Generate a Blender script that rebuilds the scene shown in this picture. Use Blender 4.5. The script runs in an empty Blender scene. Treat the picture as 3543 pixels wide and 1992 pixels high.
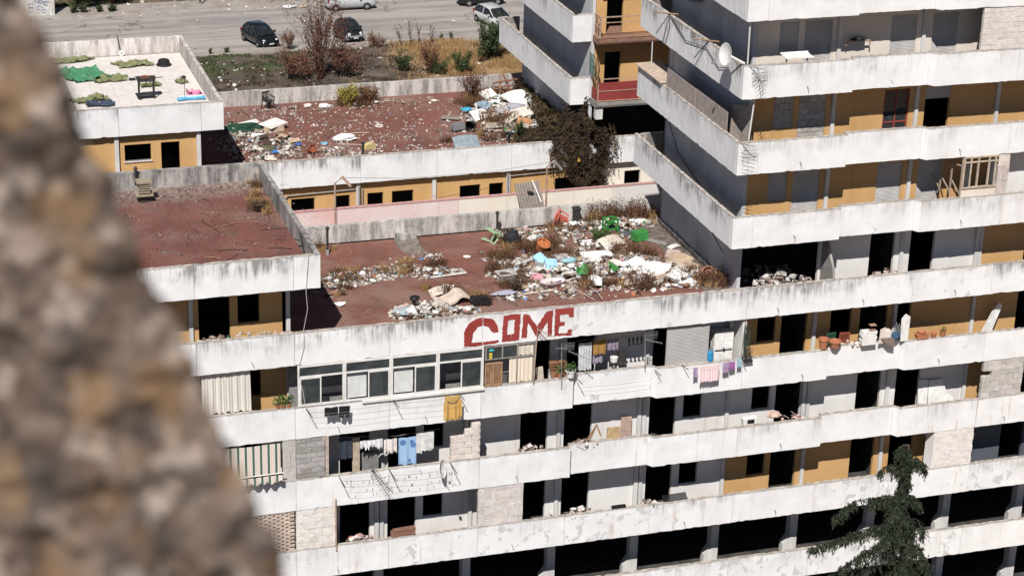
import bpy, math, random
from mathutils import Vector, Matrix, noise as mnoise
random.seed(7)
sc = bpy.context.scene
COL = sc.collection
# ---------------------------------------------------------------- camera
# metres: x along the facades (right), y away from the viewer, z up; z = 0 is the top of the terrace parapet
cam_d = bpy.data.cameras.new('camera'); cam = bpy.data.objects.new('camera', cam_d); COL.objects.link(cam)
yaw, pitch, roll = 0.319495, 0.387044, 0.029296
fw = Vector((math.sin(yaw)*math.cos(pitch), math.cos(yaw)*math.cos(pitch), -math.sin(pitch)))
r0 = Vector((math.cos(yaw), -math.sin(yaw), 0)); u0 = r0.cross(fw)
rt = math.cos(roll)*r0 + math.sin(roll)*u0; up = -math.sin(roll)*r0 + math.cos(roll)*u0
CAM = Vector((-32.844, -70.0, 31.01))
cam.matrix_world = Matrix.Translation(CAM) @ Matrix((rt, up, -fw)).transposed().to_4x4()
cam_d.sensor_width = 36.0; cam_d.lens = 74.78; cam_d.clip_start = 0.05; cam_d.clip_end = 1500
cam_d.dof.use_dof = True; cam_d.dof.focus_distance = 92.0; cam_d.dof.aperture_fstop = 5.2
sc.camera = cam
# ---------------------------------------------------------------- sky, sun, exposure
SUN = Vector((1.46, 2.80, -3.72)).normalized()
world = bpy.data.worlds.new('World'); sc.world = world; world.use_nodes = True
wn = world.node_tree.nodes; wl = world.node_tree.links
sky = wn.new('ShaderNodeTexSky'); sky.sky_type = 'NISHITA'; sky.sun_disc = False
sky.sun_elevation = math.asin(-SUN.z); sky.sun_rotation = math.atan2(-SUN.x, -SUN.y) % (2*math.pi)
sky.air_density = 0.5; sky.dust_density = 0.5
wl.new(sky.outputs[0], wn['Background'].inputs[0]); wn['Background'].inputs[1].default_value = 0.05
sun_d = bpy.data.lights.new('sun', 'SUN'); sun_d.energy = 5.0; sun_d.angle = math.radians(0.5); sun_d.color = (1.0, 0.955, 0.90)
sun = bpy.data.objects.new('sun', sun_d); COL.objects.link(sun)
sun.rotation_euler = SUN.to_track_quat('-Z', 'Y').to_euler(); sun.location = (-60, -60, 80)
sc.view_settings.view_transform = 'Standard'; sc.view_settings.look = 'None'
sc.view_settings.exposure = 0.27; sc.view_settings.gamma = 1.0; sc.view_settings.use_curve_mapping = False
sc.cycles.max_bounces = 5; sc.cycles.diffuse_bounces = 3; sc.cycles.glossy_bounces = 2; sc.cycles.transparent_max_bounces = 8

# ---------------------------------------------------------------- mesh helpers
WL = {}
def R(a, b): return random.uniform(a, b)
class MB:
    def __init__(s): s.v = []; s.f = []; s.m = []; s.c = []; s.mi = 0; s.col = None
    def face(s, idx):
        s.f.append(tuple(idx)); s.m.append(s.mi); s.c.append(s.col)
    def add(s, vs, fs):
        b = len(s.v); s.v.extend([tuple(p) for p in vs])
        for f in fs: s.face([b+i for i in f])
    def quad(s, a, b, c, d): s.add((a, b, c, d), ((0, 1, 2, 3),))
    def box(s, x0, x1, y0, y1, z0, z1):
        s.add([(x, y, z) for z in (z0, z1) for y in (y0, y1) for x in (x0, x1)],
              ((0, 2, 3, 1), (4, 5, 7, 6), (0, 1, 5, 4), (2, 6, 7, 3), (0, 4, 6, 2), (1, 3, 7, 5)))
    def obox(s, c, ax, h):
        c = Vector(c); A = [Vector(a)*k for a, k in zip(ax, h)]
        s.add([c+i*A[0]+j*A[1]+k*A[2] for k in (-1, 1) for j in (-1, 1) for i in (-1, 1)],
              ((0, 2, 3, 1), (4, 5, 7, 6), (0, 1, 5, 4), (2, 6, 7, 3), (0, 4, 6, 2), (1, 3, 7, 5)))
    def bar(s, a, b, w, t=None, upv=(0, 0, 1)):
        a = Vector(a); b = Vector(b); d = b-a; L = d.length
        if L < 1e-6: return
        d /= L; u = Vector(upv)
        if abs(d.dot(u)) > .98: u = Vector((1, 0, 0))
        n = d.cross(u).normalized(); u = n.cross(d)
        s.obox((a+b)/2, (d, n, u), (L/2, w/2, (t or w)/2))
    def tube(s, pts, r, n=6, r1=None, caps=True):
        pts = [Vector(p) for p in pts]; N = len(pts); b = len(s.v)
        for i, p in enumerate(pts):
            d = (pts[min(i+1, N-1)]-pts[max(i-1, 0)])
            d = d.normalized() if d.length > 1e-9 else Vector((0, 0, 1))
            u = Vector((0, 0, 1)) if abs(d.z) < .95 else Vector((1, 0, 0))
            a = d.cross(u).normalized(); c = d.cross(a)
            rr = r if r1 is None else r+(r1-r)*i/max(1, N-1)
            for k in range(n):
                t = 2*math.pi*k/n; s.v.append(tuple(p+a*math.cos(t)*rr+c*math.sin(t)*rr))
        for i in range(N-1):
            for k in range(n):
                s.face((b+i*n+k, b+i*n+(k+1) % n, b+(i+1)*n+(k+1) % n, b+(i+1)*n+k))
        if caps and n > 2:
            s.face([b+k for k in range(n)][::-1]); s.face([b+(N-1)*n+k for k in range(n)])
    def lathe(s, prof, c=(0, 0, 0), n=12, ax=None):
        c = Vector(c); b = len(s.v); Z = Vector(ax or (0, 0, 1)).normalized()
        X = Z.orthogonal().normalized() if ax else Vector((1, 0, 0)); Y = Z.cross(X)
        for r, z in prof:
            for k in range(n):
                t = 2*math.pi*k/n; s.v.append(tuple(c+X*math.cos(t)*r+Y*math.sin(t)*r+Z*z))
        for i in range(len(prof)-1):
            for k in range(n):
                s.face((b+i*n+k, b+i*n+(k+1) % n, b+(i+1)*n+(k+1) % n, b+(i+1)*n+k))
    def poly(s, pts, off):            # extruded polygon
        off = Vector(off); n = len(pts); P = [Vector(p) for p in pts]
        s.add(P+[p+off for p in P], [list(range(n))[::-1], [n+i for i in range(n)]]+[(i, (i+1) % n, n+(i+1) % n, n+i) for i in range(n)])
    def mesh(s, name, smooth=False):
        me = bpy.data.meshes.new(name); me.from_pydata(s.v, [], s.f)
        if any(s.m): me.polygons.foreach_set('material_index', s.m)
        if smooth: me.polygons.foreach_set('use_smooth', [True]*len(s.f))
        if any(c is not None for c in s.c):
            at = me.attributes.new('tint', 'FLOAT_COLOR', 'FACE')
            fl = []
            for c in s.c: fl.extend((c or (.5, .5, .5))); fl.append(1.0)
            at.data.foreach_set('color', fl)
        me.update(); return me
    def build(s, name, mats, parent=None, origin=None, local=False, smooth=False, color=None):
        if not isinstance(mats, (list, tuple)): mats = [mats]
        o3 = Vector(origin) if origin is not None else Vector((0, 0, 0))
        if o3.length and not local: s.v = [(a-o3.x, b-o3.y, c-o3.z) for a, b, c in s.v]
        me = s.mesh(name, smooth)
        for m in mats: me.materials.append(m)
        return link(name, me, parent, o3, local, color)
def link(name, me, parent=None, o3=Vector((0, 0, 0)), local=False, color=None, rz=0.0):
    o = bpy.data.objects.new(name, me); COL.objects.link(o)
    if parent is not None:
        o.parent = parent
        o.location = Vector(o3) if local else Vector(o3)-WL.get(parent.name, Vector((0, 0, 0)))
    else: o.location = o3
    if rz: o.rotation_euler.z = rz
    WL[o.name] = Vector(o3) if not local else Vector((0, 0, 0))
    if color: o.color = color
    return o
def tag(o, label, cat, group=None, kind=None):
    if label: o['label'] = label
    if cat: o['category'] = cat
    if group: o['group'] = group
    if kind: o['kind'] = kind
    return o
def thing(name, label, cat, loc=(0, 0, 0), rz=0.0, group=None):
    o = bpy.data.objects.new(name, None); COL.objects.link(o); o.location = loc; o.rotation_euler.z = rz
    o.empty_display_size = .2; WL[o.name] = Vector(loc)
    return tag(o, label, cat, group)
def dup(o, loc, rz=0.0, scale=None, label=None, group=None):
    c = o.copy(); COL.objects.link(c); c.location = loc
    e = o.rotation_euler.copy(); e.z = rz; c.rotation_euler = e
    if scale: c.scale = scale if hasattr(scale, '__len__') else (scale,)*3
    if label: c['label'] = label
    if group: c['group'] = group
    for ch in o.children:
        d = ch.copy(); COL.objects.link(d); d.parent = c
        for g in ch.children:
            h = g.copy(); COL.objects.link(h); h.parent = d
    return c

# ---------------------------------------------------------------- material helpers
class NT:
    def __init__(s, name, rough=.85):
        s.mat = bpy.data.materials.new(name); s.mat.use_nodes = True
        s.n = s.mat.node_tree.nodes; s.l = s.mat.node_tree.links
        s.b = s.n['Principled BSDF']; s.b.inputs['Roughness'].default_value = rough
        s.b.inputs['Specular IOR Level'].default_value = 0.25
    def node(s, t, **kw):
        x = s.n.new(t)
        for k, v in kw.items(): setattr(x, k, v)
        return x
    def lk(s, a, b): s.l.new(a, b)
    def setv(s, sock, v):
        if hasattr(v, 'is_output') or isinstance(v, bpy.types.NodeSocket): s.l.new(v, sock)
        else: sock.default_value = v
    def coord(s, kind='Object', scale=(1, 1, 1), rnd=False, rot=(0, 0, 0)):
        if kind == 'World': c = s.node('ShaderNodeNewGeometry').outputs['Position']
        else: c = s.node('ShaderNodeTexCoord').outputs[kind]
        mp = s.node('ShaderNodeMapping'); mp.inputs['Scale'].default_value = scale; mp.inputs['Rotation'].default_value = rot
        s.lk(c, mp.inputs['Vector'])
        if rnd:
            oi = s.node('ShaderNodeObjectInfo'); m = s.node('ShaderNodeMath', operation='MULTIPLY'); m.inputs[1].default_value = 93.7
            s.lk(oi.outputs['Random'], m.inputs[0])
            ad = s.node('ShaderNodeVectorMath', operation='ADD'); s.lk(mp.outputs[0], ad.inputs[0]); s.lk(m.outputs[0], ad.inputs[1])
            return ad.outputs[0]
        return mp.outputs[0]
    def noise(s, vec, scale=1.0, detail=4.0, rough=.55, dist=0.0):
        x = s.node('ShaderNodeTexNoise'); s.lk(vec, x.inputs['Vector'])
        x.inputs['Scale'].default_value = scale; x.inputs['Detail'].default_value = detail
        x.inputs['Roughness'].default_value = rough; x.inputs['Distortion'].default_value = dist
        return x.outputs['Fac']
    def ramp(s, v, a, b):       # smooth 0..1 between a and b
        x = s.node('ShaderNodeMapRange', interpolation_type='SMOOTHSTEP'); s.lk(v, x.inputs['Value'])
        s.setv(x.inputs['From Min'], a); s.setv(x.inputs['From Max'], b); return x.outputs[0]
    def math(s, op, a, b=0.0):
        x = s.node('ShaderNodeMath', operation=op); s.setv(x.inputs[0], a); s.setv(x.inputs[1], b); return x.outputs[0]
    def mix(s, f, a, b):
        x = s.node('ShaderNodeMix', data_type='RGBA'); s.setv(x.inputs['Factor'], f)
        for sock, v in ((x.inputs['A'], a), (x.inputs['B'], b)):
            s.setv(sock, (*v, 1.0) if isinstance(v, tuple) and len(v) == 3 else v)
        return x.outputs['Result']
    def bump(s, v, strength=.3, dist=.02):
        x = s.node('ShaderNodeBump'); s.lk(v, x.inputs['Height']); x.inputs['Strength'].default_value = strength; x.inputs['Distance'].default_value = dist
        s.lk(x.outputs[0], s.b.inputs['Normal'])
    def done(s, colour): s.setv(s.b.inputs['Base Color'], (*colour, 1.0) if isinstance(colour, tuple) else colour); return s.mat
def simple(name, c1, c2=None, scale=3.0, rough=.8, bump=.15, bscale=40.0, metal=0.0, stretch=(1, 1, 1)):
    t = NT(name, rough); t.b.inputs['Metallic'].default_value = metal
    if c2 is None: c2 = tuple(x*.72 for x in c1)
    v = t.coord('Object', stretch, rnd=True)
    f = t.ramp(t.noise(v, scale, 5, .6), .32, .68)
    if bump: t.bump(t.noise(v, bscale, 3), bump, .01)
    return t.done(t.mix(f, c1, c2))
def tinted(name, rough=.8):
    t = NT(name, rough); a = t.node('ShaderNodeAttribute'); a.attribute_name = 'tint'
    v = t.coord('World'); f = t.noise(v, 9, 3)
    dark = t.node('ShaderNodeMix', data_type='RGBA', blend_type='MULTIPLY'); dark.inputs['Factor'].default_value = 1.0
    t.lk(a.outputs['Color'], dark.inputs['A']); t.setv(dark.inputs['B'], t.mix(t.ramp(f, .3, .7), (1.0, 1.0, 1.0), (.78, .75, .72)))
    return t.done(dark.outputs['Result'])
# ---------------------------------------------------------------- materials of the place
def mat_panel():      # white painted precast panels; object colour: r grime from the top edge, g bare patches, b rust runs
    t = NT('white_painted_concrete', .82); oi = t.node('ShaderNodeObjectInfo')
    sep = t.node('ShaderNodeSeparateColor'); t.lk(oi.outputs['Color'], sep.inputs[0])
    raw = t.node('ShaderNodeTexCoord').outputs['Object']; sx = t.node('ShaderNodeSeparateXYZ'); t.lk(raw, sx.inputs[0])
    v = t.coord('Object', (1, 1, 1), rnd=True); vs = t.coord('Object', (5.5, 5.5, .42), rnd=True); vr = t.coord('Object', (3.0, 3.0, .10), rnd=True)
    vf = t.coord('Object', (15, 15, .9), rnd=True)
    base = t.mix(t.ramp(t.noise(v, .9, 4), .3, .75), (.74, .745, .755), (.655, .655, .66))
    # dark water runs hanging from the top edge
    depth = t.math('ADD', sx.outputs['Z'], t.math('MULTIPLY', t.noise(vs, 1.0, 3), 1.15))     # 0 at top
    hang = t.ramp(depth, -.30, .52)
    st = t.math('MULTIPLY', hang, t.ramp(t.noise(vs, 1.4, 5, .65), .30, .72))
    st = t.math('MULTIPLY', st, t.ramp(t.noise(v, .9, 3), .38, .62))
    fine = t.math('MULTIPLY', t.ramp(t.noise(vf, 1, 3), .45, .75), t.ramp(sx.outputs['Z'], -.9, .0))
    g = t.math('MULTIPLY', t.math('ADD', st, t.math('MULTIPLY', fine, .35)), t.math('MULTIPLY', t.math('POWER', sep.outputs[0], 1.4), 1.5))
    g = t.math('MINIMUM', g, .88)
    c = t.mix(g, base, (.20, .195, .19))
    edge = t.ramp(t.math('ADD', sx.outputs['Z'], t.math('MULTIPLY', t.noise(v, 7, 3), .12)), -.035, .055)
    c = t.mix(t.math('MULTIPLY', edge, .85), c, (.27, .24, .215))
    # bare grey patches with a hard edge
    pn = t.noise(v, 2.3, 6, .58, .4); thr = t.math('SUBTRACT', .80, t.math('MULTIPLY', sep.outputs[1], .23))
    c = t.mix(t.math('MULTIPLY', t.ramp(pn, thr, t.math('ADD', thr, .03)), .8), c, (.47, .47, .475))
    ru = t.math('MULTIPLY', t.ramp(t.noise(vr, 1.3, 3), .57, .68), t.ramp(t.noise(v, 1.3, 3), .35, .6))
    c = t.mix(t.math('MULTIPLY', ru, t.math('MULTIPLY', sep.outputs[2], .75)), c, (.42, .29, .20))
    geo = t.node('ShaderNodeNewGeometry'); nz = t.node('ShaderNodeSeparateXYZ'); t.lk(geo.outputs['Normal'], nz.inputs[0])
    c = t.mix(t.ramp(nz.outputs['Z'], .5, .8), c, t.mix(t.ramp(t.noise(v, 5, 5), .35, .65), (.50, .455, .41), (.27, .24, .215)))
    t.bump(t.math('ADD', t.noise(v, 30, 4), t.math('MULTIPLY', t.noise(v, 4, 3), .7)), .22, .012)
    return t.done(c)
def mat_wall(name, c1, c2, stain=(.30, .24, .18), amt=.5, rough=.88):
    t = NT(name, rough); v = t.coord('World'); vs = t.coord('World', (2.6, 2.6, .22))
    c = t.mix(t.ramp(t.noise(v, .7, 5), .3, .7), c1, c2)
    k = t.math('MULTIPLY', t.ramp(t.noise(vs, 1.1, 4), .56, .78), amt)
    c = t.mix(k, c, stain)
    c = t.mix(t.math('MULTIPLY', t.ramp(t.noise(v, 1.9, 6, .6), .66, .685), amt*.8), c, tuple(x*.72 for x in c1))
    t.bump(t.noise(v, 28, 4), .18, .01)
    return t.done(c)
def mat_weathered(name='weathered_concrete', light=(.47, .445, .43), dark=(.10, .097, .094)):
    t = NT(name, .9); v = t.coord('World'); vs = t.coord('World', (3.4, 3.4, .55))
    c = t.mix(t.ramp(t.noise(v, .55, 3), .3, .7), light, tuple(x*.83 for x in light))
    k = t.math('ADD', t.math('MULTIPLY', t.ramp(t.noise(vs, 1.0, 6, .66), .34, .66), .80), t.math('MULTIPLY', t.ramp(t.noise(v, 6, 6, .7), .5, .7), .35))
    c = t.mix(t.math('MINIMUM', k, .92), c, dark)
    c = t.mix(t.math('MULTIPLY', t.ramp(t.noise(v, 1.4, 4), .62, .66), .5), c, (.56, .47, .44))
    t.bump(t.noise(v, 22, 5), .35, .015)
    return t.done(c)
def mat_deck(name, red=(.215, .072, .058), tiles=True, litter=.5, band=None):
    t = NT(name, .9); v = t.coord('World')
    c = t.mix(t.ramp(t.noise(v, .5, 4), .3, .7), red, tuple(x*.80 for x in red))
    if tiles:
        br = t.node('ShaderNodeTexBrick'); br.offset = .5
        t.lk(t.coord('World', (1, 1, 0), rot=(0, 0, math.pi/2)), br.inputs['Vector'])
        br.inputs['Scale'].default_value = 1.0; br.inputs['Brick Width'].default_value = .26; br.inputs['Row Height'].default_value = .13
        br.inputs['Mortar Size'].default_value = .011; br.inputs['Mortar Smooth'].default_value = .6; br.inputs['Bias'].default_value = 0
        br.inputs['Color1'].default_value = (.85, .85, .85, 1); br.inputs['Color2'].default_value = (1.12, 1.1, 1.08, 1); br.inputs['Mortar'].default_value = (1, 1, 1, 1)
        mu = t.node('ShaderNodeMix', data_type='RGBA', blend_type='MULTIPLY'); mu.inputs['Factor'].default_value = .6
        t.lk(c, mu.inputs['A']); t.lk(br.outputs['Color'], mu.inputs['B']); c = mu.outputs['Result']
        jo = t.math('MULTIPLY', br.outputs['Fac'], t.ramp(t.noise(v, .75, 5, .65), .42, .60))
        c = t.mix(t.math('MULTIPLY', jo, .55), c, (.46, .34, .30))
        cr = t.node('ShaderNodeTexVoronoi', feature='DISTANCE_TO_EDGE'); cr.inputs['Scale'].default_value = .42
        t.lk(t.coord('World', (1, 1, 1)), cr.inputs['Vector'])
        c = t.mix(t.math('MULTIPLY', t.math('MULTIPLY', t.ramp(cr.outputs['Distance'], .007, .002), t.ramp(t.noise(v, .6, 3), .5, .6)), .45), c, (.40, .30, .27))
    d = t.ramp(t.noise(v, 1.1, 7, .68), .52, .70)
    c = t.mix(t.math('MULTIPLY', d, litter), c, (.125, .080, .062))
    s2 = t.ramp(t.noise(v, 9, 6, .7), .60, .72)
    c = t.mix(t.math('MULTIPLY', s2, litter), c, (.07, .05, .042))
    pale = t.ramp(t.noise(v, 13, 4, .7), .66, .72)
    c = t.mix(t.math('MULTIPLY', pale, .55*litter), c, (.46, .38, .34))
    if band:                       # pale mortar bed along the rear parapet, world y from..to
        sx = t.node('ShaderNodeSeparateXYZ'); t.lk(v, sx.inputs[0])
        y = t.math('ADD', sx.outputs['Y'], t.math('MULTIPLY', t.noise(v, .9, 5), 2.4))
        k = t.math('MULTIPLY', t.ramp(y, band[0]+1.2, band[1]+1.2), .75)
        c = t.mix(k, c, t.mix(t.ramp(t.noise(v, 7, 6, .7), .4, .62), (.33, .27, .245), (.10, .075, .065)))
    dust = t.ramp(t.noise(v, .38, 6, .62), .44, .68)
    c = t.mix(t.math('MULTIPLY', dust, .55), c, (.225, .150, .125))
    c = t.mix(t.math('MULTIPLY', t.ramp(t.noise(t.coord('World', (.9, .35, 1)), 1.0, 5, .6), .56, .72), .5), c, (.085, .052, .042))
    t.bump(t.noise(v, 16, 5), .4, .02)
    return t.done(c)
def mat_asphalt():
    t = NT('bleached_asphalt', .93); v = t.coord('World'); vl = t.coord('World', (.05, .6, 1))
    c = t.mix(t.ramp(t.noise(vl, 1.0, 4), .38, .62), (.335, .306, .288), (.235, .215, .205))
    c = t.mix(t.math('MULTIPLY', t.ramp(t.noise(v, .35, 5), .5, .7), .5), c, (.36, .32, .295))
    cr = t.node('ShaderNodeTexVoronoi', feature='DISTANCE_TO_EDGE'); cr.inputs['Scale'].default_value = .16
    dv = t.node('ShaderNodeVectorMath', operation='ADD'); t.lk(t.coord('World', (.5, 1.6, 1)), dv.inputs[0])
    nz = t.node('ShaderNodeTexNoise'); nz.inputs['Scale'].default_value = .8; t.lk(v, nz.inputs['Vector']); t.lk(nz.outputs['Color'], dv.inputs[1]); t.lk(dv.outputs[0], cr.inputs['Vector'])
    c = t.mix(t.math('MULTIPLY', t.ramp(cr.outputs['Distance'], .011, .003), .7), c, (.13, .115, .108))
    c = t.mix(t.math('MULTIPLY', t.ramp(t.noise(v, 3, 4), .66, .72), .4), c, (.16, .145, .135))
    t.bump(t.noise(v, 30, 3), .3, .01); return t.done(c)
def mat_soil():
    t = NT('dry_soil', .97); v = t.coord('World')
    sx = t.node('ShaderNodeSeparateXYZ'); t.lk(v, sx.inputs[0])
    c = t.mix(t.ramp(t.noise(v, .35, 6, .65), .35, .65), (.060, .048, .040), (.130, .098, .074))
    c = t.mix(t.math('MULTIPLY', t.ramp(t.noise(v, 3.5, 6, .7), .52, .68), .6), c, (.20, .165, .135))
    g = t.math('MULTIPLY', t.ramp(t.noise(v, .6, 5), .42, .6), t.ramp(sx.outputs['X'], 3.0, -3.0))
    c = t.mix(t.math('MULTIPLY', g, t.ramp(sx.outputs['Y'], 73.5, 77.5)), c, (.060, .078, .034))
    c = t.mix(t.math('MULTIPLY', t.ramp(t.math('ADD', sx.outputs['X'], t.math('MULTIPLY', t.noise(v, .5, 4), 5)), 8.0, 10.5), .8), c, (.33, .225, .125))
    t.bump(t.noise(v, 5, 6, .7), .9, .08); return t.done(c)
def mat_glass(name='window_glass', tint=(.035, .042, .045)):
    t = NT(name, .06); t.b.inputs['Specular IOR Level'].default_value = .6; t.b.inputs['Alpha'].default_value = .62
    v = t.coord('Object'); return t.done(t.mix(t.ramp(t.noise(v, 2, 3), .3, .8), tint, tuple(x*2.2 for x in tint)))
def mat_block():
    t = NT('concrete_block', .92); v = t.coord('Object', (1, 1, 1), rnd=True); oi = t.node('ShaderNodeObjectInfo')
    sc_ = t.node('ShaderNodeMix', data_type='RGBA', blend_type='MULTIPLY'); sc_.inputs['Factor'].default_value = 1
    t.lk(oi.outputs['Color'], sc_.inputs['A']); t.setv(sc_.inputs['B'], t.mix(t.ramp(t.noise(v, 2.2, 5, .6), .35, .68), (1.0, 1.0, 1.0), (.80, .775, .755)))
    t.bump(t.noise(v, 18, 4), .25, .01); return t.done(sc_.outputs['Result'])
def mat_leaf(name, c1, c2, scale=3.0, rough=.6):
    t = NT(name, rough); v = t.coord('World'); oi = t.node('ShaderNodeObjectInfo')
    f = t.math('ADD', t.math('MULTIPLY', t.noise(v, scale, 4), .8), t.math('MULTIPLY', oi.outputs['Random'], .25))
    return t.done(t.mix(t.ramp(f, .35, .78), c1, c2))
def mat_stripe(name, cols, period, axis='X', coord='Object'):
    t = NT(name, .85); raw = t.node('ShaderNodeTexCoord').outputs[coord]; sx = t.node('ShaderNodeSeparateXYZ'); t.lk(raw, sx.inputs[0])
    fr = t.math('FRACT', t.math('DIVIDE', sx.outputs[axis], period)); c = cols[0][1]
    for lim, cc in cols[1:]:
        c = t.mix(t.math('GREATER_THAN', fr, lim), c, cc)
    return t.done(c)
MPANEL = mat_panel()
MWHITE = mat_wall('white_plaster', (.70, .685, .675), (.62, .60, .58), (.46, .33, .23), .45)
MCREAM = mat_wall('cream_plaster', (.68, .61, .545), (.61, .545, .48), (.40, .33, .27), .25)
MYEL = mat_wall('ochre_plaster', (.55, .340, .152), (.49, .295, .126), (.28, .165, .065), .3)
MSIDE = mat_wall('grey_painted_side_wall', (.56, .565, .585), (.43, .435, .45), (.22, .215, .22), .6)
MBLUEW = mat_wall('slate_blue_plaster', (.10, .115, .14), (.08, .09, .11), (.05, .05, .06), .3)
MPINK = mat_wall('pink_plaster', (.66, .40, .39), (.70, .58, .56), (.62, .33, .32), .7)
MPINKW = mat_wall('pale_pink_plaster', (.70, .60, .58), (.66, .50, .49), (.60, .38, .37), .8)
MBEIGE = mat_wall('beige_plaster', (.76, .70, .62), (.70, .63, .55), (.45, .38, .32), .35)
MWEATH = mat_weathered(); MWEATH2 = mat_weathered('stained_parapet_concrete', (.58, .55, .53), (.16, .15, .142))
MPARD = mat_weathered('black_stained_parapet', (.40, .38, .365), (.075, .072, .07))
MSLAB = simple('bare_concrete', (.30, .285, .27), (.22, .205, .195), 2, .92, .3, 25)
MINNER = mat_weathered('shade_darkened_inner_parapet', (.30, .275, .26), (.12, .11, .105)); MFLOOR = simple('shade_darkened_balcony_floor', (.15, .135, .12), (.09, .08, .075), 2, .95, .3, 25)  # weathered tones taken darker, so the colour itself deepens the balcony shade
MDARK = simple('shade_dark_interior', (.07, .066, .063), (.035, .033, .032), 1.5, .95, 0)  # near-black colour stands in for the shade of the rooms
MPOST = simple('post_concrete', (.62, .61, .60), (.50, .49, .48), 2.5, .9, .25, 30, stretch=(1, 1, .3))
MDECKA = mat_deck('red_terrace_tiles', (.192, .082, .063), True, .45)
MDECKL = mat_deck('red_roof_felt', (.170, .069, .056), False, 1.0, band=(8.2, 9.8))
MDECKB = mat_deck('red_roof_coating', (.188, .078, .061), False, .55)
MASPH = mat_asphalt(); MSOIL = mat_soil(); MGLASS = mat_glass(); MBLOCK = mat_block()
MSHUT = simple('grey_roller_shutter', (.46, .45, .44), (.38, .37, .365), 2, .6, .1)
MFRAME = simple('white_window_frame', (.70, .69, .67), (.60, .585, .56), 3, .5, .05)
MRUST = simple('rusty_iron', (.30, .17, .11), (.42, .33, .27), 6, .85, .3)
MIRON = simple('dark_iron', (.022, .022, .024), (.05, .045, .042), 5, .6, .2)
MGALV = simple('galvanised_metal', (.36, .36, .37), (.24, .24, .25), 8, .45, .1, metal=.4)
MTINT = tinted('mixed_rubbish', .8)
MRED = simple('red_painted_sheet', (.255, .045, .042), (.20, .036, .034), 1.6, .75, .15)
MREDP = mat_wall('red_wall_paint', (.30, .048, .040), (.235, .036, .030), (.42, .16, .14), .55)
MWOOD = simple('old_wood', (.34, .225, .135), (.22, .14, .085), 4, .85, .3, stretch=(1, 1, 8))
def plain(name, c, rough=.6, c2=None): return simple(name, c, c2 or tuple(x*.8 for x in c), 5, rough, .08)
MWHITEP = plain('white_plastic', (.78, .77, .75), .5); MBLACKP = plain('black_plastic', (.018, .018, .02), .45); MGREENP = plain('green_plastic', (.045, .23, .055), .5)
MTERRA = plain('terracotta', (.42, .16, .08), .8, (.36, .15, .085)); MGREYP = plain('grey_plastic', (.24, .245, .255), .5); MBLUEP = plain('blue_plastic', (.06, .22, .52), .5)
# ================================================================ ground, road, pavements
def lin(a, b, n): return [a+(b-a)*i/n for i in range(n+1)]
gx = [-400, -120, -40]+lin(-20, 28, 96)+[60, 150, 400]; gy = [-300, -60, 8, 28, 50]+lin(66, 81.0, 34)+[81.6, 94.6, 95.4, 120, 200, 700]
def gz(x, y):
    if y <= 8: return -18.0
    if y <= 28: return -18.0+5.05*(y-8)/20
    if y < 81.3: return -12.95+(.28*(mnoise.noise((x*.45, y*.45, 3))+.6*mnoise.noise((x*1.4, y*1.4, 9))) if -19 < x < 27 and 66 < y < 80.6 else 0)
    if y < 95: return -13.12
    return -12.93
b = MB(); nx = len(gx)
b.v = [(x, y, gz(x, y)) for y in gy for x in gx]
for j in range(len(gy)-1):
    for i in range(nx-1): b.face((j*nx+i, j*nx+i+1, (j+1)*nx+i+1, (j+1)*nx+i))
tag(b.build('ground', MSOIL, smooth=True), 'dry littered soil behind the rear apartment block', 'ground', kind='structure')
b = MB(); b.box(-300, 300, 81.85, 93.55, -13.10, -13.0)
tag(b.build('road', MASPH), 'bleached grey asphalt street with parked cars', 'road', kind='structure')
MPAVE = simple('pavement_concrete', (.33, .295, .265), (.24, .21, .185), .8, .93, .4, 12)
for nm, y0, y1, z, lab in (('pavement', 80.75, 81.68, -12.88, 'narrow concrete pavement on the near side of the street'), ('pavement', 93.72, 96.6, -12.86, 'littered pavement on the far side of the street')):
    b = MB(); b.box(-300, 300, y0, y1, z-.2, z); tag(b.build(nm, MPAVE), lab, 'pavement', kind='structure')
MKERB = simple('kerb_stone', (.40, .37, .345), (.30, .27, .25), 2, .92, .3, 20)
for y0, lab in ((81.69, 'kerb along the near pavement'), (93.56, 'kerb along the far pavement')):
    k = tag(thing('kerb', lab, 'kerb', (0, y0, -13.1)), None, None, kind='structure')
    bb = MB(); bb.box(0, 1.19, 0, .15, -.1, .25); me = bb.mesh('kerb_stone'); me.materials.append(MKERB)
    for i in range(-24, 26):
        o = link('kerb_stone', me, k, (i*1.2, 0, R(-.012, .012)), local=True); o.rotation_euler.z = R(-.006, .006)
b = MB(); b.box(-12, -6.2, 85.5, 85.62, -13.0, -12.996); b.box(-5.6, 1.0, 85.45, 85.57, -13.0, -12.996)
tag(b.build('lane_marking', simple('worn_road_paint', (.42, .40, .38), (.30, .28, .26), 3, .9, 0)), 'worn pale lane line on the street', 'road marking', kind='structure')

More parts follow.
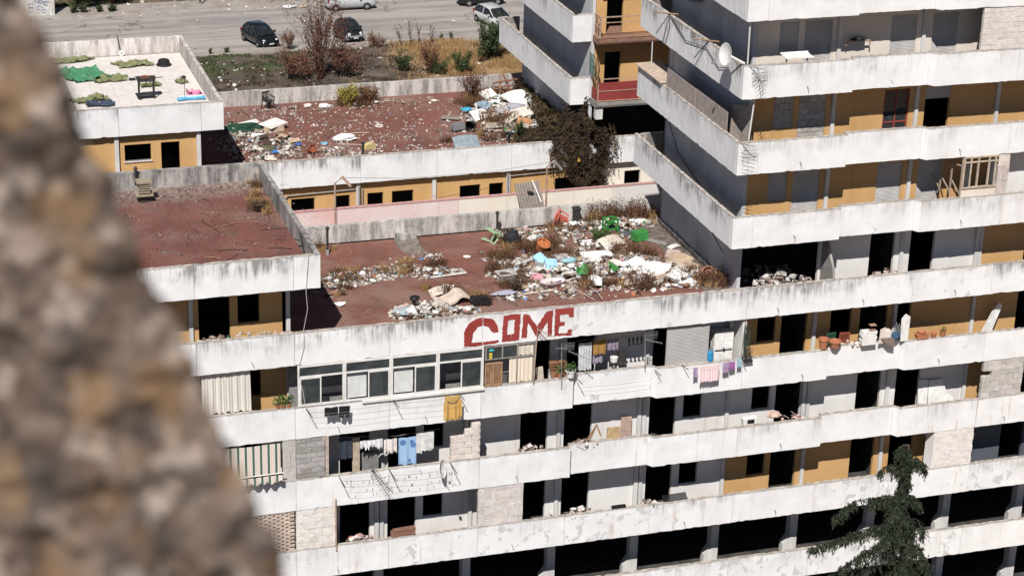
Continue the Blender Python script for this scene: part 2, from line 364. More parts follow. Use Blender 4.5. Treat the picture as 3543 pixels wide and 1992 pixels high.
# ================================================================ building kit
def panel(parent, ox, oy, zt, L, rz=0.0, H=1.31, th=.14, col=(.4, .1, .1), mat=None, name='parapet_panel', chip=1.0):
    nx = max(2, int(L/.16)); nz = 5; v = []; b = MB()
    jt = [-(abs(random.gauss(0, .010))+(R(.015, .05) if random.random() < .05 else 0))*chip for _ in range(nx+1)]
    jb = [(random.gauss(0, .006)+(R(.012, .04) if random.random() < .05 else 0))*chip for _ in range(nx+1)]
    g = .007
    for k in (0, 1):
        for j in range(nz+1):
            for i in range(nx+1):
                x = g+(L-2*g)*i/nx; z = -H*j/nz
                if j == 0: z += jt[i]
                if j == nz: z += jb[i]
                y = th*k + (random.gauss(0, .0025) if not k else 0)
                b.v.append((x, y, z))
    n1 = (nx+1)*(nz+1); I = lambda i, j, k: k*n1+j*(nx+1)+i
    for j in range(nz):
        for i in range(nx):
            b.mi = 0; b.face((I(i, j, 0), I(i, j+1, 0), I(i+1, j+1, 0), I(i+1, j, 0))); b.mi = 1; b.face((I(i, j, 1), I(i+1, j, 1), I(i+1, j+1, 1), I(i, j+1, 1)))
    b.mi = 0
    for i in range(nx):
        b.face((I(i, 0, 0), I(i+1, 0, 0), I(i+1, 0, 1), I(i, 0, 1))); b.face((I(i, nz, 0), I(i, nz, 1), I(i+1, nz, 1), I(i+1, nz, 0)))
    for j in range(nz):
        b.face((I(0, j, 0), I(0, j, 1), I(0, j+1, 1), I(0, j+1, 0))); b.face((I(nx, j, 0), I(nx, j+1, 0), I(nx, j+1, 1), I(nx, j, 1)))
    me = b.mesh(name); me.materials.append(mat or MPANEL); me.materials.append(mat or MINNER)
    c = tuple(max(0, min(1, x*random.choice((.35, .6, .8, 1, 1.2, 1.5))*R(.85, 1.15))) for x in col)
    return link(name, me, parent, (ox, oy, zt), color=(*c, 1), rz=rz)
def wall_run(parent, x0, x1, y, zf, zc, ops, mat, th=.15, name='wall'):
    b = MB(); x = x0
    for a, c, zb, zt in sorted(ops):
        if a > x: b.box(x, a, y, y+th, zf, zc)
        if zt < zc: b.box(a, c, y, y+th, zt, zc)
        if zb > zf: b.box(a, c, y, y+th, zf, zb)
        x = c
    if x < x1: b.box(x, x1, y, y+th, zf, zc)
    return b.build(name, mat, parent, ((x0+x1)/2, y, zf))
def shutter(parent, x0, x1, z0, z1, y, mat=None, sh=.055, name='roller_shutter'):
    b = MB(); n = max(2, int((z1-z0)/sh)); v = []
    for k in range(n+1):
        z = z1-(z1-z0)*k/n
        for dy, dz in ((0, 0), (-.012, -.3*sh), (-.012, -.72*sh), (0, -.95*sh)):
            v.append((dy, max(z0, z+dz)))
    for i in range(len(v)-1): b.quad((x0, y+v[i][0], v[i][1]), (x0, y+v[i+1][0], v[i+1][1]), (x1, y+v[i+1][0], v[i+1][1]), (x1, y+v[i][0], v[i][1]))
    b.box(x0-.03, x0+.02, y-.02, y+.04, z0, z1); b.box(x1-.02, x1+.03, y-.02, y+.04, z0, z1)
    return b.build(name, mat or MSHUT, parent, (x0, y, z0))
_bl = []
for k in range(3):
    b = MB(); b.box(-.5, .5, -.5, .5, -.5, .5)
    b.v = [(x+R(-.03, .03), y+R(-.02, .02), z+R(-.04, .04)) for x, y, z in b.v]; me = b.mesh('concrete_block'); me.materials.append(MBLOCK); _bl.append(me)
def block_wall(parent, x0, x1, z0, z1, y, bw=.5, bh=.25, tone=(.42, .41, .40), skip=None, th=.18, joint=.014, var=.14, name='block_wall', nm='concrete_block', mort=(.45, .43, .41)):
    b = MB()
    if skip is None: b.box(x0+.01, x1-.01, y+.03, y+th-.03, z0, z1-.01)
    else: b.box(x0+.02, x0+.06, y+.05, y+th-.05, z0, z0+.04)
    w = b.build(name, plainm('mortar', mort), parent, (x0, y, z0)); rows = max(1, round((z1-z0)/bh)); h = (z1-z0)/rows
    for r in range(rows):
        x = x0-(bw/2 if r % 2 else 0)
        while x < x1-.02:
            a, c = max(x, x0), min(x+bw, x1); x += bw
            if c-a < .05 or (skip and skip((a+c)/2, z0+(r+.5)*h)): continue
            o = link(nm, random.choice(_bl), w, ((a+c)/2-x0, th/2+R(-.012, .012), (r+.5)*h), local=True)
            o.scale = (c-a-joint, th, h-joint); k = 1+R(-var, var); o.color = (tone[0]*k, tone[1]*k, tone[2]*k*R(.96, 1.03), 1)
    return w
_pm = {}
def plainm(name, c, rough=.85):
    if (name, c) not in _pm: _pm[(name, c)] = simple(name, c, None, 5, rough, .1)
    return _pm[(name, c)]

OPEN = {0: [(1.15, 1.95, 'w'), (2.2, 3.35, 'd')], 1: [(5.85, 6.95, 'd')], 2: [(7.65, 8.75, 'd')], 3: [(12.95, 14.05, 'd')], 4: [(16.0, 17.1, 'd')],
        -1: [(-3.3, -2.17, 'd'), (-1.85, -1.05, 'w')], -2: [(-6.91, -5.74, 'd')], -3: [(-8.73, -7.6, 'd')], -4: [(-14.1, -12.96, 'd'), (-12.66, -11.86, 'w')],
        -5: [(-16.0, -14.81, 'd')], -6: [(-21.26, -20.1, 'd'), (-19.81, -19.0, 'w')], -7: [(-24, -22.9, 'd')], -8: [(-27, -25.9, 'd')]}
def ops_for(i, z0, lst=None):
    return [(a, c, z0-1.0 if k == 'd' else z0-.02, z0+1.22) for a, c, k in (lst if lst is not None else OPEN.get(i, []))]

# ================================================================ front apartment building
A = thing('apartment_building', 'white stepped apartment block in front with red roof terraces and COME painted on its parapet', 'building', (-8, 5, -18))
def band(parent, zt, i0, i1, col, y=0.0, recess=True, x_first=None):
    for i in range(i0, i1):
        x0, x1 = 3.6*i, 3.6*(i+1)
        if x_first is not None and i == i0: x0 = x_first
        if recess and i in (-2, 1, 4):
            panel(parent, x0+.13, y+.25, zt, 3.6-.13-.17, 0, col=col)
            b = MB(); b.poly([(x1-.165, y+.25, zt-1.31), (x1+.005, y+.003, zt-1.31), (x1+.005, y+.14, zt-1.31), (x1-.165, y+.38, zt-1.31)], (0, 0, 1.31))
            b.build('panel_return', MPANEL, parent, (x1-.165, y, zt), color=(*col, 1))
        else:
            x1e = x1+(.125 if recess and i+1 in (-2, 1, 4) else 0)
            panel(parent, x0, y, zt, x1e-x0, 0, col=col)
        ys = y+(.385 if recess and i in (-2, 1, 4) else .142)
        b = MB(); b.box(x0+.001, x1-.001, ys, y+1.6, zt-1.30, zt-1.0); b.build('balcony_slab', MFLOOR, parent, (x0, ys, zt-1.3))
BC = {12: (.40, .30, .1), 9: (.46, .25, .12), 6: (.40, .40, .1), 3: (.42, .25, .25), 0: (.98, .45, .10), -3: (.26, .42, .12), -6: (.28, .25, .60), -9: (.42, .80, .60), -12: (.50, 1.0, .45), -15: (.4, 1.0, .3)}
for z in (12, 9, 6, 3):
    panel(A, -.85, 0, z, .85, 0, col=BC[z]); band(A, z, 0, 5, BC[z])
    b = MB(); b.box(-.7, 0, .142, 1.35, z-1.30, z-1.0); b.build('balcony_slab', MSLAB, A, (-.7, .142, z-1.3))
band(A, 0, -9, 5, BC[0], recess=False); band(A, -3, -9, 5, BC[-3]); band(A, -6, -9, 5, BC[-6])
for z in (-9, -12, -15): band(A, z, -9, 5, BC[z], recess=False)
# lower-left block one storey up: front band, side band
band(A, 3, -9, -5, (1, .40, .1), recess=False); panel(A, -18, 0, 3, 1.0, 0, col=(1, .45, .1))
# storey walls
SPEC = {9: {0: MCREAM, 1: MCREAM, 2: MCREAM, 3: MCREAM, 4: MCREAM}, 6: {k: MYEL for k in range(5)}, 3: {0: MYEL, 1: MYEL, 2: MYEL, 3: MWHITE, 4: MWHITE},
        0: {1: MWHITE, 2: MWHITE, 3: MYEL, 4: MYEL, -6: MYEL, -7: MYEL, -8: MYEL, -9: MYEL},
        -3: {**{k: MYEL for k in (0, 1, 2, 3, 4, -6, -7, -8, -9)}, **{k: MWHITE for k in (-1, -2, -3, -4, -5)}},
        -6: {**{k: MWHITE for k in range(-9, 3)}, 3: MYEL, 4: MWHITE}, -9: {**{k: MWHITE for k in range(-5, 0)}, **{k: MDARK for k in range(-9, -5)}, 0: MYEL, 1: MYEL, 2: MYEL, 3: MBLUEW, 4: MWHITE}}  # bays behind the brick screen coloured near-black in place of shade
CUSTOM = {(-3, 1): [(4.38, 5.32, 'd'), (5.7, 6.95, 'd')], (-3, 2): [(7.25, 8.0, 'd')], (-3, -1): [(-3.3, -1.2, 'd')], (0, 0): []}
FILL = {(9, 0): 'ss', (9, 1): 's', (9, 2): 's', (6, 0): 'bb', (6, 1): 'g', (6, 2): 'h', (3, 0): 'ss', (3, 1): 's', (3, 2): 's'}
for z0, row in SPEC.items():
    for i, m in row.items():
        lst = CUSTOM.get((z0, i), OPEN.get(i, [])); op = ops_for(i, z0, lst)
        x0, x1 = 3.6*i, 3.6*(i+1)
        if z0 > 0 and i == 0 or (z0 == 0 and i == 0): x0 = .1
        if z0 == 0 and i == -6: x1 = -18.0
        wall_run(A, x0+.001, x1-.001, 1.35, z0-1.0, z0+1.70, op, m)
        px = x1+.05
        b = MB(); b.box(px-.075, px+.075, 1.24, 1.349, z0-1.0, z0+1.70); b.build('post', MPOST, A, (px, 1.24, z0-1.0))
        for q, kind in enumerate(FILL.get((z0, i), '')):
            a, c, zb, zt = op[q]; zb2 = max(zb, z0-1.0)
            if kind == 's': shutter(A, a+.035, c-.035, zb2, zt, 1.42)
            elif kind == 'h': shutter(A, a+.035, c-.035, zt-.5, zt, 1.40)
            elif kind == 'b': block_wall(A, a, c, zb2, zt, 1.345, .42, .24, (.40, .385, .37), th=.14, joint=.03, mort=(.58, .54, .50))
            elif kind == 'g':
                fr = MB()
                for xx in (a, (a+c)/2-.03, c-.06): fr.box(xx, xx+.06, 1.40, 1.46, zb2, zt)
                for zz in (zb2, z0-.15, zt-.06): fr.box(a+.06, c-.06, 1.405, 1.455, zz, zz+.06)
                w = fr.build('door_frame', plainm('red_door_frame', (.30, .06, .045)), A, (a, 1.4, zb2))
                g = MB(); g.box(a+.05, c-.05, 1.425, 1.435, zb2+.05, zt-.05); g.build('pane', MGLASS, w, (a, 1.42, zb2))
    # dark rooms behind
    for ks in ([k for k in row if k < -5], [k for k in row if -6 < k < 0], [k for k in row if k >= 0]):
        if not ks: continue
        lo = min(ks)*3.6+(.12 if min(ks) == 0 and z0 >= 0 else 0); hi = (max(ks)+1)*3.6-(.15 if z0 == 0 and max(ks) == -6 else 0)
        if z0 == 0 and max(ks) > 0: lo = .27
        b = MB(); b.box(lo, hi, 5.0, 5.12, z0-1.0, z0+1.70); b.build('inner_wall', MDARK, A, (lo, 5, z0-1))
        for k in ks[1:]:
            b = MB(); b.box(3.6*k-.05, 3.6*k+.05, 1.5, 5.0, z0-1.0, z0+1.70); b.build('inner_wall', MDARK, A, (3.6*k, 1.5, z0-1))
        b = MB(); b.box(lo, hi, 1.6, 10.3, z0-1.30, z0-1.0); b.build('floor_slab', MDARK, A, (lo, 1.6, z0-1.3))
b = MB(); b.box(.1, 18, 1.6, 10.3, 10.70, 11.0); b.build('floor_slab', MDARK, A, (0, 1.6, 10.7))
# open basement storeys with pillars
for z0 in (-12, -15):
    for k in range(-8, 6):
        x = 3.6*k+.02
        b = MB(); b.box(x-.17, x+.17, 1.5, 1.9, z0-1.0, z0+1.70)
        b.poly([(x-.17, 1.51, z0-1.0), (x-.45, 1.51, z0-1.0), (x-.45, 1.51, z0-.55), (x-.17, 1.51, z0-.15)], (0, .32, 0))
        b.build('pillar', MPOST, A, (x, 1.5, z0-1))
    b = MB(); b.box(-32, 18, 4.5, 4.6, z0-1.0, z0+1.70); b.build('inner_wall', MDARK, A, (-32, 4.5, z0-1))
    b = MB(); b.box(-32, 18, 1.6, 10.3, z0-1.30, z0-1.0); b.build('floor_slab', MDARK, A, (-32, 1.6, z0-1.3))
b = MB(); b.box(-32, 18, 10.3, 10.44, -18, -.75); b.box(.1, 18, 9.5, 9.65, -.75, 14); b.build('rear_wall', MWEATH, A, (-32, 10.3, -18))
b = MB(); b.box(-32, -31.85, .2, 10.3, -18, 2.2); b.box(17.85, 18, .2, 10.3, -18, 14); b.build('end_wall', MWHITE, A, (-32, .2, -18))
b = MB(); b.box(.1, 18, .2, 10.3, 13.7, 14.0); b.build('roof_slab', MSLAB, A, (.1, .2, 13.7))
for k in range(5): panel(A, 3.6*k-(.85 if k == 0 else 0), 0, 15, 3.6+(.85 if k == 0 else 0), 0, col=BC[9])
# red terrace between the two higher blocks
b = MB(); b.box(-17.98, .1, .142, 10.44, -1.0, -.75); b.build('terrace_deck', MDECKA, A, (-18, .14, -1))
b = MB()
n = 44; xs = lin(-17.2, .1, n)
for q in range(n):
    b.box(xs[q], xs[q+1], 10.44, 10.65, -1.3, R(-.012, .0))
b.build('rear_parapet', MWEATH2, A, (-17, 10.44, -1.3))
# lower-left block: roof, side wall, parapets
b = MB(); b.box(-32, -17.15, .142, 10.44, 2.0, 2.25); b.build('roof_deck', MDECKL, A, (-32, .14, 2))
b = MB(); b.box(-32, -17.0, 10.44, 10.65, 1.69, 2.985); b.build('rear_parapet', MPARD, A, (-32, 10.44, 1.69))
for q in range(3): panel(A, -17.0+.001, .0+3.55*q+.001, 3, 3.55, math.pi/2, th=.18, col=(1, .3, .05), mat=MPARD)
b = MB(); b.box(-18.15, -18.0, 1.35, 10.3, -.75, 2.0); b.build('side_wall', MYEL, A, (-18, 1.35, -.75))
# tower side: grey wall, overhanging side bands
b = MB(); b.box(.1, .25, 1.345, 9.6, -1.0, 14); b.build('side_wall', MSIDE, A, (.1, 1.35, -1))
for z in (15, 12, 9, 6, 3):
    for q in range(3): panel(A, -.85, 10.65-3.55*q, z, 3.55-(.145 if q == 2 else 0), -math.pi/2, col=(.95, .30, .10))
    panel(A, .95, 10.65, z, 1.8, math.pi, col=(.8, .2, .1))
    b = MB(); b.box(-.708, .1, 1.35, 10.5, z-1.30, z-1.0); b.build('balcony_slab', MSLAB, A, (-.7, 1.35, z-1.3))
# concrete apron along the tower foot
b = MB(); b.box(-1.05, .1, 1.6, 10.4, -.749, -.735); b.build('apron', mat_weathered('mouldy_apron', (.20, .165, .14), (.06, .05, .045)), A, (-1, 1.6, -.75))
b = MB()
for q in range(26):
    y = 2.4+q*.3; b.box(-.02-R(0, .06), .1, y, y+.3, -.735, -.60+R(-.03, .05))
b.build('skirting', mat_weathered('dark_skirting', (.12, .11, .105), (.03, .03, .03)), A, (0, 2.4, -.73))

# ================================================================ rear apartment building
B = thing('apartment_building', 'rear apartment block with white tiled roof, rubbish-strewn red roof and ochre walls', 'building', (-8, 25, -13))
band(B, 0, -9, 3, (.85, .55, .08), y=19.0, recess=False)
band(B, 3, -9, -5, (.65, .12, .1), y=19.0, recess=False); panel(B, -18, 19, 3, 1.0, 0, col=(.5, .2, .1))
Z0 = -1.302
opsB = [(-13.97, -12.88), (-11.92, -11.24), (-10.41, -9.66), (-9.25, -8.23), (-6.0, -5.0), (-4.57, -3.88), (-1.33, -.30)]
for i in range(-9, 0):
    x0, x1 = 3.6*i, 3.6*(i+1)
    wall_run(B, x0+.001, x1-.001, 19.3, -5.0, Z0, [(a, c, -3.9, -1.95) for a, c in opsB if x0 <= a < x1], MYEL)
    b = MB(); b.box(x1-.16, x1+.02, 19.16, 19.299, -5.0, Z0); b.build('post', MPOST, B, (x1, 19.16, -5))
wall_run(B, .001, 10.8, 19.3, -5.0, Z0, [(2.16, 2.97, -2.55, -1.86)], MBEIGE)
b = MB(); b.box(-32, 10.8, 22, 22.1, -5, -1.3); b.build('inner_wall', MDARK, B, (-32, 22, -5))
b = MB(); b.box(-32, 10.8, 19.3, 29.8, -18, -5.0); b.build('lower_storeys', MWEATH, B, (-32, 19.3, -18))
for i in (-9, -8, -7, -6):
    x0, x1 = 3.6*i, min(3.6*(i+1), -18.0)
    wall_run(B, x0+.001, x1-.001, 19.3, -.75, 1.695, [(-21.36, -20.2, .42, 1.18), (-19.76, -18.94, -.75, 1.19)] if i == -6 else [(x0+.9, x0+1.7, -.75, 1.19)], MYEL)
    b = MB(); b.box(x1-.2, x1-.02, 19.16, 19.299, -.75, 1.695); b.build('post', MPOST, B, (x1, 19.16, -.75))
b = MB(); b.box(-21.40, -20.16, 19.24, 19.44, .38, .42); b.build('window_sill', MPOST, B, (-21.4, 19.25, .38))
b = MB(); b.box(-18.15, -18.0, 19.45, 29.7, -.75, 2.0); b.build('side_wall', MYEL, B, (-18.1, 19.4, -.75))
b = MB(); b.box(-32, -18.2, 23, 23.1, -.75, 1.695); b.build('inner_wall', MDARK, B, (-32, 23, -.75))
b = MB(); b.box(-32, -17.15, 19.142, 29.85, 2.0, 2.20); b.build('roof_slab', MSLAB, B, (-32, 19.14, 2))
b = MB(); b.box(-32, -17.0, 29.85, 30.02, 1.69, 2.99); b.build('rear_parapet', mat_weathered('peeling_white_parapet', (.74, .70, .68), (.30, .27, .25)), B, (-32, 29.85, 1.69))
for q in range(3): panel(B, -17.0+.001, 19.0+.001+3.66*q, 3, 3.66, math.pi/2, th=.17, col=(.7, .2, .3), mat=mat_weathered('peeling_grey_parapet', (.62, .58, .55), (.25, .23, .21)) if q == 0 else bpy.data.materials['peeling_grey_parapet'])
# pale square roof tiles laid one by one
MTILE = simple('pale_roof_tile', (.66, .62, .585), (.56, .525, .50), 3, .75, .1, 30)
rt_ = MB(); rt_.box(-27, -17.18, 19.2, 29.84, 2.201, 2.222); tb = rt_.build('tile_bed', plainm('tile_grout', (.33, .30, .28)), B, (-27, 19.2, 2.2))
bb = MB(); bb.box(0, .482, 0, .482, 0, .022); tm = bb.mesh('roof_tile'); tm.materials.append(MTILE)
for i in range(12):
    for j in range(21):
        if i >= 7 and random.random() < .0: continue
        o = link('roof_tile', tm, tb, (-17.68-(i)*.49+27-.0, .06+j*.49+.0, .0215+R(-.004, .004)), local=True); o.rotation_euler = (R(-.006, .006), R(-.006, .006), R(-.01, .01))
# littered red roof
b = MB(); b.box(-17.98, .1, 19.142, 29.85, -1.0, -.75); b.build('roof_deck', MDECKB, B, (-18, 19.14, -1))
b = MB(); xs = lin(-17.2, 6, 40)
for q in range(40): b.box(xs[q], xs[q+1], 29.85, 30.05, -4, R(-.015, .0))
b.build('rear_parapet', MWEATH2, B, (-17, 29.85, -4))
b = MB(); b.box(-32, 10.8, 29.6, 29.84, -14, -1.02); b.build('rear_wall', MWEATH, B, (-32, 29.6, -14))
# rear tower
b = MB(); b.box(.1, .25, 19.005, 29.0, -1.0, 14); b.build('side_wall', MSIDE, B, (.1, 19, -1))
for z in (12, 9, 6, 3):
    for q in range(3): panel(B, -.85, 30.0-3.66*q, z, 3.66-(.145 if q == 2 else 0), -math.pi/2, col=(.85, .25, .15))
    panel(B, -.85, 19.0, z, .95, 0, col=(.35, .1, .1)); panel(B, .2, 30.0, z, 1.05, math.pi, col=(.6, .2, .1))
    b = MB(); b.box(-.708, .1, 19.142, 29.85, z-1.30, z-1.0); b.build('balcony_slab', MSLAB, B, (-.7, 19.14, z-1.3))
b = MB(); b.box(.25, 10, 28.9, 29.05, -1, 14); b.build('rear_wall', MSIDE, B, (.25, 28.9, -1))
b = MB(); b.box(.1, 10, 19.5, 29, 13.7, 14); b.build('roof_slab', MSLAB, B, (.1, 19.5, 13.7))
# access gallery of the rear tower: slabs, ochre wall with doors, red sheet balustrade, rusty rails
for z in (2.0, 5.0, 8.0, 11.0):
    b = MB(); b.box(.16, 10, 18.2, 24, z-.30, z)
    for q in range(4): b.box(.16, 10, 18.2-.02*q, 18.2-.02*q+.02, z-.30+.04*q, z-.02*q)
    b.build('gallery_slab', plainm('rotten_red_timber', (.26, .15, .11)) if z == 5.0 else MSLAB, B, (.16, 18.2, z-.3))
    wall_run(B, .26, 10, 19.1, z, z+2.70, [(.82, 1.62, z, z+2.1), (4.2, 5.1, z, z+2.1)], MYEL)
    b = MB(); b.box(.26, 10, 21.5, 21.6, z, z+2.7); b.box(.6, .7, 19.25, 21.5, z, z+2.7); b.box(2.3, 2.4, 19.25, 21.5, z, z+2.7); b.build('inner_wall', MDARK, B, (.26, 21.5, z))
b = MB(); b.box(.2, .52, 18.25, 18.55, 1.15, 1.70); b.build('beam_stub', MPOST, B, (.2, 18.25, 1.1))
b = MB(); b.box(.26, 10, 21.5, 21.6, -1, 1.7); b.box(.26, 10, 19.15, 21.5, -1.3, -1.0); b.build('inner_wall', MDARK, B, (.26, 21.5, -1))
for z in (5.0, 8.0):
    b = MB()
    for x in (.24, 2.9, 5.5): b.box(x-.03, x+.03, 18.22, 18.28, z, z+1.0)
    b.box(.24, 8, 18.225, 18.275, z+.97, z+1.02); b.box(.24, 8, 18.23, 18.27, z+.72, z+.75)
    for yy in (18.3, 18.6, 18.9): b.box(.20, .25, yy, yy+.04, z, z+1.0)
    b.box(.2, .25, 18.25, 19.0, z+.96, z+1.02); b.box(.2, .25, 18.25, 19.0, z+.45, z+.5)
    b.build('railing', MRUST, B, (.24, 18.22, z))
b = MB(); b.box(.23, 8, 18.20, 18.215, 2.05, 2.92); b.box(.2, .215, 18.21, 19.0, 2.05, 2.55); b.build('balustrade_sheet', MRED, B, (.23, 18.2, 2.05))
b = MB()
for x in (.22, 2.28, 4.4): b.box(x-.025, x+.025, 18.165, 18.198, 2.0, 3.12)
b.box(.2, 8, 18.17, 18.197, 2.50, 2.525); b.box(.2, 8, 18.165, 18.195, 3.07, 3.11); b.box(.2, 8, 18.17, 18.195, 2.02, 2.06); b.box(.17, .2, 18.2, 19.0, 3.0, 3.04)
b.build('railing', plainm('rust_and_cream_rail', (.46, .33, .25)), B, (.2, 18.17, 2.0))
b = MB(); b.tube([(2.75, 18.1, 2.9), (2.75, 18.1, 4.75)], .03, 8); b.build('downpipe', MPOST, B, (2.75, 18.1, 2.9))
# alley gallery with pink and beige parapet
AL = thing('alley_gallery', 'pink and beige parapet of the walkway in the alley between the two blocks', 'walkway', (-6, 17, -18))
for x0, x1, m in ((-20, -14.2, MPINKW), (-14.2, -12.36, MPINK), (-12.35, -6.74, MPINKW), (-6.73, -4.03, MBEIGE), (-4.02, -1.2, MBEIGE), (-1.19, .9, MBEIGE), (.91, 4.0, MWHITE)):
    b = MB(); b.box(x0, x1, 17.0, 17.14, -3.2, -1.76); b.build('parapet_panel', m, AL, (x0, 17, -3.2))
b = MB(); b.box(-20, 4, 16.985, 17.155, -1.759, -1.70); b.build('coping', plainm('pink_coping', (.52, .30, .29)), AL, (-20, 17, -1.76))
b = MB(); b.box(-20, 4, 17.0, 19.29, -3.5, -3.21); b.build('walkway_slab', MSLAB, AL, (-20, 17, -3.5))
for k in range(-5, 2):
    b = MB(); b.box(3.6*k-.2, 3.6*k+.2, 17.6, 18.0, -18, -3.5); b.build('pillar', MSLAB, AL, (3.6*k, 17.6, -18))
# ================================================================ facade details: parts of the front building
def wob(pts, step=.07, amp=.016):
    out = []; n = len(pts)
    for i in range(n):
        a, b_ = pts[i], pts[(i+1) % n]; k = max(1, int(math.hypot(b_[0]-a[0], b_[1]-a[1])/step))
        for q in range(k):
            t = q/k; j = amp if q else amp*.5
            out.append((a[0]+(b_[0]-a[0])*t+R(-j, j), a[1]+(b_[1]-a[1])*t+R(-j, j)))
    return out
def letter(polys):
    b = MB()
    for p in polys: b.poly([(x, -.012, z) for x, z in wob(p)][::-1], (0, .004, 0))
    return b.build('painted_letter', MREDP, A, (polys[0][0][0], -.012, polys[0][0][1]))
letter([[(-11.52, -1.24), (-11.53, -.66), (-11.37, -.33), (-11.05, -.15), (-10.815, -.125), (-10.815, -.455), (-11.0, -.49), (-11.16, -.70), (-11.23, -1.11), (-10.815, -1.125), (-10.815, -1.265), (-11.19, -1.27)],
        [(-10.785, -.12), (-10.39, -.24), (-10.22, -.50), (-10.17, -.78), (-10.40, -.78), (-10.57, -.54), (-10.785, -.45)], [(-10.785, -1.13), (-10.16, -1.11), (-10.15, -1.22), (-10.785, -1.26)]])
letter([[(-10.04, -1.20), (-9.99, -.13), (-9.31, -.12), (-9.35, -1.21), (-9.66, -1.205), (-9.66, -.92), (-9.56, -.91), (-9.54, -.33), (-9.79, -.35), (-9.84, -.92), (-9.67, -.92), (-9.67, -1.205)]])
letter([[(-9.25, -1.13), (-9.21, -.14), (-9.0, -.19), (-8.65, -.71), (-8.28, -.14), (-8.02, -.10), (-8.05, -1.17), (-8.22, -1.18), (-8.22, -.54), (-8.58, -1.12), (-8.68, -1.11), (-9.01, -.48), (-9.05, -1.14)]])
letter([[(-7.94, -1.19), (-7.94, -.07), (-7.18, -.08), (-7.20, -.47), (-7.38, -.46), (-7.39, -.33), (-7.73, -.34), (-7.72, -.62), (-7.55, -.63), (-7.54, -.80), (-7.74, -.80), (-7.77, -1.09), (-7.43, -1.11), (-7.40, -.97), (-7.23, -.96), (-7.23, -1.22)]])
# aluminium window enclosure under the painted word
MBLIND = simple('pale_blind', (.60, .61, .60), (.50, .51, .50), 2, .7, 0)
ux = [-17.89, -16.13, -14.34, -12.53, -10.73]
for k in range(4):
    x0, x1 = ux[k], ux[k+1]; b = MB(); f = .05
    b.box(x0, x0+.07, -.03, .06, -2.99, -1.33); b.box(x1-.07, x1-.002, -.03, .06, -2.99, -1.33)
    b.box(x0+.07, x1-.07, -.025, .055, -1.41, -1.33); b.box(x0+.07, x1-.07, -.025, .055, -1.83, -1.77); b.box(x0+.07, x1-.07, -.035, .06, -2.99, -2.93)
    m = (x0+x1)/2; left = k == 0
    s0, s1 = (x0+.07, m) if left else (m, x1-.07)
    for xx in (s0, s1-f): b.box(xx, xx+f, -.045, -.032, -2.93, -1.83)
    for zz in (-2.93, -1.83-f): b.box(s0+f, s1-f, -.044, -.033, zz, zz+f)
    w = b.build('window', MFRAME, A, (x0, 0, -2.99))
    g = MB(); g.box(s0+f, s1-f, -.041, -.036, -2.88, -1.88); g.build('pane', MGLASS, w, (s0, 0, -2.9))
    g = MB(); g.box(x0+.07, x1-.07, .01, .016, -1.77, -1.41); g.build('pane', MGLASS, w, (x0, 0, -1.8))
    if k in (1, 2):
        for a, c in ((x0+.1, m-.02), (m+.08, m+.62)):
            g = MB(); z = -1.9
            while z > -2.9: g.quad((a, .15, z), (c, .15, z), (c, .12, z-.038), (a, .12, z-.038)); z -= .04
            g.build('blind', MBLIND, w, (a, .14, -2.9))
b = MB(); b.box(-15.46, -10.70, -.10, -.001, -3.09, -2.995); b.build('sill_trim', MFRAME, A, (-15.4, -.1, -3.1))
b = MB(); b.box(-18.0, -10.7, 1.0, 1.1, -4, -1.35); b.build('inner_wall', plainm('room_plaster', (.30, .29, .29)), A, (-18, 1, -4))
# rag-tag screens next to it: wooden lattice cabinet, old panes, curtain
b = MB()
for x in (-10.67, -10.36, -10.03): b.box(x, x+.045, -.03, .03, -2.98, -2.04)
for z in (-2.98, -2.085): b.box(-10.67, -9.985, -.028, .028, z, z+.05)
for q in range(5):
    for x0 in (-10.62, -10.31): b.box(x0+.035+q*.05, x0+.05+q*.05, -.01, .01, -2.93, -2.09)
for q in range(14): b.box(-10.62, -10.03, -.012, -.004, -2.9+q*.06, -2.885+q*.06)
b.build('wooden_screen', plainm('tan_wood', (.42, .25, .14)), A, (-10.67, 0, -2.98))
b = MB()
for x in (-10.67, -10.02, -9.42, -8.72): b.box(x, x+.05, -.02, .02, -1.88, -1.36)
b.box(-10.67, -8.67, -.018, .018, -1.90, -1.86); b.box(-10.67, -8.67, -.018, .018, -1.385, -1.35); b.box(-9.42, -9.38, -.02, .02, -2.98, -1.88); b.box(-8.74, -8.69, -.02, .02, -2.98, -1.88)
w = b.build('window', plainm('grey_old_frame', (.30, .28, .26)), A, (-10.67, 0, -1.9))
for xa, xb in ((-10.62, -10.02), (-9.97, -9.42)):
    g = MB(); g.box(xa, xb, -.004, .004, -1.86, -1.385); g.build('pane', MGLASS, w, (xa, 0, -1.86))
# curtains / cloths hanging in the openings
def cloth(name, mat, x0, x1, zt, zb, y, label, cat, waves=5, amp=.03, group=None, parent=None, slant=0.0, hem=.015, flare=0.0, nx=26, nz=10):
    b = MB(); ph = R(0, 6)
    hj = [R(-hem, hem)*3 if hem else 0 for _ in range(nx+1)]
    for j in range(nz+1):
        t = j/nz
        for i in range(nx+1):
            s = i/nx; xm = (x0+x1)/2; x = xm+(s-.5)*(x1-x0)*(1+flare*t)
            w = amp*(.35+.65*t)*(math.sin(s*waves*6.283+ph)+.4*math.sin(s*waves*13.1+ph*2))
            b.v.append((x+.2*w, y+w-(.02*t), zt+(zb-zt)*t+slant*s+(hj[i] if j == nz else 0)+.010*math.sin(s*9)*(1-t)))
    for j in range(nz):
        for i in range(nx): a = j*(nx+1)+i; b.face((a, a+nx+1, a+nx+2, a+1))
    o = b.build(name, mat, parent, (x0, y, zt), smooth=True)
    if label: tag(o, label, cat, group)
    return o
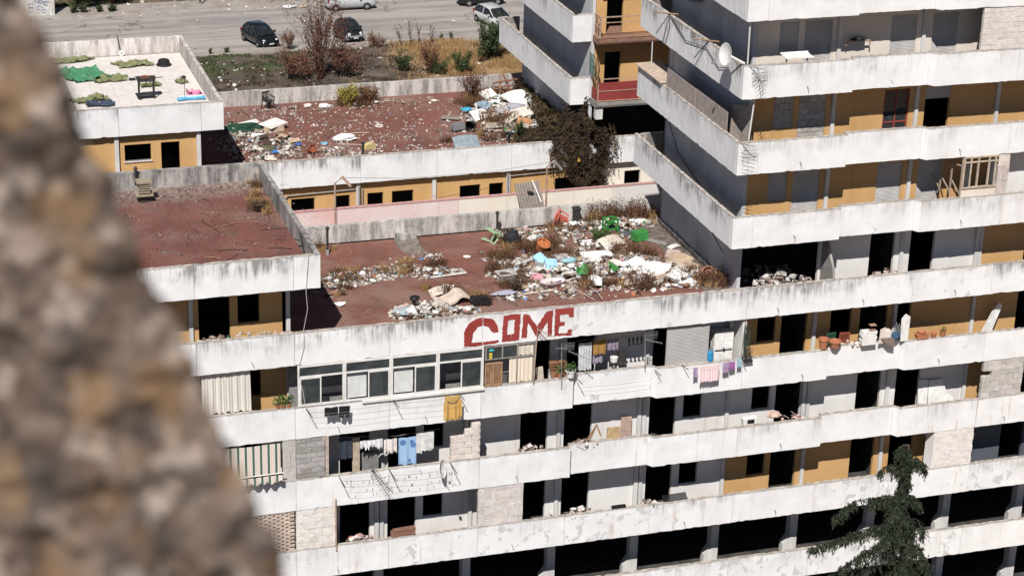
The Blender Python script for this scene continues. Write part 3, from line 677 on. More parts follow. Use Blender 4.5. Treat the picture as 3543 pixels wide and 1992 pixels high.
MCREAMC = mat_stripe('cream_curtain_cloth', [(0, (.68, .60, .50)), (.55, (.60, .52, .43))], .12)
MSTR = mat_stripe('grey_striped_cloth', [(0, (.60, .57, .52)), (.30, (.33, .31, .29)), (.42, (.60, .57, .52)), (.62, (.42, .40, .37)), (.72, (.62, .59, .54))], .30)
MAWN = mat_stripe('green_striped_canvas', [(0, (.62, .55, .49)), (.18, (.44, .38, .34)), (.21, (.62, .55, .49)), (.46, (.44, .38, .34)), (.49, (.62, .55, .49)), (.66, (.045, .11, .085)), (.95, (.62, .55, .49))], .285)
cloth('curtain', MCREAMC, -9.69, -8.74, -1.92, -2.96, .05, 'cream curtain hanging beside the wooden lattice screen under the painted M', 'curtain', 6, .035)
cloth('curtain', plainm('pale_upper_curtain', (.62, .56, .47)), -9.70, -8.74, -1.40, -1.86, .06, 'short pale curtain in the small upper panes above the cream curtain', 'curtain', 5, .02)
cloth('curtain', MSTR, -21.4, -19.62, -1.40, -3.0, .2, 'grey striped curtain hanging across the balcony left of the white windows', 'curtain', 8, .05, flare=.03)
# striped awning on the storey below, with its rod
t = thing('awning', 'green and cream striped awning hanging over the balcony at far left', 'awning', (-19.6, -.1, -4.3))
cloth('canvas', MAWN, -21.0, -18.62, -4.30, -5.52, -.20, None, None, 1, .01, parent=t, hem=0)
cloth('valance', MAWN, -21.0, -18.58, -5.54, -5.80, -.34, None, None, 7, .05, parent=t, hem=.03)
b = MB(); b.tube([(-21.1, -.32, -5.50), (-18.52, -.33, -5.46)], .022, 8); b.build('rod', MFRAME, t, (-21, -.3, -5.5))
# blocked-up openings
G1 = (.34, .33, .325); G2 = (.60, .565, .535); W1 = (.70, .675, .645)
block_wall(A, -18.49, -17.985, -6.0, -4.315, .02, .6, .56, (.52, .505, .49), th=.16)
block_wall(A, -17.98, -16.86, -6.0, -4.315, .03, .40, .205, G1, th=.16, joint=.03, mort=(.46, .43, .405), var=.25)
block_wall(A, -16.855, -16.73, -6.0, -4.315, .0, .13, .09, (.55, .46, .40), th=.2)
block_wall(A, -11.95, -10.84, -6.0, -4.50, .02, .55, .27, (.66, .60, .565), skip=lambda x, z: (x < -11.62 and z > -4.95) or (x < -11.3 and z > -4.72), th=.18, var=.08)
block_wall(A, -10.86, -10.78, -6.0, -4.50, .0, .09, .14, (.62, .56, .52), th=.22)
block_wall(A, 10.90, 12.80, -6.0, -4.315, .02, .42, .235, (.50, .475, .455), skip=lambda x, z: (x < 11.2 and -5.0 < z < -4.7), th=.16, var=.12)
block_wall(A, -18.0, -16.47, -9.0, -7.315, .02, .5, .28, W1, th=.16, joint=.006, var=.035, mort=(.64, .61, .58))
block_wall(A, -10.8, -8.97, -9.0, -7.315, .02, .5, .28, (.60, .565, .55), th=.16, joint=.006, var=.07, mort=(.68, .65, .62))
block_wall(A, 9.03, 10.82, -9.0, -7.315, .02, .5, .28, (.72, .69, .665), th=.16, joint=.006, var=.04, mort=(.66, .62, .60))
block_wall(A, 9.07, 14.3, 9.0, 10.685, .03, .45, .2, (.64, .60, .57), th=.14, joint=.007, var=.05, mort=(.57, .53, .50))
block_wall(A, 10.47, 10.97, 3.0, 4.685, .03, .5, .55, (.58, .52, .49), th=.16)
b = MB(); b.poly([(8.97, .02, -9.0), (8.97, .02, -7.3), (8.75, .9, -7.3), (8.8, .9, -7.6), (8.86, .5, -7.75), (8.84, .5, -9.0)], (.06, 0, 0)); b.build('wall_stub', MWHITE, A, (8.97, 0, -9))
# openwork brick screen at lower left
w = MB(); w.box(-20.6, -20.5, .06, .16, -9.0, -8.95); w = w.build('brick_screen', MPOST, A, (-20.5, .06, -9))
bm = MB(); bm.box(-.122, .122, -.06, .06, -.038, .038); bm = bm.mesh('brick'); bm.materials.append(MBLOCK)
for r in range(21):
    x = -18.19-(.165 if r % 2 else 0)
    while x > -20.5:
        o = link('brick', bm, w, (x+20.5, .04+R(-.008, .008), .04+r*.0795), local=True); k = R(.85, 1.15); o.color = (.52*k, .43*k, .365*k, 1); x -= .33
# wooden window box on the second balcony from the top right
b = MB(); T4 = 3.0
for x in (8.93, 9.22, 9.55, 10.02, 10.30): b.box(x-.03, x+.03, -.03, .05, 3.42, 4.62)
b.box(8.9, 10.42, -.028, .048, 4.62, 4.69); b.box(8.9, 10.42, -.028, .048, 3.36, 3.42); b.box(8.9, 10.42, -.02, .05, 4.42, 4.46)
w = b.build('window', plainm('peeling_cream_timber', (.52, .43, .34)), A, (8.9, 0, 3.4))
for xa, xb in ((8.96, 9.19), (10.05, 10.27)):
    g = MB(); g.box(xa, xb, 0, .01, 3.42, 4.42); g.build('pane', MGLASS, w, (xa, 0, 3.42))
b = MB(); b.box(8.9, 10.45, .03, .15, 3.0, 3.358); b.build('window_breast', MCREAM, A, (8.9, .03, 3))
b = MB()
for y0, y1 in ((.05, .45), (.5, .9), (.95, 1.33)):
    b.bar((8.90-y0*.45, y0, 3.0), (8.90-y0*.45, y0, 4.66), .06); b.bar((8.90-y0*.45, y0, 4.3), (8.90-y1*.45, y1, 4.3), .05); b.bar((8.90-y0*.45, y0, 3.1), (8.90-y1*.45, y1, 3.6), .04)
b.build('timber_screen', plainm('tan_screen_timber', (.36, .29, .225)), A, (8.9, 0, 3))
# jagged remnant of a balcony divider, white partition further right
b = MB(); b.poly([(3.72, .15, -.9), (3.72, .18, -.1), (3.72, .30, .35), (3.72, .62, .75), (3.72, .85, 1.15), (3.72, 1.05, 1.3), (3.72, 1.34, 1.66), (3.72, 1.34, -1.0)], (.1, 0, 0)); b.build('broken_divider', MSLAB, A, (3.7, .15, -1))
b = MB(); b.box(11.15, 14.3, .85, 1.0, 2.0, 4.69); b.build('partition', MWHITE, A, (11.1, .85, 2))
b = MB(); b.box(-.2, .12, 1.0, 1.1, -4.0, -1.4); b.box(-.05, .12, .14, 1.3, -4.0, -1.35); b.build('balcony_divider', MWHITE, A, (-.2, .14, -4))
for z0, xs in ((-6, (3.62, -3.58, -10.78)), (-9, (-3.58, -14.38)), (0, (10.85,))):
    for x in xs:
        b = MB(); b.box(x-.26, x-.10, 1.22, 1.345, z0-1, z0+1.69); b.build('post', MPOST, A, (x, 1.2, z0-1))
# big metal roller blind on the balcony under the long parapet
shutter(A, -3.21, -1.49, -3.35, -1.42, .16, simple('zinc_blind', (.38, .37, .36), (.33, .325, .32), 2, .5, .05), .058)
# little spouts under the bands
for z, xs in ((9, (1.8, 5.3)), (6, (1.76, 8.6, 11.5)), (3, (1.75, 5.2, 9.0)), (0, (1.3, 5.0, 9.1, -19.6)), (-3, (-16.4, -13.0, 8.7, 2.6)), (-6, (-9.3, 12.1, 1.9)), (-9, (-16.45, -9.4, -2.1, 1.9))):
    for x in xs:
        b = MB(); zz = z-.95; b.tube([(x, .02, zz), (x+.01, -.13, zz-.02), (x+.02, -.15, zz-.10)], .014, 6); b.build('spout', MGALV, A, (x, 0, zz))
# half-loose steel pipe on the parapet of the lowest inhabited storey
b = MB(); b.tube([(-16.49, -.05, -6.98), (-16.47, -.05, -9.2)], .03, 8); b.build('downpipe', MRUST, A, (-16.5, -.05, -9.2))
# boards on the third side balcony: closed box lid, long grey panels, leaning door
b = MB(); b.obox((-.45, 9.25, 6.08), ((1, 0, .05), (0, 1, 0), (-.05, 0, 1)), (.52, 1.45, .02)); tag(b.build('board', plainm('sun_bleached_plywood', (.52, .42, .34)), None, (-.45, 9.25, 6.08)), 'bleached plywood sheet lying flat across the end of a tower side balcony', 'board')
b = MB(); b.box(-.76, -.73, 1.4, 4.55, 5.9, 6.76); b.box(-.76, -.73, 4.6, 7.62, 5.9, 6.74); b.box(-.72, -.68, 7.55, 7.75, 5.95, 6.55)
tag(b.build('board', plainm('taupe_panel', (.36, .31, .285)), None, (-.75, 4.5, 5.9)), 'long taupe panels standing along the tower side balcony parapet', 'board')
b = MB(); b.poly([(-.35, 2.05, 5.0), (-.05, 1.05, 5.0), (-.05, .6, 7.2), (-.32, 1.95, 6.9)], (.04, .02, 0)); tag(b.build('door_leaf', plainm('taupe_door', (.40, .345, .31)), None, (-.3, 1.5, 5)), 'loose taupe door leaf leaning at the corner of the tower balcony', 'door')

# ================================================================ antennas and dishes
def antenna(label, base, top, booms=(), grid=None, mat=None, group=None):
    t = thing('tv_antenna', label, 'antenna', base, group=group); m = mat or MGALV
    b = MB(); b.tube([base, top], .018, 6); b.build('mast', m, t, base)
    for o_, d, n, w in booms:
        o_ = Vector(o_); d = Vector(d); b = MB(); b.bar(o_, o_+d, .018)
        s = d.cross(Vector((0, 0, 1))); s = s.normalized() if s.length > 1e-4 else Vector((1, 0, 0)); uu = s.cross(d).normalized()
        for k in range(n):
            p = o_+d*(.08+.88*k/max(1, n-1)); L = w*(1-.45*k/n); q = s if k % 2 or w < .3 else s
            b.bar(p-q*L/2, p+q*L/2, .009)
        b.build('boom', m, t, o_)
    if grid:
        c, w, h, k = grid; c = Vector(c); b = MB()
        for q in range(k): b.bar(c+Vector((-w/2+w*q/(k-1), 0, -h/2)), c+Vector((-w/2+w*q/(k-1), -.12*abs(q-k/2)/k, h/2)), .008)
        b.bar(c+Vector((-w/2, 0, 0)), c+Vector((w/2, 0, 0)), .012); b.build('reflector', m, t, c)
    return t
antenna('thin tv antenna on a pole crossing the painted letter M', (-8.76, -.12, -3.0), (-8.64, -.1, -.66), [((-8.66, -.1, -.78), (.55, -.45, -.22), 9, .34), ((-8.66, -.1, -.95), (.25, -.2, -.2), 5, .3)], mat=MRUST)
antenna('tv antenna with wire reflector above the potted plant on the balcony', (-7.60, -.1, -3.35), (-7.65, -.08, -1.5), [((-7.9, -.1, -1.66), (.42, -.05, -.04), 3, .3), ((-7.4, -.15, -1.8), (.72, -.55, -.22), 8, .26)], ((-7.35, -.05, -1.66), .42, .34, 12))
antenna('tv antenna standing on the balcony corner left of the big roller blind', (-4.12, .07, -3.0), (-4.19, .05, -1.5), [((-4.2, .05, -1.75), (.62, -.3, -.1), 9, .3)], ((-3.9, .1, -1.62), .45, .36, 10))
antenna('tv antenna leaning off the tower corner below the satellite dish', (-.70, .05, 9.0), (-.40, -.25, 8.95), [((-.4, -.25, 8.95), (.16, -.30, -.95), 9, .62), ((-.62, -.2, 9.0), (.3, -.35, .02), 4, .3)], ((-.32, -.3, 8.78), .6, .5, 12))
antenna('tv antenna leaning off the tower corner one balcony lower', (-.80, .05, 6.0), (-.55, -.25, 5.95), [((-.55, -.25, 5.95), (-.1, -.35, -1.0), 9, .6), ((-.7, -.2, 6.0), (.3, -.3, 0), 4, .3)], ((-.5, -.3, 5.78), .6, .45, 12))
antenna('long many-pronged tv antenna poking from the laundry balcony', (-15.05, .05, -6.0), (-15.02, -.12, -5.9), [((-15.1, -.05, -5.92), (.50, -1.15, -.42), 18, .40)], mat=MIRON)
for lab, pts in (('dark cable bundle hanging on the uppermost side band of the tower', [(-.9, 7.4, 9.05), (-.92, 7.6, 8.6), (-.9, 7.95, 7.75)]), ('second dark cable running down the uppermost side band of the tower', [(-.9, 7.35, 9.05), (-.92, 7.3, 8.5), (-.9, 7.7, 7.75)]), ('slack cable along the upper side band behind the dish', [(-.88, 7.3, 8.98), (-.9, 5.6, 8.45), (-.9, 3.5, 8.75), (-.9, 2.2, 8.3), (-.9, 1.2, 8.6)]), ('straight wire falling from the stick on the upper side band', [(-.9, 3.4, 9.05), (-.9, 4.5, 7.75)]), ('wire loop on the shaded tower wall above the terrace', [(.085, 9.2, 3.9), (.085, 8.0, 2.9), (.085, 5.0, 2.2), (.085, 2.6, 2.0)]), ('cable on the tower wall above the rubbish heap', [(.085, 5.0, 1.7), (.085, 4.2, .9), (.085, 2.8, .4)])):
    b = MB(); b.tube(pts, .014, 5); tag(b.build('cable', MIRON, None, pts[0]), lab, 'cable')
for lab, p, q, m in (('pale wooden stick poking out over the upper side band, nearer the corner', (-.6, 3.0, 9.1), (-1.25, 4.0, 8.98), MWOOD), ('pale wooden stick poking out over the upper side band, at its far end', (-.6, 7.2, 9.08), (-1.3, 8.0, 9.0), MWOOD), ('weathered white pole standing at the uppermost tower corner', (-.62, .2, 9.0), (-.63, .2, 10.68), MPOST), ('weathered white pole at the tower corner between the two antennas', (-.35, .2, 6.0), (-.2, .25, 7.68), MPOST)):
    b = MB(); b.tube([p, q], .03, 6); tag(b.build('pole', m, None, p), lab, 'pole')
def dish(label, c, nrm, r, arm_to, lnb):
    t = thing('satellite_dish', label, 'satellite dish', c); n = Vector(nrm).normalized(); b = MB()
    b.lathe([(0.001, 0), (r*.35, .012), (r*.7, .05), (r*.95, .095), (r, .105), (r*1.01, .10), (r*.7, .035), (.001, -.02)], c, 26, n); b.build('reflector', MWHITEP, t, c, smooth=True)
    b = MB(); b.tube([Vector(c)-n*.02, arm_to], .035, 8); b.build('arm', MWHITEP, t, c)
    b = MB(); b.tube([Vector(c)-Vector((0, 0, r*.9)), lnb], .010, 6); b.obox(lnb, ((1, 0, 0), (0, 1, 0), (0, 0, 1)), (.04, .04, .05)); b.build('feed', MGALV, t, lnb)
dish('white satellite dish on the upper tower corner', (-1.32, .52, 9.33), (-.93, -.12, .14), .43, (-.80, .05, 9.08), (-1.75, .85, 8.95))
dish('white satellite dish on the laundry balcony parapet', (-12.42, -.22, -6.16), (.78, -.52, .22), .36, (-12.3, .0, -6.1), (-12.2, -.75, -6.5))
# ================================================================ laundry, racks, things on the balconies
def rack(label, xs, z, reach=.6, sag=.05, n=4, drop=.12, pegs=0):
    t = thing('clothes_rack', label, 'clothes rack', ((xs[0]+xs[-1])/2, 0, z))
    for x in xs:
        b = MB(); b.bar((x, .02, z), (x+.12, -reach, z-drop), .022); b.build('arm', MIRON, t, (x, 0, z))
    for q in range(n):
        y = -reach*(q+1)/n; b = MB()
        for a, c in zip(xs[:-1], xs[1:]):
            b.tube([(a+(c-a)*s/6+.1, y, z-drop*(q+1)/n-sag*4*(s/6)*(1-s/6)) for s in range(7)], .0035, 4)
        b.build('line', plainm('grey_cord', (.38, .38, .38)), t, (xs[0], y, z))
    if pegs:
        for q in range(pegs):
            x = R(xs[0], xs[-1]); y = -reach*random.choice([(k+1)/n for k in range(n)]); b = MB()
            b.box(x-.008, x+.008, y-.01, y+.01, z-drop*.6-.09, z-drop*.6+.01); b.build('peg', MIRON, t, (x, y, z))
    return t
rack('clothes lines on arms in front of the white window enclosure', [-17.6, -14.3, -11.75], -3.06)
rack('sagging clothes lines with pegs on the laundry balcony', [-16.37, -14.39, -11.99], -6.03, .62, .08, 4, .2, 26)
rack('clothes lines across the recessed balcony panel', [-6.95, -3.72], -3.08, .35, .04, 3, .1)
rack('short clothes lines carrying the striped and lilac washing', [-2.6, -.15], -2.98, .4, .01, 3, .06)
MDKT = plainm('black_cloth', (.014, .014, .016)); MLIL = plainm('lilac_cloth', (.42, .30, .46)); MPUR = plainm('purple_cloth', (.34, .13, .36)); MLBL = plainm('light_blue_cloth', (.33, .50, .62))
MPKS = mat_stripe('pink_striped_cloth', [(0, (.72, .56, .58)), (.5, (.55, .30, .34)), (.66, (.74, .62, .63))], .085)
cloth('garment', MDKT, -16.97, -16.45, -2.99, -3.33, -.34, 'black vest hanging on the line below the windows', 'garment', 2, .015)
b = MB(); b.poly([(-16.42, -.36, -2.98), (-16.0, -.36, -3.0), (-16.02, -.36, -3.45), (-16.14, -.36, -3.48), (-16.2, -.36, -3.3), (-16.27, -.36, -3.48), (-16.42, -.36, -3.40)], (0, .012, 0)); tag(b.build('garment', MDKT, None, (-16.2, -.35, -3.2)), 'black shorts hanging on the line below the windows', 'garment')
# ochre hooded top
t = thing('garment', 'ochre hooded top pegged upside down on the line', 'garment', (-12.03, -.32, -3.1)); MOC = simple('ochre_fleece', (.55, .345, .11), (.46, .28, .085), 6, .95, .2)
cloth('body', MOC, -12.33, -11.74, -3.08, -4.06, -.32, None, None, 2, .022, parent=t, flare=.12, hem=.02)
b = MB(); b.poly([(-12.31, -.36, -3.08), (-11.76, -.36, -3.08), (-11.83, -.36, -3.24), (-12.02, -.36, -3.36), (-12.22, -.36, -3.26)], (0, -.03, 0)); b.build('hood', MOC, t, (-12, -.36, -3.1))
cloth('sleeve', MOC, -12.38, -12.20, -3.30, -4.0, -.36, None, None, 1, .02, parent=t, slant=0); cloth('sleeve', MOC, -11.84, -11.66, -3.25, -3.95, -.36, None, None, 1, .02, parent=t)
cloth('garment', MPKS, -1.95, -1.13, -3.0, -3.66, -.30, 'pink striped cloth drying on the short balcony line', 'garment', 7, .022)
cloth('garment', MLIL, -2.24, -2.05, -3.02, -3.42, -.30, 'small lilac cloth left of the pink striped washing', 'garment', 1, .02)
cloth('garment', MLIL, -.98, -.72, -2.95, -3.38, -.28, 'lilac cloth bunched on the line right of the pink striped washing', 'garment', 3, .03)
cloth('garment', MPUR, -.72, -.47, -2.95, -3.28, -.28, 'purple cloth bunched beside the lilac one', 'garment', 3, .03)
cloth('garment', MLBL, -.37, -.18, -2.86, -3.22, -.26, 'light blue cloth at the right end of the short line', 'garment', 2, .02)
# washing inside the balcony right of the painted E
b = MB(); b.tube([(-6.9, .5, -1.72), (-4.0, .5, -1.76)], .008, 4); tag(b.build('clothes_line', MGALV), 'clothes line strung inside the balcony below the painted E', 'clothes line')
cloth('garment', plainm('grey_white_cloth', (.52, .53, .55)), -6.75, -6.2, -1.84, -2.98, .5, 'grey white sheet hanging in the shade of the balcony', 'garment', 5, .05)
cloth('garment', plainm('brown_cloth', (.34, .19, .06)), -6.15, -5.62, -1.78, -2.38, .5, 'brown towel hanging in the shade of the balcony', 'garment', 2, .02)
cloth('garment', plainm('mauve_cloth', (.26, .22, .29)), -5.58, -5.12, -1.80, -2.25, .5, 'mauve shirt hanging in the shade of the balcony', 'garment', 3, .03)
cloth('garment', plainm('lilac_towel', (.30, .26, .34)), -6.1, -5.7, -2.35, -2.8, .62, 'greyish lilac towel behind the brown towel', 'garment', 3, .03)
for k in range(4):
    b = MB(); x = -4.7+.17*k; b.poly([(x, .5, -1.82), (x+.07, .5, -1.82), (x+.08, .5, -2.08), (x+.14, .5, -2.16), (x+.02, .5, -2.16)], (0, .02, 0))
    tag(b.build('sock', MDKT, None, (x, .5, -2)), 'black sock in the row pegged on the shaded balcony line', 'sock', 'black socks on the shaded line')
t = thing('barbecue_stand', 'small dark grill stand with a pot on the shaded balcony', 'grill', (-5.05, .6, -3.0)); b = MB()
for x in (-5.35, -4.75):
    for y in (.45, .75): b.tube([(x, y, -4), (x, y, -2.85)], .012, 5)
b.build('legs', MIRON, t); b = MB(); b.box(-5.4, -4.7, .42, .78, -2.86, -2.80); b.box(-5.05, -4.75, .5, .7, -2.80, -2.45); b.build('body', MIRON, t); b = MB(); b.lathe([(.001, -2.8), (.14, -2.8), (.16, -2.62), (.001, -2.62)], (-5.22, .6, 0), 12); b.build('pot', MWHITEP, t)
# things left of it
def pot(label, x, y, z, r, h, mat=None, plant=None, group=None, tilt=None, cat='flower pot'):
    t = thing('flower_pot', label, cat, (x, y, z), group=group); b = MB()
    b.lathe([(.001, .02), (r*.68, 0), (r*.72, .01), (r*.96, h*.82), (r*1.08, h*.84), (r*1.10, h), (r*.95, h), (r*.90, h*.75), (.001, h*.74)], (0, 0, 0), 16)
    b.build('pot', mat or MTERRA, t, local=True)
    if plant:
        b = MB(); n, hh, sp = plant
        for q in range(n):
            a = R(0, 6.28); rr = R(0, sp); p = Vector((rr*math.cos(a), rr*math.sin(a), h*.8+R(0, hh))); s = R(.025, .05); d = Vector((R(-1, 1), R(-1, 1), R(-.3, 1))).normalized()*s; e = d.orthogonal().normalized()*s*.6
            b.quad(p-d, p+e, p+d, p-e)
        b.build('foliage', MLEAFG, t, local=True)
    if tilt: t.rotation_euler = tilt
    return t
MLEAFG = mat_leaf('green_leaves', (.035, .075, .018), (.10, .15, .04), 6)
pot('white pot with a bushy green plant on the balcony parapet', -7.22, -.02, -2.98, .19, .30, MWHITEP, (160, .34, .26))
pot('terracotta pot with a small shrub beside the white pot', -7.62, .1, -2.98, .13, .2, None, (110, .30, .22))
for k, (x, lab) in enumerate(((-18.62, 'leftmost of three small terracotta pots beside the striped curtain'), (-18.42, 'middle of three small terracotta pots beside the striped curtain'), (-18.2, 'rightmost of three small terracotta pots, next to the white window frame'))):
    pot(lab, x, .08, -2.99, .10, .17, None, (120, .34, .20))
pot('large terracotta pot on a metal ring at the balcony step', 3.5, .08, -2.98, .20, .44)
pot('wide terracotta bowl in front of the green chair', 4.02, .10, -2.98, .24, .28)
pot('small empty terracotta pot on the right balcony parapet', 8.42, .07, -2.99, .12, .18)
pot('terracotta pot with a dry plant on the right balcony parapet', 8.84, .07, -2.99, .13, .24, None, (40, .22, .14))
t = thing('planter_box', 'terracotta planter box with stacked bowls on the right balcony parapet', 'planter', (7.9, .09, -2.99)); b = MB(); b.box(-.25, .25, -.12, .12, 0, .20); b.box(-.28, .28, -.14, .14, .17, .21); b.build('box', MTERRA, t, local=True); b = MB(); b.lathe([(.001, .2), (.15, .2), (.19, .30), (.17, .30), (.001, .24)], (-.03, 0, 0), 14); b.build('bowl', MTERRA, t, local=True)
t = thing('wicker_basket', 'brown wicker basket lid leaning on the balcony', 'basket', (-7.55, .45, -3.2)); b = MB(); b.obox((-7.55, .5, -2.85), ((1, 0, 0), (0, .5, .86), (0, -.86, .5)), (.32, .36, .05))
for q in range(5): b.obox((-7.55, .44, -2.98+q*.11), ((1, 0, 0), (0, 1, 0), (0, 0, 1)), (.33, .03, .025))
b.build('lid', plainm('brown_wicker', (.24, .12, .065)), t, (-7.5, .45, -3))
b = MB(); b.obox((-8.35, .5, -3.0), ((1, 0, .12), (0, 1, 0), (-.12, 0, 1)), (.20, .03, .33)); tag(b.build('board', plainm('cream_board', (.60, .52, .44)), None, (-8.3, .5, -3)), 'cream board leaning beside the wicker basket', 'board')
t = thing('water_container', 'yellow water jug with a turquoise lid on the upper ledge of the wooden screen', 'container', (-10.45, .1, -1.86)); b = MB(); b.lathe([(.001, 0), (.12, 0), (.125, .22), (.05, .32), (.001, .32)], (0, 0, 0), 14); b.build('jug', plainm('yellow_plastic', (.52, .42, .06)), t, local=True); b = MB(); b.lathe([(.001, .30), (.16, .33), (.12, .40), (.001, .42)], (.03, 0, 0), 14); b.build('lid', plainm('turquoise_plastic', (.04, .36, .38)), t, local=True)
t = thing('gas_bottle', 'blue gas bottle beside the big roller blind', 'gas bottle', (-1.36, .12, -3.0)); b = MB(); b.lathe([(.001, 0), (.11, 0), (.125, .05), (.125, .36), (.09, .45), (.001, .46)], (0, 0, 0), 16); b.build('body', plainm('bright_blue_paint', (.03, .25, .50), .5), t, local=True); b = MB(); b.lathe([(.06, .46), (.07, .46), (.07, .54), (.06, .54)], (0, 0, 0), 12); b.build('collar', MGALV, t, local=True)
t = thing('cabinet', 'white two-door metal cabinet on the balcony right of the roller blind', 'cabinet', (-.6, .7, -4.0)); b = MB(); b.box(-1.02, -.2, .6, .95, -4, -2.04); b.build('carcass', MWHITEP, t, (-.6, .6, -4)); 
for a, c in ((-1.0, -.62), (-.6, -.22)):
    b = MB(); b.box(a, c, .58, .598, -3.9, -2.06)
    for q in range(12): b.box(a+.04, c-.04, .572, .58, -3.8+q*.14, -3.79+q*.14)
    b.build('door', MWHITEP, t, (a, .58, -3.9))
b = MB(); b.box(-.98, -.24, .55, .575, -2.82, -2.78); b.box(-.64, -.56, .53, .575, -2.84, -2.72); b.build('bar', MIRON, t, (-.98, .55, -2.8))
# dried palm in a wire basket at the joint of the balconies
t = thing('dry_palm', 'dried palm fronds in a wire basket hanging at the balcony joint', 'plant', (.1, -.05, -3.0)); b = MB()
for q in range(34):
    x = R(-.08, .22); b.tube([(x, -.04+R(-.05, .05), -1.42-R(0, .5)), (x+R(-.1, .12), -.06, -2.2), (x+R(-.12, .16), -.08+R(-.05, .05), -2.95)], .008, 3)
b.build('fronds', plainm('grey_green_fronds', (.05, .065, .055)), t, (.1, 0, -3)); b = MB()
for q in range(8): b.bar((0+.04*q, -.14, -3.02), (0+.045*q, -.16, -2.5), .008)
for q in range(4): b.box(-.01, .33, -.16, -.15, -3.02+q*.16, -3.01+q*.16)
b.box(-.02, .34, -.2, -.02, -3.1, -3.03); b.build('basket', MIRON, t, (.1, -.1, -3))
# right balcony collection
t = thing('carton_stack', 'stack of white cartons on the balcony parapet', 'boxes', (5.48, .1, -2.99))
for k in range(5):
    b = MB(); d = R(-.03, .03); b.box(-.32+d, .31+d, -.14, .16, k*.118, k*.118+.11); b.build('carton', MWHITEP, t, local=True)
b = MB()
for a in (0, 1):
    for q in range(4): b.bar((5.5+.25*(q % 2), -.02+.2*(q//2), -2.39), (5.5+.25*(q % 2), -.02+.2*(q//2), -2.17), .012)
    b.box(5.49, 5.76, -.03, .19, -2.39+.21*a, -2.375+.21*a)
tag(b.build('wire_cage', MRUST, None, (5.6, .1, -2.3)), 'small rusty wire cage on top of the white cartons', 'cage')
t = thing('cabinet', 'small white cabinet with open door beside the cartons on the parapet', 'cabinet', (6.2, .2, -2.99)); b = MB(); b.box(6.2, 6.47, .02, .3, -2.99, -2.5); b.build('carcass', MCREAM, t, (6.2, .1, -2.9)); b = MB(); b.poly([(5.92, -.02, -2.99), (6.2, .02, -2.99), (6.2, .02, -2.32), (5.95, -.02, -2.38)], (0, .03, 0)); b.build('door', MCREAM, t, (6, 0, -2.9))
b = MB(); b.poly([(5.97, -.06, -2.76), (6.60, -.06, -2.78), (6.58, -.14, -3.12), (6.30, -.13, -3.05)], (0, .03, .01)); tag(b.build('stone_slab', plainm('brown_stone', (.20, .15, .13)), None, (6.3, -.1, -2.9)), 'brown stone slab tipped over the edge of the parapet', 'slab')
def crumple(r, seed, sub=2, flat=.7, amp=.35):
    rnd = random.Random(seed); import bmesh
    bm_ = bmesh.new(); bmesh.ops.create_icosphere(bm_, subdivisions=sub, radius=1)
    off = Vector((rnd.uniform(0, 50), rnd.uniform(0, 50), rnd.uniform(0, 50)))
    for v in bm_.verts:
        k = 1+amp*1.6*mnoise.noise(v.co*1.6+off)+amp*.9*mnoise.noise(v.co*4+off)
        v.co *= k; v.co.z = max(-.55, v.co.z)*flat; v.co *= r
    me = bpy.data.meshes.new('crumpled'); bm_.to_mesh(me); bm_.free(); return me
def lump(name, label, cat, loc, size, mat, seed=1, group=None, sub=2, rz=0, smooth=False):
    me = crumple(1, seed, sub); me.materials.append(mat)
    if smooth: me.polygons.foreach_set('use_smooth', [True]*len(me.polygons))
    o = link(name, me, None, loc, rz=rz); o.scale = size; return tag(o, label, cat, group)
lump('plastic_bag', 'dark blue bag of odds and ends on the balcony parapet', 'bag', (6.7, .06, -2.78), (.24, .16, .30), plainm('dark_blue_bag', (.04, .085, .16)), 5)
for k in range(5):
    b = MB(); b.tube([(6.62+.05*k, .08, -2.7), (6.6+.07*k, .05, -2.12-R(0, .25))], .018, 6); tag(b.build('glass_bottle', MGALV, None, (6.7, .08, -2.7)), 'slim bottle sticking out of the dark blue bag', 'bottle', 'bottles in the dark blue bag')
b = MB(); b.poly([(6.90, .0, -2.99), (7.24, .02, -3.02), (7.28, .06, -1.98), (7.05, .02, -1.82), (6.86, .0, -2.02)], (.0, .035, 0)); tag(b.build('panel_sheet', MWHITEP, None, (7, 0, -2.5)), 'tall white sheet of card standing on the parapet corner', 'panel')
b = MB(); b.poly([(10.75, .75, -4.0), (11.35, .8, -4.0), (11.97, .9, -2.34), (11.84, .9, -2.14), (11.5, .85, -2.55)], (.0, .05, 0)); tag(b.build('board', MWHITEP, None, (11, .8, -3.5)), 'long white board leaning across the right ochre balcony', 'board')
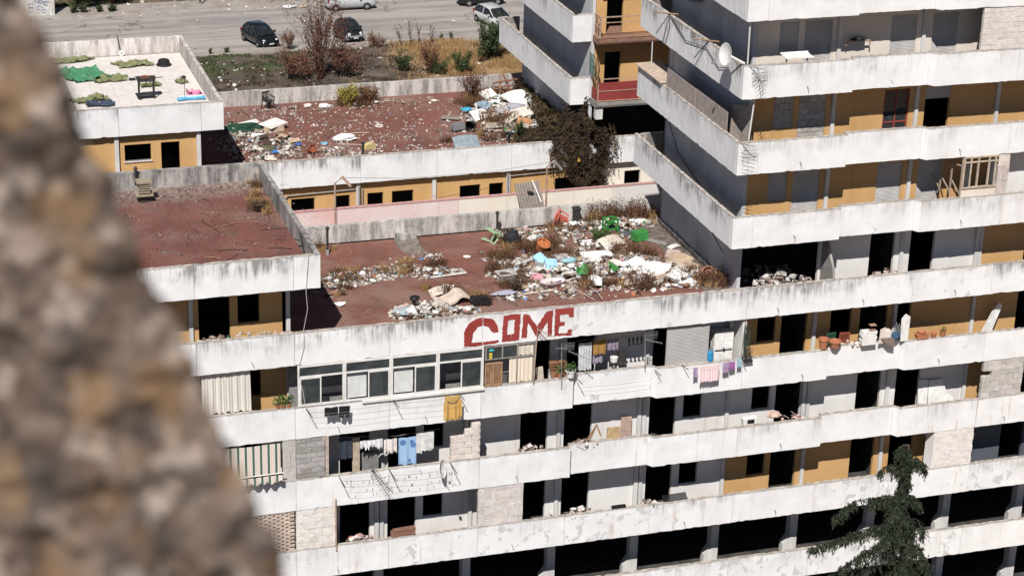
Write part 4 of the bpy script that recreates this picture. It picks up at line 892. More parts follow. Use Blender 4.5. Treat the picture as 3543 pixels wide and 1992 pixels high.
def chair(name, label, loc, rz, mat, tilt=(0, 0), cat='chair', sc_=1.0, seat=None, wood=False):
    t = thing(name, label, cat, loc, rz); t.rotation_euler = (tilt[0], tilt[1], rz); t.scale = (sc_,)*3
    b = MB(); b.box(-.22, .22, -.21, .21, .42, .45)
    for q in range(3): b.box(-.14+.11*q, -.08+.11*q, -.22, .2, .45, .455)
    b.build('seat', seat or mat, t, local=True); b = MB(); b.box(-.22, .22, .19, .22, .78, .86)
    for q in range(5): b.obox((-.16+.08*q, .225, .64), ((1, 0, 0), (0, 1, .1), (0, -.1, 1)), (.022, .012, .2))
    b.box(-.21, .21, .20, .23, .50, .54); b.build('backrest', mat, t, local=True)
    for sx_ in (-1, 1):
        b = MB(); b.bar((sx_*.2, -.19, .42), (sx_*.24, -.24, 0), .04); b.build('leg', mat, t, local=True)
        b = MB(); b.bar((sx_*.2, .19, .86 if wood else .42), (sx_*.23, .24, 0), .04); b.build('leg', mat, t, local=True)
        if not wood:
            b = MB(); b.bar((sx_*.25, -.2, .62), (sx_*.23, .2, .66), .045); b.bar((sx_*.25, -.2, .62), (sx_*.23, -.2, .42), .035); b.build('armrest', mat, t, local=True)
    return t
chair('wooden_chair', 'dark green wooden chair on the right ochre balcony', (4.25, .65, -3.55), .2, plainm('dark_green_paint', (.025, .10, .065)), wood=True)
chair('wooden_chair', 'red brown wooden chair beside the dark green chair', (4.78, .62, -3.58), -.1, plainm('red_brown_paint', (.26, .075, .045)), wood=True)
b = MB(); b.poly([(8.62, 1.0, -6.98), (9.05, 1.0, -6.98), (9.05, 1.15, -5.46), (8.60, 1.15, -5.44)], (0, .05, 0)); tag(b.build('board', MWHITEP, None, (8.8, 1, -7)), 'left of two white boards leaning on the wall of the middle right balcony', 'board')
b = MB(); b.poly([(9.08, .95, -6.98), (10.25, .95, -6.98), (10.22, 1.0, -6.3), (9.95, 1.1, -6.1), (9.72, 1.15, -5.5), (9.08, 1.15, -5.5)], (0, .05, 0)); tag(b.build('board', MWHITEP, None, (9.5, 1, -7)), 'right, larger of two white boards leaning on the wall of the middle right balcony', 'board')
# hanging laundry on the balcony below
b = MB(); b.tube([(-16.3, .4, -4.62), (-14, .4, -4.85), (-12.3, .4, -4.75)], .008, 4); tag(b.build('clothes_line', MGALV), 'clothes line strung inside the lower laundry balcony', 'clothes line')
MBLO = NT('blue_towel_cloth', .9); _v = MBLO.coord('Object', (1, 1, 1)); _vo = MBLO.node('ShaderNodeTexVoronoi'); _vo.inputs['Scale'].default_value = 2.6; MBLO.lk(_v, _vo.inputs['Vector'])
MBLO = MBLO.done(MBLO.mix(MBLO.ramp(_vo.outputs['Distance'], .30, .34), (.09, .17, .36), (.28, .42, .62)))
cloth('garment', plainm('dark_blue_cloth', (.035, .045, .065)), -16.25, -15.75, -4.66, -5.55, .4, 'dark blue garment at the left of the lower laundry balcony', 'garment', 2, .03)
cloth('garment', plainm('beige_cloth', (.44, .38, .29)), -15.72, -15.42, -4.78, -6.25, .5, 'beige curtain strip hanging on the lower laundry balcony', 'garment', 4, .02)
cloth('garment', plainm('white_underwear', (.68, .68, .70)), -15.43, -14.55, -4.90, -5.24, .4, 'row of white underwear on the lower laundry line', 'garment', 5, .03, hem=.05)
cloth('garment', plainm('pinkish_white_cloth', (.70, .64, .62)), -14.5, -13.99, -4.95, -5.5, .4, 'pinkish white shirt on the lower laundry line', 'garment', 2, .03, hem=.03)
cloth('garment', MBLO, -13.93, -13.22, -4.96, -6.1, .4, 'blue patterned towel on the lower laundry line', 'towel', 2, .02)
cloth('garment', plainm('white_towel', (.66, .65, .64)), -13.22, -12.53, -4.86, -5.62, .4, 'white towel at the right end of the lower laundry line', 'towel', 1, .02, slant=.05)
b = MB(); b.box(-15.36, -14.6, .8, .95, -7, -5.65); tag(b.build('crate', plainm('grey_carpet', (.22, .215, .21)), None, (-15, .8, -7)), 'grey carpeted board behind the white underwear', 'board')
b = MB(); b.box(-14.44, -14.1, 1.30, 1.349, -7, -5.9); b.box(-13.3, -12.8, 1.3, 1.349, -7, -5.95); b.build('door_leaf', MFRAME, A, (-14.4, 1.3, -7))
# ================================================================ rubbish, weeds and things on the terraces
PAL = [((.66, .65, .63), 15), ((.52, .48, .43), 18), ((.38, .32, .27), 18), ((.24, .17, .125), 18), ((.12, .085, .065), 14), ((.045, .042, .04), 8), ((.32, .48, .60), 2.5), ((.10, .25, .50), .8), ((.05, .26, .08), .6), ((.55, .30, .28), 3), ((.45, .17, .09), 3), ((.42, .42, .43), 8), ((.03, .08, .06), 1.5)]
def pick(pal):
    s = sum(w for _, w in pal); r = R(0, s)
    for c, w in pal:
        r -= w
        if r <= 0: break
    k = R(.8, 1.15); return tuple(min(.85, x*k) for x in c)
def scrap(b, p, s, pal):
    b.col = pick(pal); k = random.random(); a = R(0, 6.28); d = Vector((math.cos(a), math.sin(a), R(-.35, .35))).normalized(); e = Vector((-d.y, d.x, R(-.4, .4))).normalized(); n = d.cross(e).normalized()
    p = Vector(p)
    if k < .45:      # bent sheet
        w, h = s*R(.5, 1), s*R(.3, .8); f = n*s*R(-.25, .35); g = n*s*R(-.2, .3)
        b.add([p-d*w-e*h, p+f-e*h*R(.7, 1.1), p+d*w*R(.7, 1)-e*h+g, p+d*w+e*h*R(.6, 1), p+f*R(.5, 1.2)+e*h, p-d*w+e*h*R(.7, 1)+g*.6], ((0, 1, 4, 5), (1, 2, 3, 4)))
    elif k < .82:    # lump
        vs = [p+d*R(-1, 1)*s*.5*i+e*R(.5, 1)*s*.5*j+n*R(.3, .9)*s*.5*q for q in (-1, 1) for j in (-1, 1) for i in (-1, 1)]
        vs = [p+d*s*.5*i*R(.5, 1)+e*s*.5*j*R(.5, 1)+n*s*.4*q*R(.4, 1) for q in (-1, 1) for j in (-1, 1) for i in (-1, 1)]
        b.add(vs, ((0, 2, 3, 1), (4, 5, 7, 6), (0, 1, 5, 4), (2, 6, 7, 3), (0, 4, 6, 2), (1, 3, 7, 5)))
    else: b.bar(p-d*s*R(.7, 1.6), p+d*s*R(.7, 1.6), s*R(.06, .16), s*.06)
def rubble(name, label, ells, zf, pal=PAL, smin=.04, smax=.16, cat='rubbish'):
    b = MB()
    for cx, cy, rx, ry, h, n in ells:
        for _ in range(n):
            a = R(0, 6.28); q = math.sqrt(random.random()); x = cx+rx*q*math.cos(a); y = cy+ry*q*math.sin(a)
            if mnoise.noise((x*1.6, y*1.6, 2.3)) < -.12+.25*q and random.random() < .8: continue
            scrap(b, (x, y, zf+.01+h*(1-q*q)*R(.1, 1)), smin+(smax-smin)*random.random()**2.2, pal)
    return tag(b.build(name, MTINT, None, (ells[0][0], ells[0][1], zf)), label, cat, kind='stuff')
ZT = -.75
rubble('rubbish_heap', 'main heap of household rubbish on the front red terrace', [(-6.6, 5.2, 2.4, 2.0, .34, 2400), (-3.2, 4.6, 2.7, 1.8, .36, 2600), (-1.6, 3.2, 1.7, 1.1, .30, 1100), (-3.6, 7.5, 2.1, 1.6, .14, 800), (-2.6, 9.6, 2.6, .8, .30, 900), (-6.2, 9.4, 1.4, .9, .18, 500), (-7.0, 3.2, 2.4, .8, .10, 450), (-4.6, 2.8, 2.8, .8, .10, 500), (-6.5, 7.4, 2.2, 1.2, .08, 300)], ZT, smax=.21)
rubble('rubbish_heap', 'small rubbish heap beside the rolled mattress on the front terrace', [(-12.4, 2.4, 1.4, .95, .34, 1500), (-11.2, 2.1, 1.0, .5, .14, 330)], ZT, smax=.19)
rubble('rubbish_drift', 'drift of litter and dry weeds across the left of the front terrace', [(-14.4, 6.4, 1.4, .85, .16, 1300), (-12.6, 6.7, 1.6, .8, .10, 1000), (-11.0, 6.3, 1.3, .7, .07, 600), (-15.4, 5.6, .7, .9, .22, 600), (-11.2, 8.0, 1.2, .6, .04, 220)], ZT, smax=.15)
PALB = [((.52, .48, .44), 26), ((.64, .62, .60), 10), ((.36, .29, .24), 20), ((.18, .115, .09), 20), ((.07, .06, .055), 6), ((.12, .25, .45), 1.5), ((.04, .10, .06), 2)]
rubble('rubble_scatter', 'pale rubble scattered over the rear red roof', [(-9, 25, 8.5, 4.6, .01, 3200), (-12, 25, 4, 4, .02, 1500), (-6, 23.5, 6, 2, .01, 500), (-9, 28.6, 7, .8, .10, 1000), (-11, 21, 6, 1.3, .06, 1500)], ZT, PALB, .025, .12)
rubble('rubbish_heap', 'rubbish heap on the rear roof beside the black shadow', [(-14.6, 23.6, 1.9, 2.6, .24, 1900), (-13.0, 22.2, 2.2, 1.3, .14, 900), (-15.0, 26.0, 1.4, 1.4, .12, 500), (-12, 20.7, 3.4, .9, .1, 700)], ZT, PALB, .04, .17)
rubble('rubbish_heap', 'white rubbish heap at the right end of the rear roof', [(-2.2, 25.6, 2.0, 2.1, .40, 1500), (-1.2, 27.4, 1.6, 1.4, .40, 900), (-2.0, 22.6, 2.2, 1.8, .20, 1100), (-.6, 24, .8, 2, .3, 450)], ZT, smin=.05, smax=.24)
PALL = [((.05, .038, .032), 24), ((.12, .08, .062), 16), ((.30, .24, .20), 6), ((.58, .53, .49), 1.5)]
rubble('leaf_litter', 'dead leaves and grit on the lower left red roof', [(-20, 5.5, 4.2, 4.4, .01, 3000), (-19.6, 9.3, 3.8, .9, .02, 1200), (-17.8, 6.2, .6, 3.0, .03, 600)], 2.25, PALL, .015, .055, cat='litter')
rubble('rubble_heap', 'grey heap of rubble spilling from the gutted flat onto the tower balcony', [(1.9, .9, 1.9, .75, 1.25, 900), (.9, .6, 1.1, .45, 1.15, 400), (2.2, 2.8, 1.6, 1.2, .6, 380)], -1.0, [((.50, .47, .45), 20), ((.36, .33, .31), 14), ((.18, .16, .15), 8), ((.62, .60, .58), 10), ((.28, .19, .15), 5)], .07, .3, cat='rubble')
rubble('rubble_heap', 'debris heap on the balcony of the lower left red-roofed block', [(-20.2, .55, 1.5, .35, .36, 220), (-18.7, .5, 1.0, .3, .28, 90)], -.35, PALB, .05, .22, cat='rubble')
for (x, z, n, w, lab) in ((-8.55, -6.0, 90, .6, 'clothes and debris heaped on the parapet left of the white double pillar'), (-6.4, -6.0, 90, .6, 'broken timber and junk on the middle balcony beside the leaning frame'), (-6.55, -9.0, 120, .6, 'pinkish rubble on the lower balcony parapet'), (-8.0, -9.0, 60, .45, 'small debris heap in the dark lower doorway'), (-15.4, -9.0, 60, .6, 'crumpled cloth on the lowest inhabited balcony at left'), (-3.5, -9.0, 40, .4, 'broken masonry on the parapet left of the dark pane'), (2.5, -6.0, 40, .6, 'scraps lying along the stained parapet'), (6.1, 0.0, 60, .6, 'debris in the doorway of the white tower flat'), (4.7, -3.0, 40, .5, 'odds and ends on the parapet between the pots')):
    rubble('debris_heap', lab, [(x, .32, w, .25, .22, n)], z-.10, [((.66, .60, .57), 16), ((.45, .36, .31), 10), ((.18, .13, .11), 8), ((.40, .13, .11), 3), ((.60, .38, .36), 4)], .05, .2, cat='debris')
# individually lying bags, sheets, planks
GB = 'crumpled white bags in the terrace rubbish'
MBAG = [simple('white_bag_film', (.78, .78, .77), (.66, .65, .64), 4, .5, .2, 12), simple('ivory_bag_film', (.68, .64, .58), (.55, .50, .44), 4, .6, .2, 12), simple('pale_blue_bag_film', (.52, .62, .66), (.60, .66, .68), 4, .5, .2, 12), simple('grey_bag_film', (.40, .40, .40), (.30, .29, .29), 4, .6, .2, 12)]
_bm = []
for m in range(4):
    for k in range(2):
        me = crumple(1, 20+m*3+k, 2, .62, .42); me.materials.append(MBAG[m]); _bm.append(me)
TONE = ('white', 'ivory', 'pale blue', 'grey')
def bags(spots, where, smin=.10, smax=.24, w=(5, 3, 1, 1)):
    for x, y, z in spots:
        m = random.choices(range(4), w)[0]; me = _bm[m*2+random.randrange(2)]; o = link('rubbish_bag', me, None, (x, y, z), rz=R(0, 6.28)); s = R(smin, smax); o.scale = (s*R(.8, 1.5), s*R(.8, 1.3), s*R(.5, .9))
        big = 'large' if s > smin+(smax-smin)*.6 else 'small'; tag(o, '%s crumpled %s bag %s' % (big, TONE[m], where), 'bag', '%s %s bags %s' % (big, TONE[m], where))
def spots(ells, zf):
    out = []
    for cx, cy, rx, ry, h, n in ells:
        for _ in range(n):
            a = R(0, 6.28); q = math.sqrt(random.random()); out.append((cx+rx*q*math.cos(a), cy+ry*q*math.sin(a), zf+.05+h*(1-q*q)*R(.3, 1)))
    return out
for el, wh in (((-7.4, 5.3, 1.3, 1.5, .26, 26), 'left in the main terrace heap, around the ribbed basket'), ((-5.4, 5.2, 1.2, 1.6, .26, 28), 'mid-way in the main terrace heap, around the turquoise bag'), ((-3.4, 4.6, 1.3, 1.5, .28, 36), 'in the main terrace heap right of the broken green crates'), ((-1.7, 3.3, 1.4, .9, .24, 24), 'in the terrace heap near the tower corner'), ((-2.6, 9.8, 2.2, .5, .24, 26), 'along the rear parapet of the front terrace'), ((-3.7, 7.4, 1.4, .9, .1, 10), 'around the small green bush on the terrace'), ((-6.1, 9.4, .9, .5, .15, 8), 'behind the black backpack on the terrace')):
    bags(spots([el], ZT), wh, .09, .25, (6, 4, .8, 1.2))
bags(spots([(-12.4, 2.5, 1.2, .7, .25, 22)], ZT), 'in the small heap by the rolled mattress', .08, .18)
bags(spots([(-14.2, 6.4, 1.6, .6, .1, 14), (-11.2, 6.3, 1.0, .5, .05, 6)], ZT), 'in the litter drift on the left of the front terrace', .06, .13)
bags(spots([(-1.7, 25.8, 1.5, 1.7, .3, 22), (-.9, 27.3, 1.1, 1.0, .3, 9)], ZT), 'in the heap at the right end of the rear roof', .14, .38, (7, 3, 1, 1))
bags(spots([(-1.4, 22.6, 1.1, 1.3, .15, 12)], ZT), 'around the yucca on the rear roof', .12, .26, (7, 3, 1, 1))
bags(spots([(-14.2, 23.4, 1.6, 2.0, .15, 9)], ZT), 'by the black shadow on the rear roof', .10, .22, (3, 4, 0, 2))
bags(spots([(-9, 28.7, 5, .5, .1, 9)], ZT), 'along the rear parapet of the rear roof', .10, .24, (3, 4, 0, 2))
def sheet(label, c, d1, d2, w, h, mat, name='board', cat='board', th=.02, bend=0.0, group=None):
    d1 = Vector(d1).normalized(); d2 = Vector(d2); d2 = (d2-d1*d2.dot(d1)).normalized(); n = d1.cross(d2); b = MB(); c = Vector(c)
    pts = [c+d1*w*(i/4-.5)+n*bend*(1-(i/2-1)**2) for i in range(5)]
    for p, q in zip(pts[:-1], pts[1:]):
        vs = [a+d2*s*h/2+n*t*th/2 for a in (p, q) for s in (-1, 1) for t in (-1, 1)]
        b.add(vs, ((0, 1, 3, 2), (4, 6, 7, 5), (0, 4, 5, 1), (2, 3, 7, 6), (0, 2, 6, 4), (1, 5, 7, 3)))
    return tag(b.build(name, mat, None, c), label, cat, group)
MCARD = plainm('cardboard', (.42, .32, .23)); MPLY = plainm('pale_ply', (.62, .55, .47)); MPALEB = plainm('white_laminate', (.74, .72, .70)); MDKW = plainm('dark_timber', (.085, .055, .04)); MBLUB = plainm('grey_blue_sheet', (.24, .29, .33)); MSLT = plainm('slate_sheet', (.10, .105, .11))
sheet('slate grey sheet lying flat near the green stool frame', (-1.65, 8.7, ZT+.03), (1, 0, 0), (-.2, 1, 0), .85, .8, MSLT)
sheet('long white plank lying on the litter in the middle of the front terrace', (-10.5, 5.68, ZT+.09), (1, .03, .03), (0, 1, 0), 1.5, .06, MPALEB, 'plank', 'plank', .05)
sheet('white plank resting against the blue cushion on the front terrace', (-7.3, 5.9, ZT+.25), (1, .3, .12), (0, 0, 1), 1.5, .08, MPALEB, 'plank', 'plank', .05)
sheet('pale plank lying in front of the pink tub', (-7.5, 3.2, ZT+.06), (1, .1, 0), (0, 1, 0), 1.3, .1, MPLY, 'plank', 'plank', .04)
sheet('white stone-like offcut board near the green bush', (-3.9, 7.7, ZT+.12), (1, .1, 0), (0, .9, .3), .6, .35, MPALEB)
sheet('bent cream sheet in the middle of the terrace heap', (-2.9, 7.4, ZT+.16), (1, .35, 0), (0, .9, .25), 1.1, .7, MPLY, bend=.12)
sheet('pinkish board propped in the right part of the heap', (-.9, 5.6, ZT+.15), (.7, -.7, .1), (.5, .5, .5), .6, .4, plainm('pinkish_board', (.44, .34, .32)))
sheet('bent tan cardboard lying near the tower wall', (-.95, 4.7, ZT+.2), (.6, -.8, 0), (.6, .4, .6), 1.1, .55, MCARD, bend=.15)
sheet('folded tan cardboard lower down near the tower wall', (-.75, 4.1, ZT+.12), (.8, -.6, 0), (.5, .6, .3), .7, .45, MCARD, bend=.08)
sheet('brown board by the tower wall at the far corner', (-.5, 9.6, ZT+.06), (1, .1, 0), (0, 1, .1), 1.0, .55, plainm('brown_board', (.25, .18, .13)))
sheet('white sheet on the dark apron by the tower wall', (-.45, 6.6, ZT+.05), (1, .3, .1), (-.2, 1, 0), .5, .3, MPALEB, bend=.03)
sheet('pinkish grey rag board on the apron edge', (-.95, 7.3, ZT+.05), (.6, -.8, 0), (1, .6, .05), 1.0, .3, plainm('grey_board', (.28, .26, .25)))
sheet('large white panel propped on the rear roof', (-13.4, 25.9, ZT+.30), (.85, .5, .08), (-.35, .85, .05), 1.1, .9, MPALEB)
sheet('tan side of the propped white panel box', (-13.45, 25.45, ZT+.15), (.9, .1, 0), (0, .3, 1), 1.0, .28, MCARD)
sheet('long white board lying on the rear roof near the green tarpaulin', (-14.4, 26.85, ZT+.1), (.95, .3, .05), (-.3, .9, .2), 1.0, .35, MPALEB)
sheet('white carton flap with a blue label on the rear roof', (-14.4, 24.3, ZT+.18), (.9, -.2, 0), (.2, .9, .3), .75, .6, MPALEB)
sheet('tall white strip standing in the rear roof rubble', (-14.75, 23.3, ZT+.25), (.25, -.3, .9), (1, .1, 0), .7, .14, MPALEB)
sheet('brown board on the rear roof beside the white carton flap', (-13.9, 23.3, ZT+.1), (.9, -.35, 0), (.3, .8, .15), .65, .35, plainm('rust_brown_board', (.27, .14, .085)))
sheet('white panel in the rear roof heap', (-3.25, 25.2, ZT+.25), (1, .1, .15), (0, .9, .4), .85, .75, MPALEB)
sheet('grey board in the rear roof heap', (-2.9, 23.7, ZT+.15), (1, -.2, .05), (.1, .9, .2), 1.0, .5, plainm('taupe_board', (.40, .35, .30)))
sheet('cream board leaning in the rear roof heap', (-2.0, 24.2, ZT+.25), (.9, .3, .35), (-.2, .9, .2), 1.2, .4, MPLY)
sheet('white flat board in front of the rear roof heap', (-2.6, 23.0, ZT+.06), (1, .1, 0), (0, 1, .05), .8, .35, MPALEB)
sheet('orange brown box side in the rear roof heap', (-1.5, 23.6, ZT+.22), (.9, -.3, -.2), (.1, .6, .7), .7, .4, plainm('orange_card', (.48, .24, .12)), bend=.08)
sheet('grey blue metal sheet leaning on the rear roof parapet', (-5.2, 20.9, ZT+.22), (1, .05, 0), (0, .75, .55), 1.25, 1.0, MBLUB, bend=.1)
sheet('brown grey planks at the left edge of the rear roof heap', (-4.7, 25.4, ZT+.12), (.9, -.4, 0), (.3, .8, .1), .9, .35, plainm('weathered_plank', (.26, .22, .19)))
sheet('square white foam block in the rear roof heap', (-2.0, 28.0, ZT+.3), (1, .3, .2), (-.2, .9, .4), .7, .6, MPALEB, th=.25)
sheet('large crumpled white sheet spread over the rear roof heap', (-.6, 26.4, ZT+.42), (.9, .3, 0), (-.2, .9, .2), 1.7, 1.7, MBAG[0], bend=.15)
sheet('bundle of pale foam sheets on the rear roof heap', (-.9, 24.8, ZT+.30), (.9, .1, 0), (-.1, .9, .1), 1.2, 1.0, MBAG[1], bend=.12)
BM = [('brown', MCARD), ('pale', MPLY), ('dark', MDKW), ('grey', plainm('weathered_plank', (.26, .22, .19))), ('rusty', plainm('rust_brown_board', (.27, .14, .085)))]
for k in range(46):
    zone, (cx, cy, rx, ry) = [('main terrace heap', (-5.0, 5.0, 3.6, 2.2)), ('terrace heap near the tower corner', (-2.0, 3.6, 1.6, 1.2)), ('rear roof heap by the black shadow', (-14.2, 23.6, 1.8, 2.6)), ('rear roof heap by the tower', (-1.9, 25.0, 1.6, 2.8))][k % 4]
    a, q, nm_m = R(0, 6.28), math.sqrt(random.random()), random.choice(BM); d = Vector((math.cos(a*3), math.sin(a*3), R(-.2, .3)))
    sheet('%s scrap board in the %s' % (nm_m[0], zone), (cx+rx*q*math.cos(a), cy+ry*q*math.sin(a), ZT+.10+.22*(1-q)), d, (-d.y, d.x, R(-.3, .6)), R(.3, .75), R(.12, .42), nm_m[1], 'scrap_board', 'board', .02, R(0, .06), '%s scrap boards in the %s' % (nm_m[0], zone))
# twisted rusty frame on the rear roof
b = MB()
for a_, c_ in (((-1.6, 28.5, .0), (.2, 28.9, .05)), ((-1.3, 28.2, -.7), (-1.0, 29.0, .35)), ((-.6, 28.4, -.7), (-.9, 29.0, .3)), ((-1.4, 28.7, -.3), (.1, 28.6, -.2)), ((-.3, 28.3, -.7), (.1, 28.9, .1))): b.bar(a_, c_, .07)
tag(b.build('timber_wreck', plainm('rust_brown_timber', (.25, .12, .075)), None, (-.8, 28.6, ZT)), 'broken rust brown wooden frame in the weeds of the rear roof', 'frame')
# long thin sticks lying about
for k in range(36):
    if k < 14: x, y, z = R(-16, -9.5), R(20, 29), ZT+.03
    elif k < 26: x, y, z = R(-9, -1.5), R(2, 9), ZT+.12
    else: x, y, z = R(-21.5, -17.6), R(1.2, 9), 2.28
    a = R(0, 6.28); L = R(.25, .8); b = MB(); p = Vector((x, y, z)); d = Vector((math.cos(a), math.sin(a), R(-.03, .06)))
    b.tube([p-d*L, p+Vector((R(-.06, .06), R(-.06, .06), .02)), p+d*L], R(.008, .02), 5)
    where = 'rear roof' if k < 14 else 'front terrace heap' if k < 26 else 'lower left red roof'
    tag(b.build('stick', random.choice([MWOOD, MPLY, MDKW, MPALEB] if k < 26 else [MWOOD, MPLY, MDKW]), None, p), 'loose stick or strip lying on the '+where, 'stick', 'sticks on the '+where)
# ---- recognisable single things on the front terrace
chair('plastic_chair', 'pale green plastic chair tipped over near the rear parapet', (-7.85, 9.35, ZT+.30), 1.0, plainm('mint_plastic', (.34, .60, .34)), tilt=(1.9, .3))
chair('plastic_chair', 'coral red plastic chair collapsed near the rear parapet', (-4.45, 9.6, ZT+.28), 2.4, plainm('coral_plastic', (.62, .16, .11)), tilt=(1.2, 1.0))
t = thing('stool', 'bright green plastic stool frame standing in the rubbish', 'stool', (-2.42, 8.95, ZT), .15)
for sx_ in (-1, 1):
    for sy_ in (-1, 1): b = MB(); b.bar((sx_*.25, sy_*.22, 0), (sx_*.24, sy_*.21, .62), .065); b.build('leg', MGREENP, t, local=True)
for z in (.2, .6):
    b = MB()
    for s_ in (-1, 1): b.bar((-.24, s_*.22, z), (.24, s_*.22, z), .06); b.bar((s_*.25, -.21, z), (s_*.25, .21, z), .06)
    b.build('rail', MGREENP, t, local=True)
b = MB(); b.box(-.2, .2, -.18, .18, .42, .45); b.build('seat', MGREENP, t, local=True)
t = thing('crate', 'bright green plastic bin lying on its side near the tower wall', 'bin', (-1.52, 7.75, ZT+.02), .2); b = MB(); b.poly([(-.32, -.22, 0), (.30, -.22, 0), (.30, -.16, .40), (-.26, -.16, .34)], (0, .42, 0)); b.build('body', MGREENP, t, local=True); b = MB(); b.box(-.34, -.28, -.24, .24, .0, .38); b.build('rim', MGREENP, t, local=True)
def green_wreck(label, loc, rz):
    t = thing('broken_crate', label, 'crate', loc, rz); b = MB(); b.poly([(-.35, -.1, 0), (.1, -.3, 0), (0, .1, .34)], (.04, .05, .02)); b.poly([(.1, -.3, 0), (.38, .05, .05), (0, .1, .34)], (.02, .05, .03)); b.build('side', MGREENP, t, local=True); b = MB(); b.box(-.3, .3, .08, .12, .0, .2); b.build('rim', MGREENP, t, local=True)
green_wreck('left of two broken green crates in the main heap', (-5.2, 4.4, ZT+.2), .2); green_wreck('right of two broken green crates in the main heap', (-4.0, 4.45, ZT+.22), 1.2)
pot('big orange flower pot tilted on top of the main heap', -6.2, 7.0, ZT+.28, .27, .42, plainm('orange_pot', (.50, .18, .075)), tilt=(.45, .25, 0))
pot('terracotta pot lying on its side by the tower corner', -.62, 3.15, ZT+.22, .30, .5, plainm('pinkish_terracotta', (.42, .21, .15)), tilt=(1.25, .5, 0))
pot('small rust red pot lying on the rear roof rubble', -12.5, 22.05, ZT+.12, .19, .34, plainm('rust_red_pot', (.28, .085, .045)), tilt=(.9, .6, 0))
t = thing('cushion', 'light blue quilted cushion folded over the main heap', 'cushion', (-6.4, 5.2, ZT+.2)); MCUS = simple('blue_quilt', (.26, .48, .66), (.34, .55, .70), 9, .9, .3, 14)
sheet(None, (-6.62, 5.72, ZT+.40), (.8, .3, .25), (-.2, .9, .45), .42, .50, MCUS, 'cover', None, .12, .04); sheet(None, (-6.32, 5.22, ZT+.30), (.95, .1, -.1), (-.1, .65, .75), .50, .50, MCUS, 'cover', None, .12, .03)
for o in list(bpy.data.objects):
    if o.name.startswith('cover') and o.parent is None:
        o.parent = t; o.location = o.location-Vector(t.location)
t = thing('laundry_basket', 'pale grey ribbed laundry basket full of rubbish', 'basket', (-8.45, 4.55, ZT), .1); b = MB()
for z0_, z1_, w0, w1 in ((0, .42, .24, .33),):
    for k in range(11):
        u = -1+2*k/10
        for s_ in (-1, 1): b.bar((u*w0, s_*w0*.75, z0_), (u*w1, s_*w1*.75, z1_), .03); b.bar((s_*w0, u*w0*.75, z0_), (s_*w1, u*w1*.75, z1_), .03)
b.box(-.23, .23, -.17, .17, 0, .03); b.build('ribs', plainm('pale_grey_plastic', (.56, .54, .52)), t, local=True); b = MB()
for s_ in (-1, 1): b.box(-.37, .37, s_*.26-.02, s_*.26+.02, .40, .46); b.box(s_*.35-.02, s_*.35+.02, -.24, .24, .40, .46)
b.build('rim', bpy.data.materials['pale_grey_plastic'], t, local=True)
lump('rag', 'dark brown rag stuffed in the ribbed laundry basket', 'rag', (-8.42, 4.55, ZT+.34), (.28, .2, .16), MDKW, 41)
lump('plastic_bag', 'turquoise water-filled looking bag in the main heap', 'bag', (-5.45, 5.5, ZT+.28), (.32, .20, .22), plainm('turquoise_film', (.30, .50, .55), .5), 42, smooth=True)
lump('backpack', 'black backpack slumped among the dry weeds', 'bag', (-6.95, 8.55, ZT+.3), (.36, .30, .55), plainm('black_fabric', (.022, .024, .032)), 43, smooth=True)
lump('plastic_bag', 'white sack bulging in the right of the main heap', 'bag', (-2.85, 4.7, ZT+.25), (.5, .3, .34), MBAG[0], 44)
lump('plastic_bag', 'wide white torn bag in the middle of the main heap', 'bag', (-4.2, 6.0, ZT+.22), (.65, .35, .3), MBAG[0], 45)
lump('plastic_bag', 'white bag draped at the foot of the weeds near the parapet', 'bag', (-5.0, 3.5, ZT+.2), (.22, .5, .3), MBAG[0], 46)
lump('plastic_bag', 'bright white sheet bundle near the right parapet', 'bag', (-1.75, 3.15, ZT+.2), (.55, .35, .25), MBAG[0], 47)
lump('plastic_bag', 'large bundle of shredded white plastic in the right of the heap', 'bag', (-2.3, 4.1, ZT+.2), (.85, .55, .3), MBAG[0], 48, sub=3)
lump('rag', 'dark green rag trailing through the right of the heap', 'rag', (-2.9, 3.4, ZT+.12), (.5, .12, .1), plainm('dark_green_rag', (.02, .07, .055)), 49)
lump('toy', 'pink plastic bundle in the middle of the heap', 'toy', (-7.2, 4.35, ZT+.2), (.28, .2, .2), plainm('pink_plastic', (.70, .33, .38)), 50)
lump('rag', 'lilac grey rag trailing at the left end of the heap', 'rag', (-8.9, 3.3, ZT+.1), (.5, .16, .12), plainm('lilac_grey_rag', (.36, .35, .44)), 51)
t = thing('baby_bath', 'pale pink baby bath tub lying on the heap', 'tub', (-6.75, 3.75, ZT+.05), .05); b = MB(); prof = [(.40, .03), (.50, .17), (.54, .20), (.56, .19), (.53, .16), (.42, 0), (.001, 0)]
b.lathe([(.001, .04)]+prof, (0, 0, 0), 20); b.v = [(x, y*.52, z) for x, y, z in b.v]; b.build('shell', plainm('pale_pink_plastic', (.70, .58, .60), .4), t, local=True, smooth=True); b = MB(); b.box(-.3, .35, -.05, .05, .2, .24); b.build('seat', MWHITEP, t, local=True)
t = thing('bucket', 'grey bucket lying on its side in the main heap', 'bucket', (-7.05, 5.1, ZT+.2), .3); b = MB(); b.lathe([(.001, 0), (.15, 0), (.20, .34), (.21, .34), (.16, .0)], (0, 0, 0), 16, (1, .2, .15)); b.build('shell', MGREYP, t, local=True)
b = MB(); b.tube([(-6.27+.37*math.cos(a/12*6.283), 2.55+.27*math.sin(a/12*6.283), ZT+.03) for a in range(13)], .018, 6); tag(b.build('hoop', plainm('tan_hoop', (.42, .30, .22)), None, (-6.27, 2.55, ZT)), 'tan hoop lying on the tiles near the parapet', 'hoop')
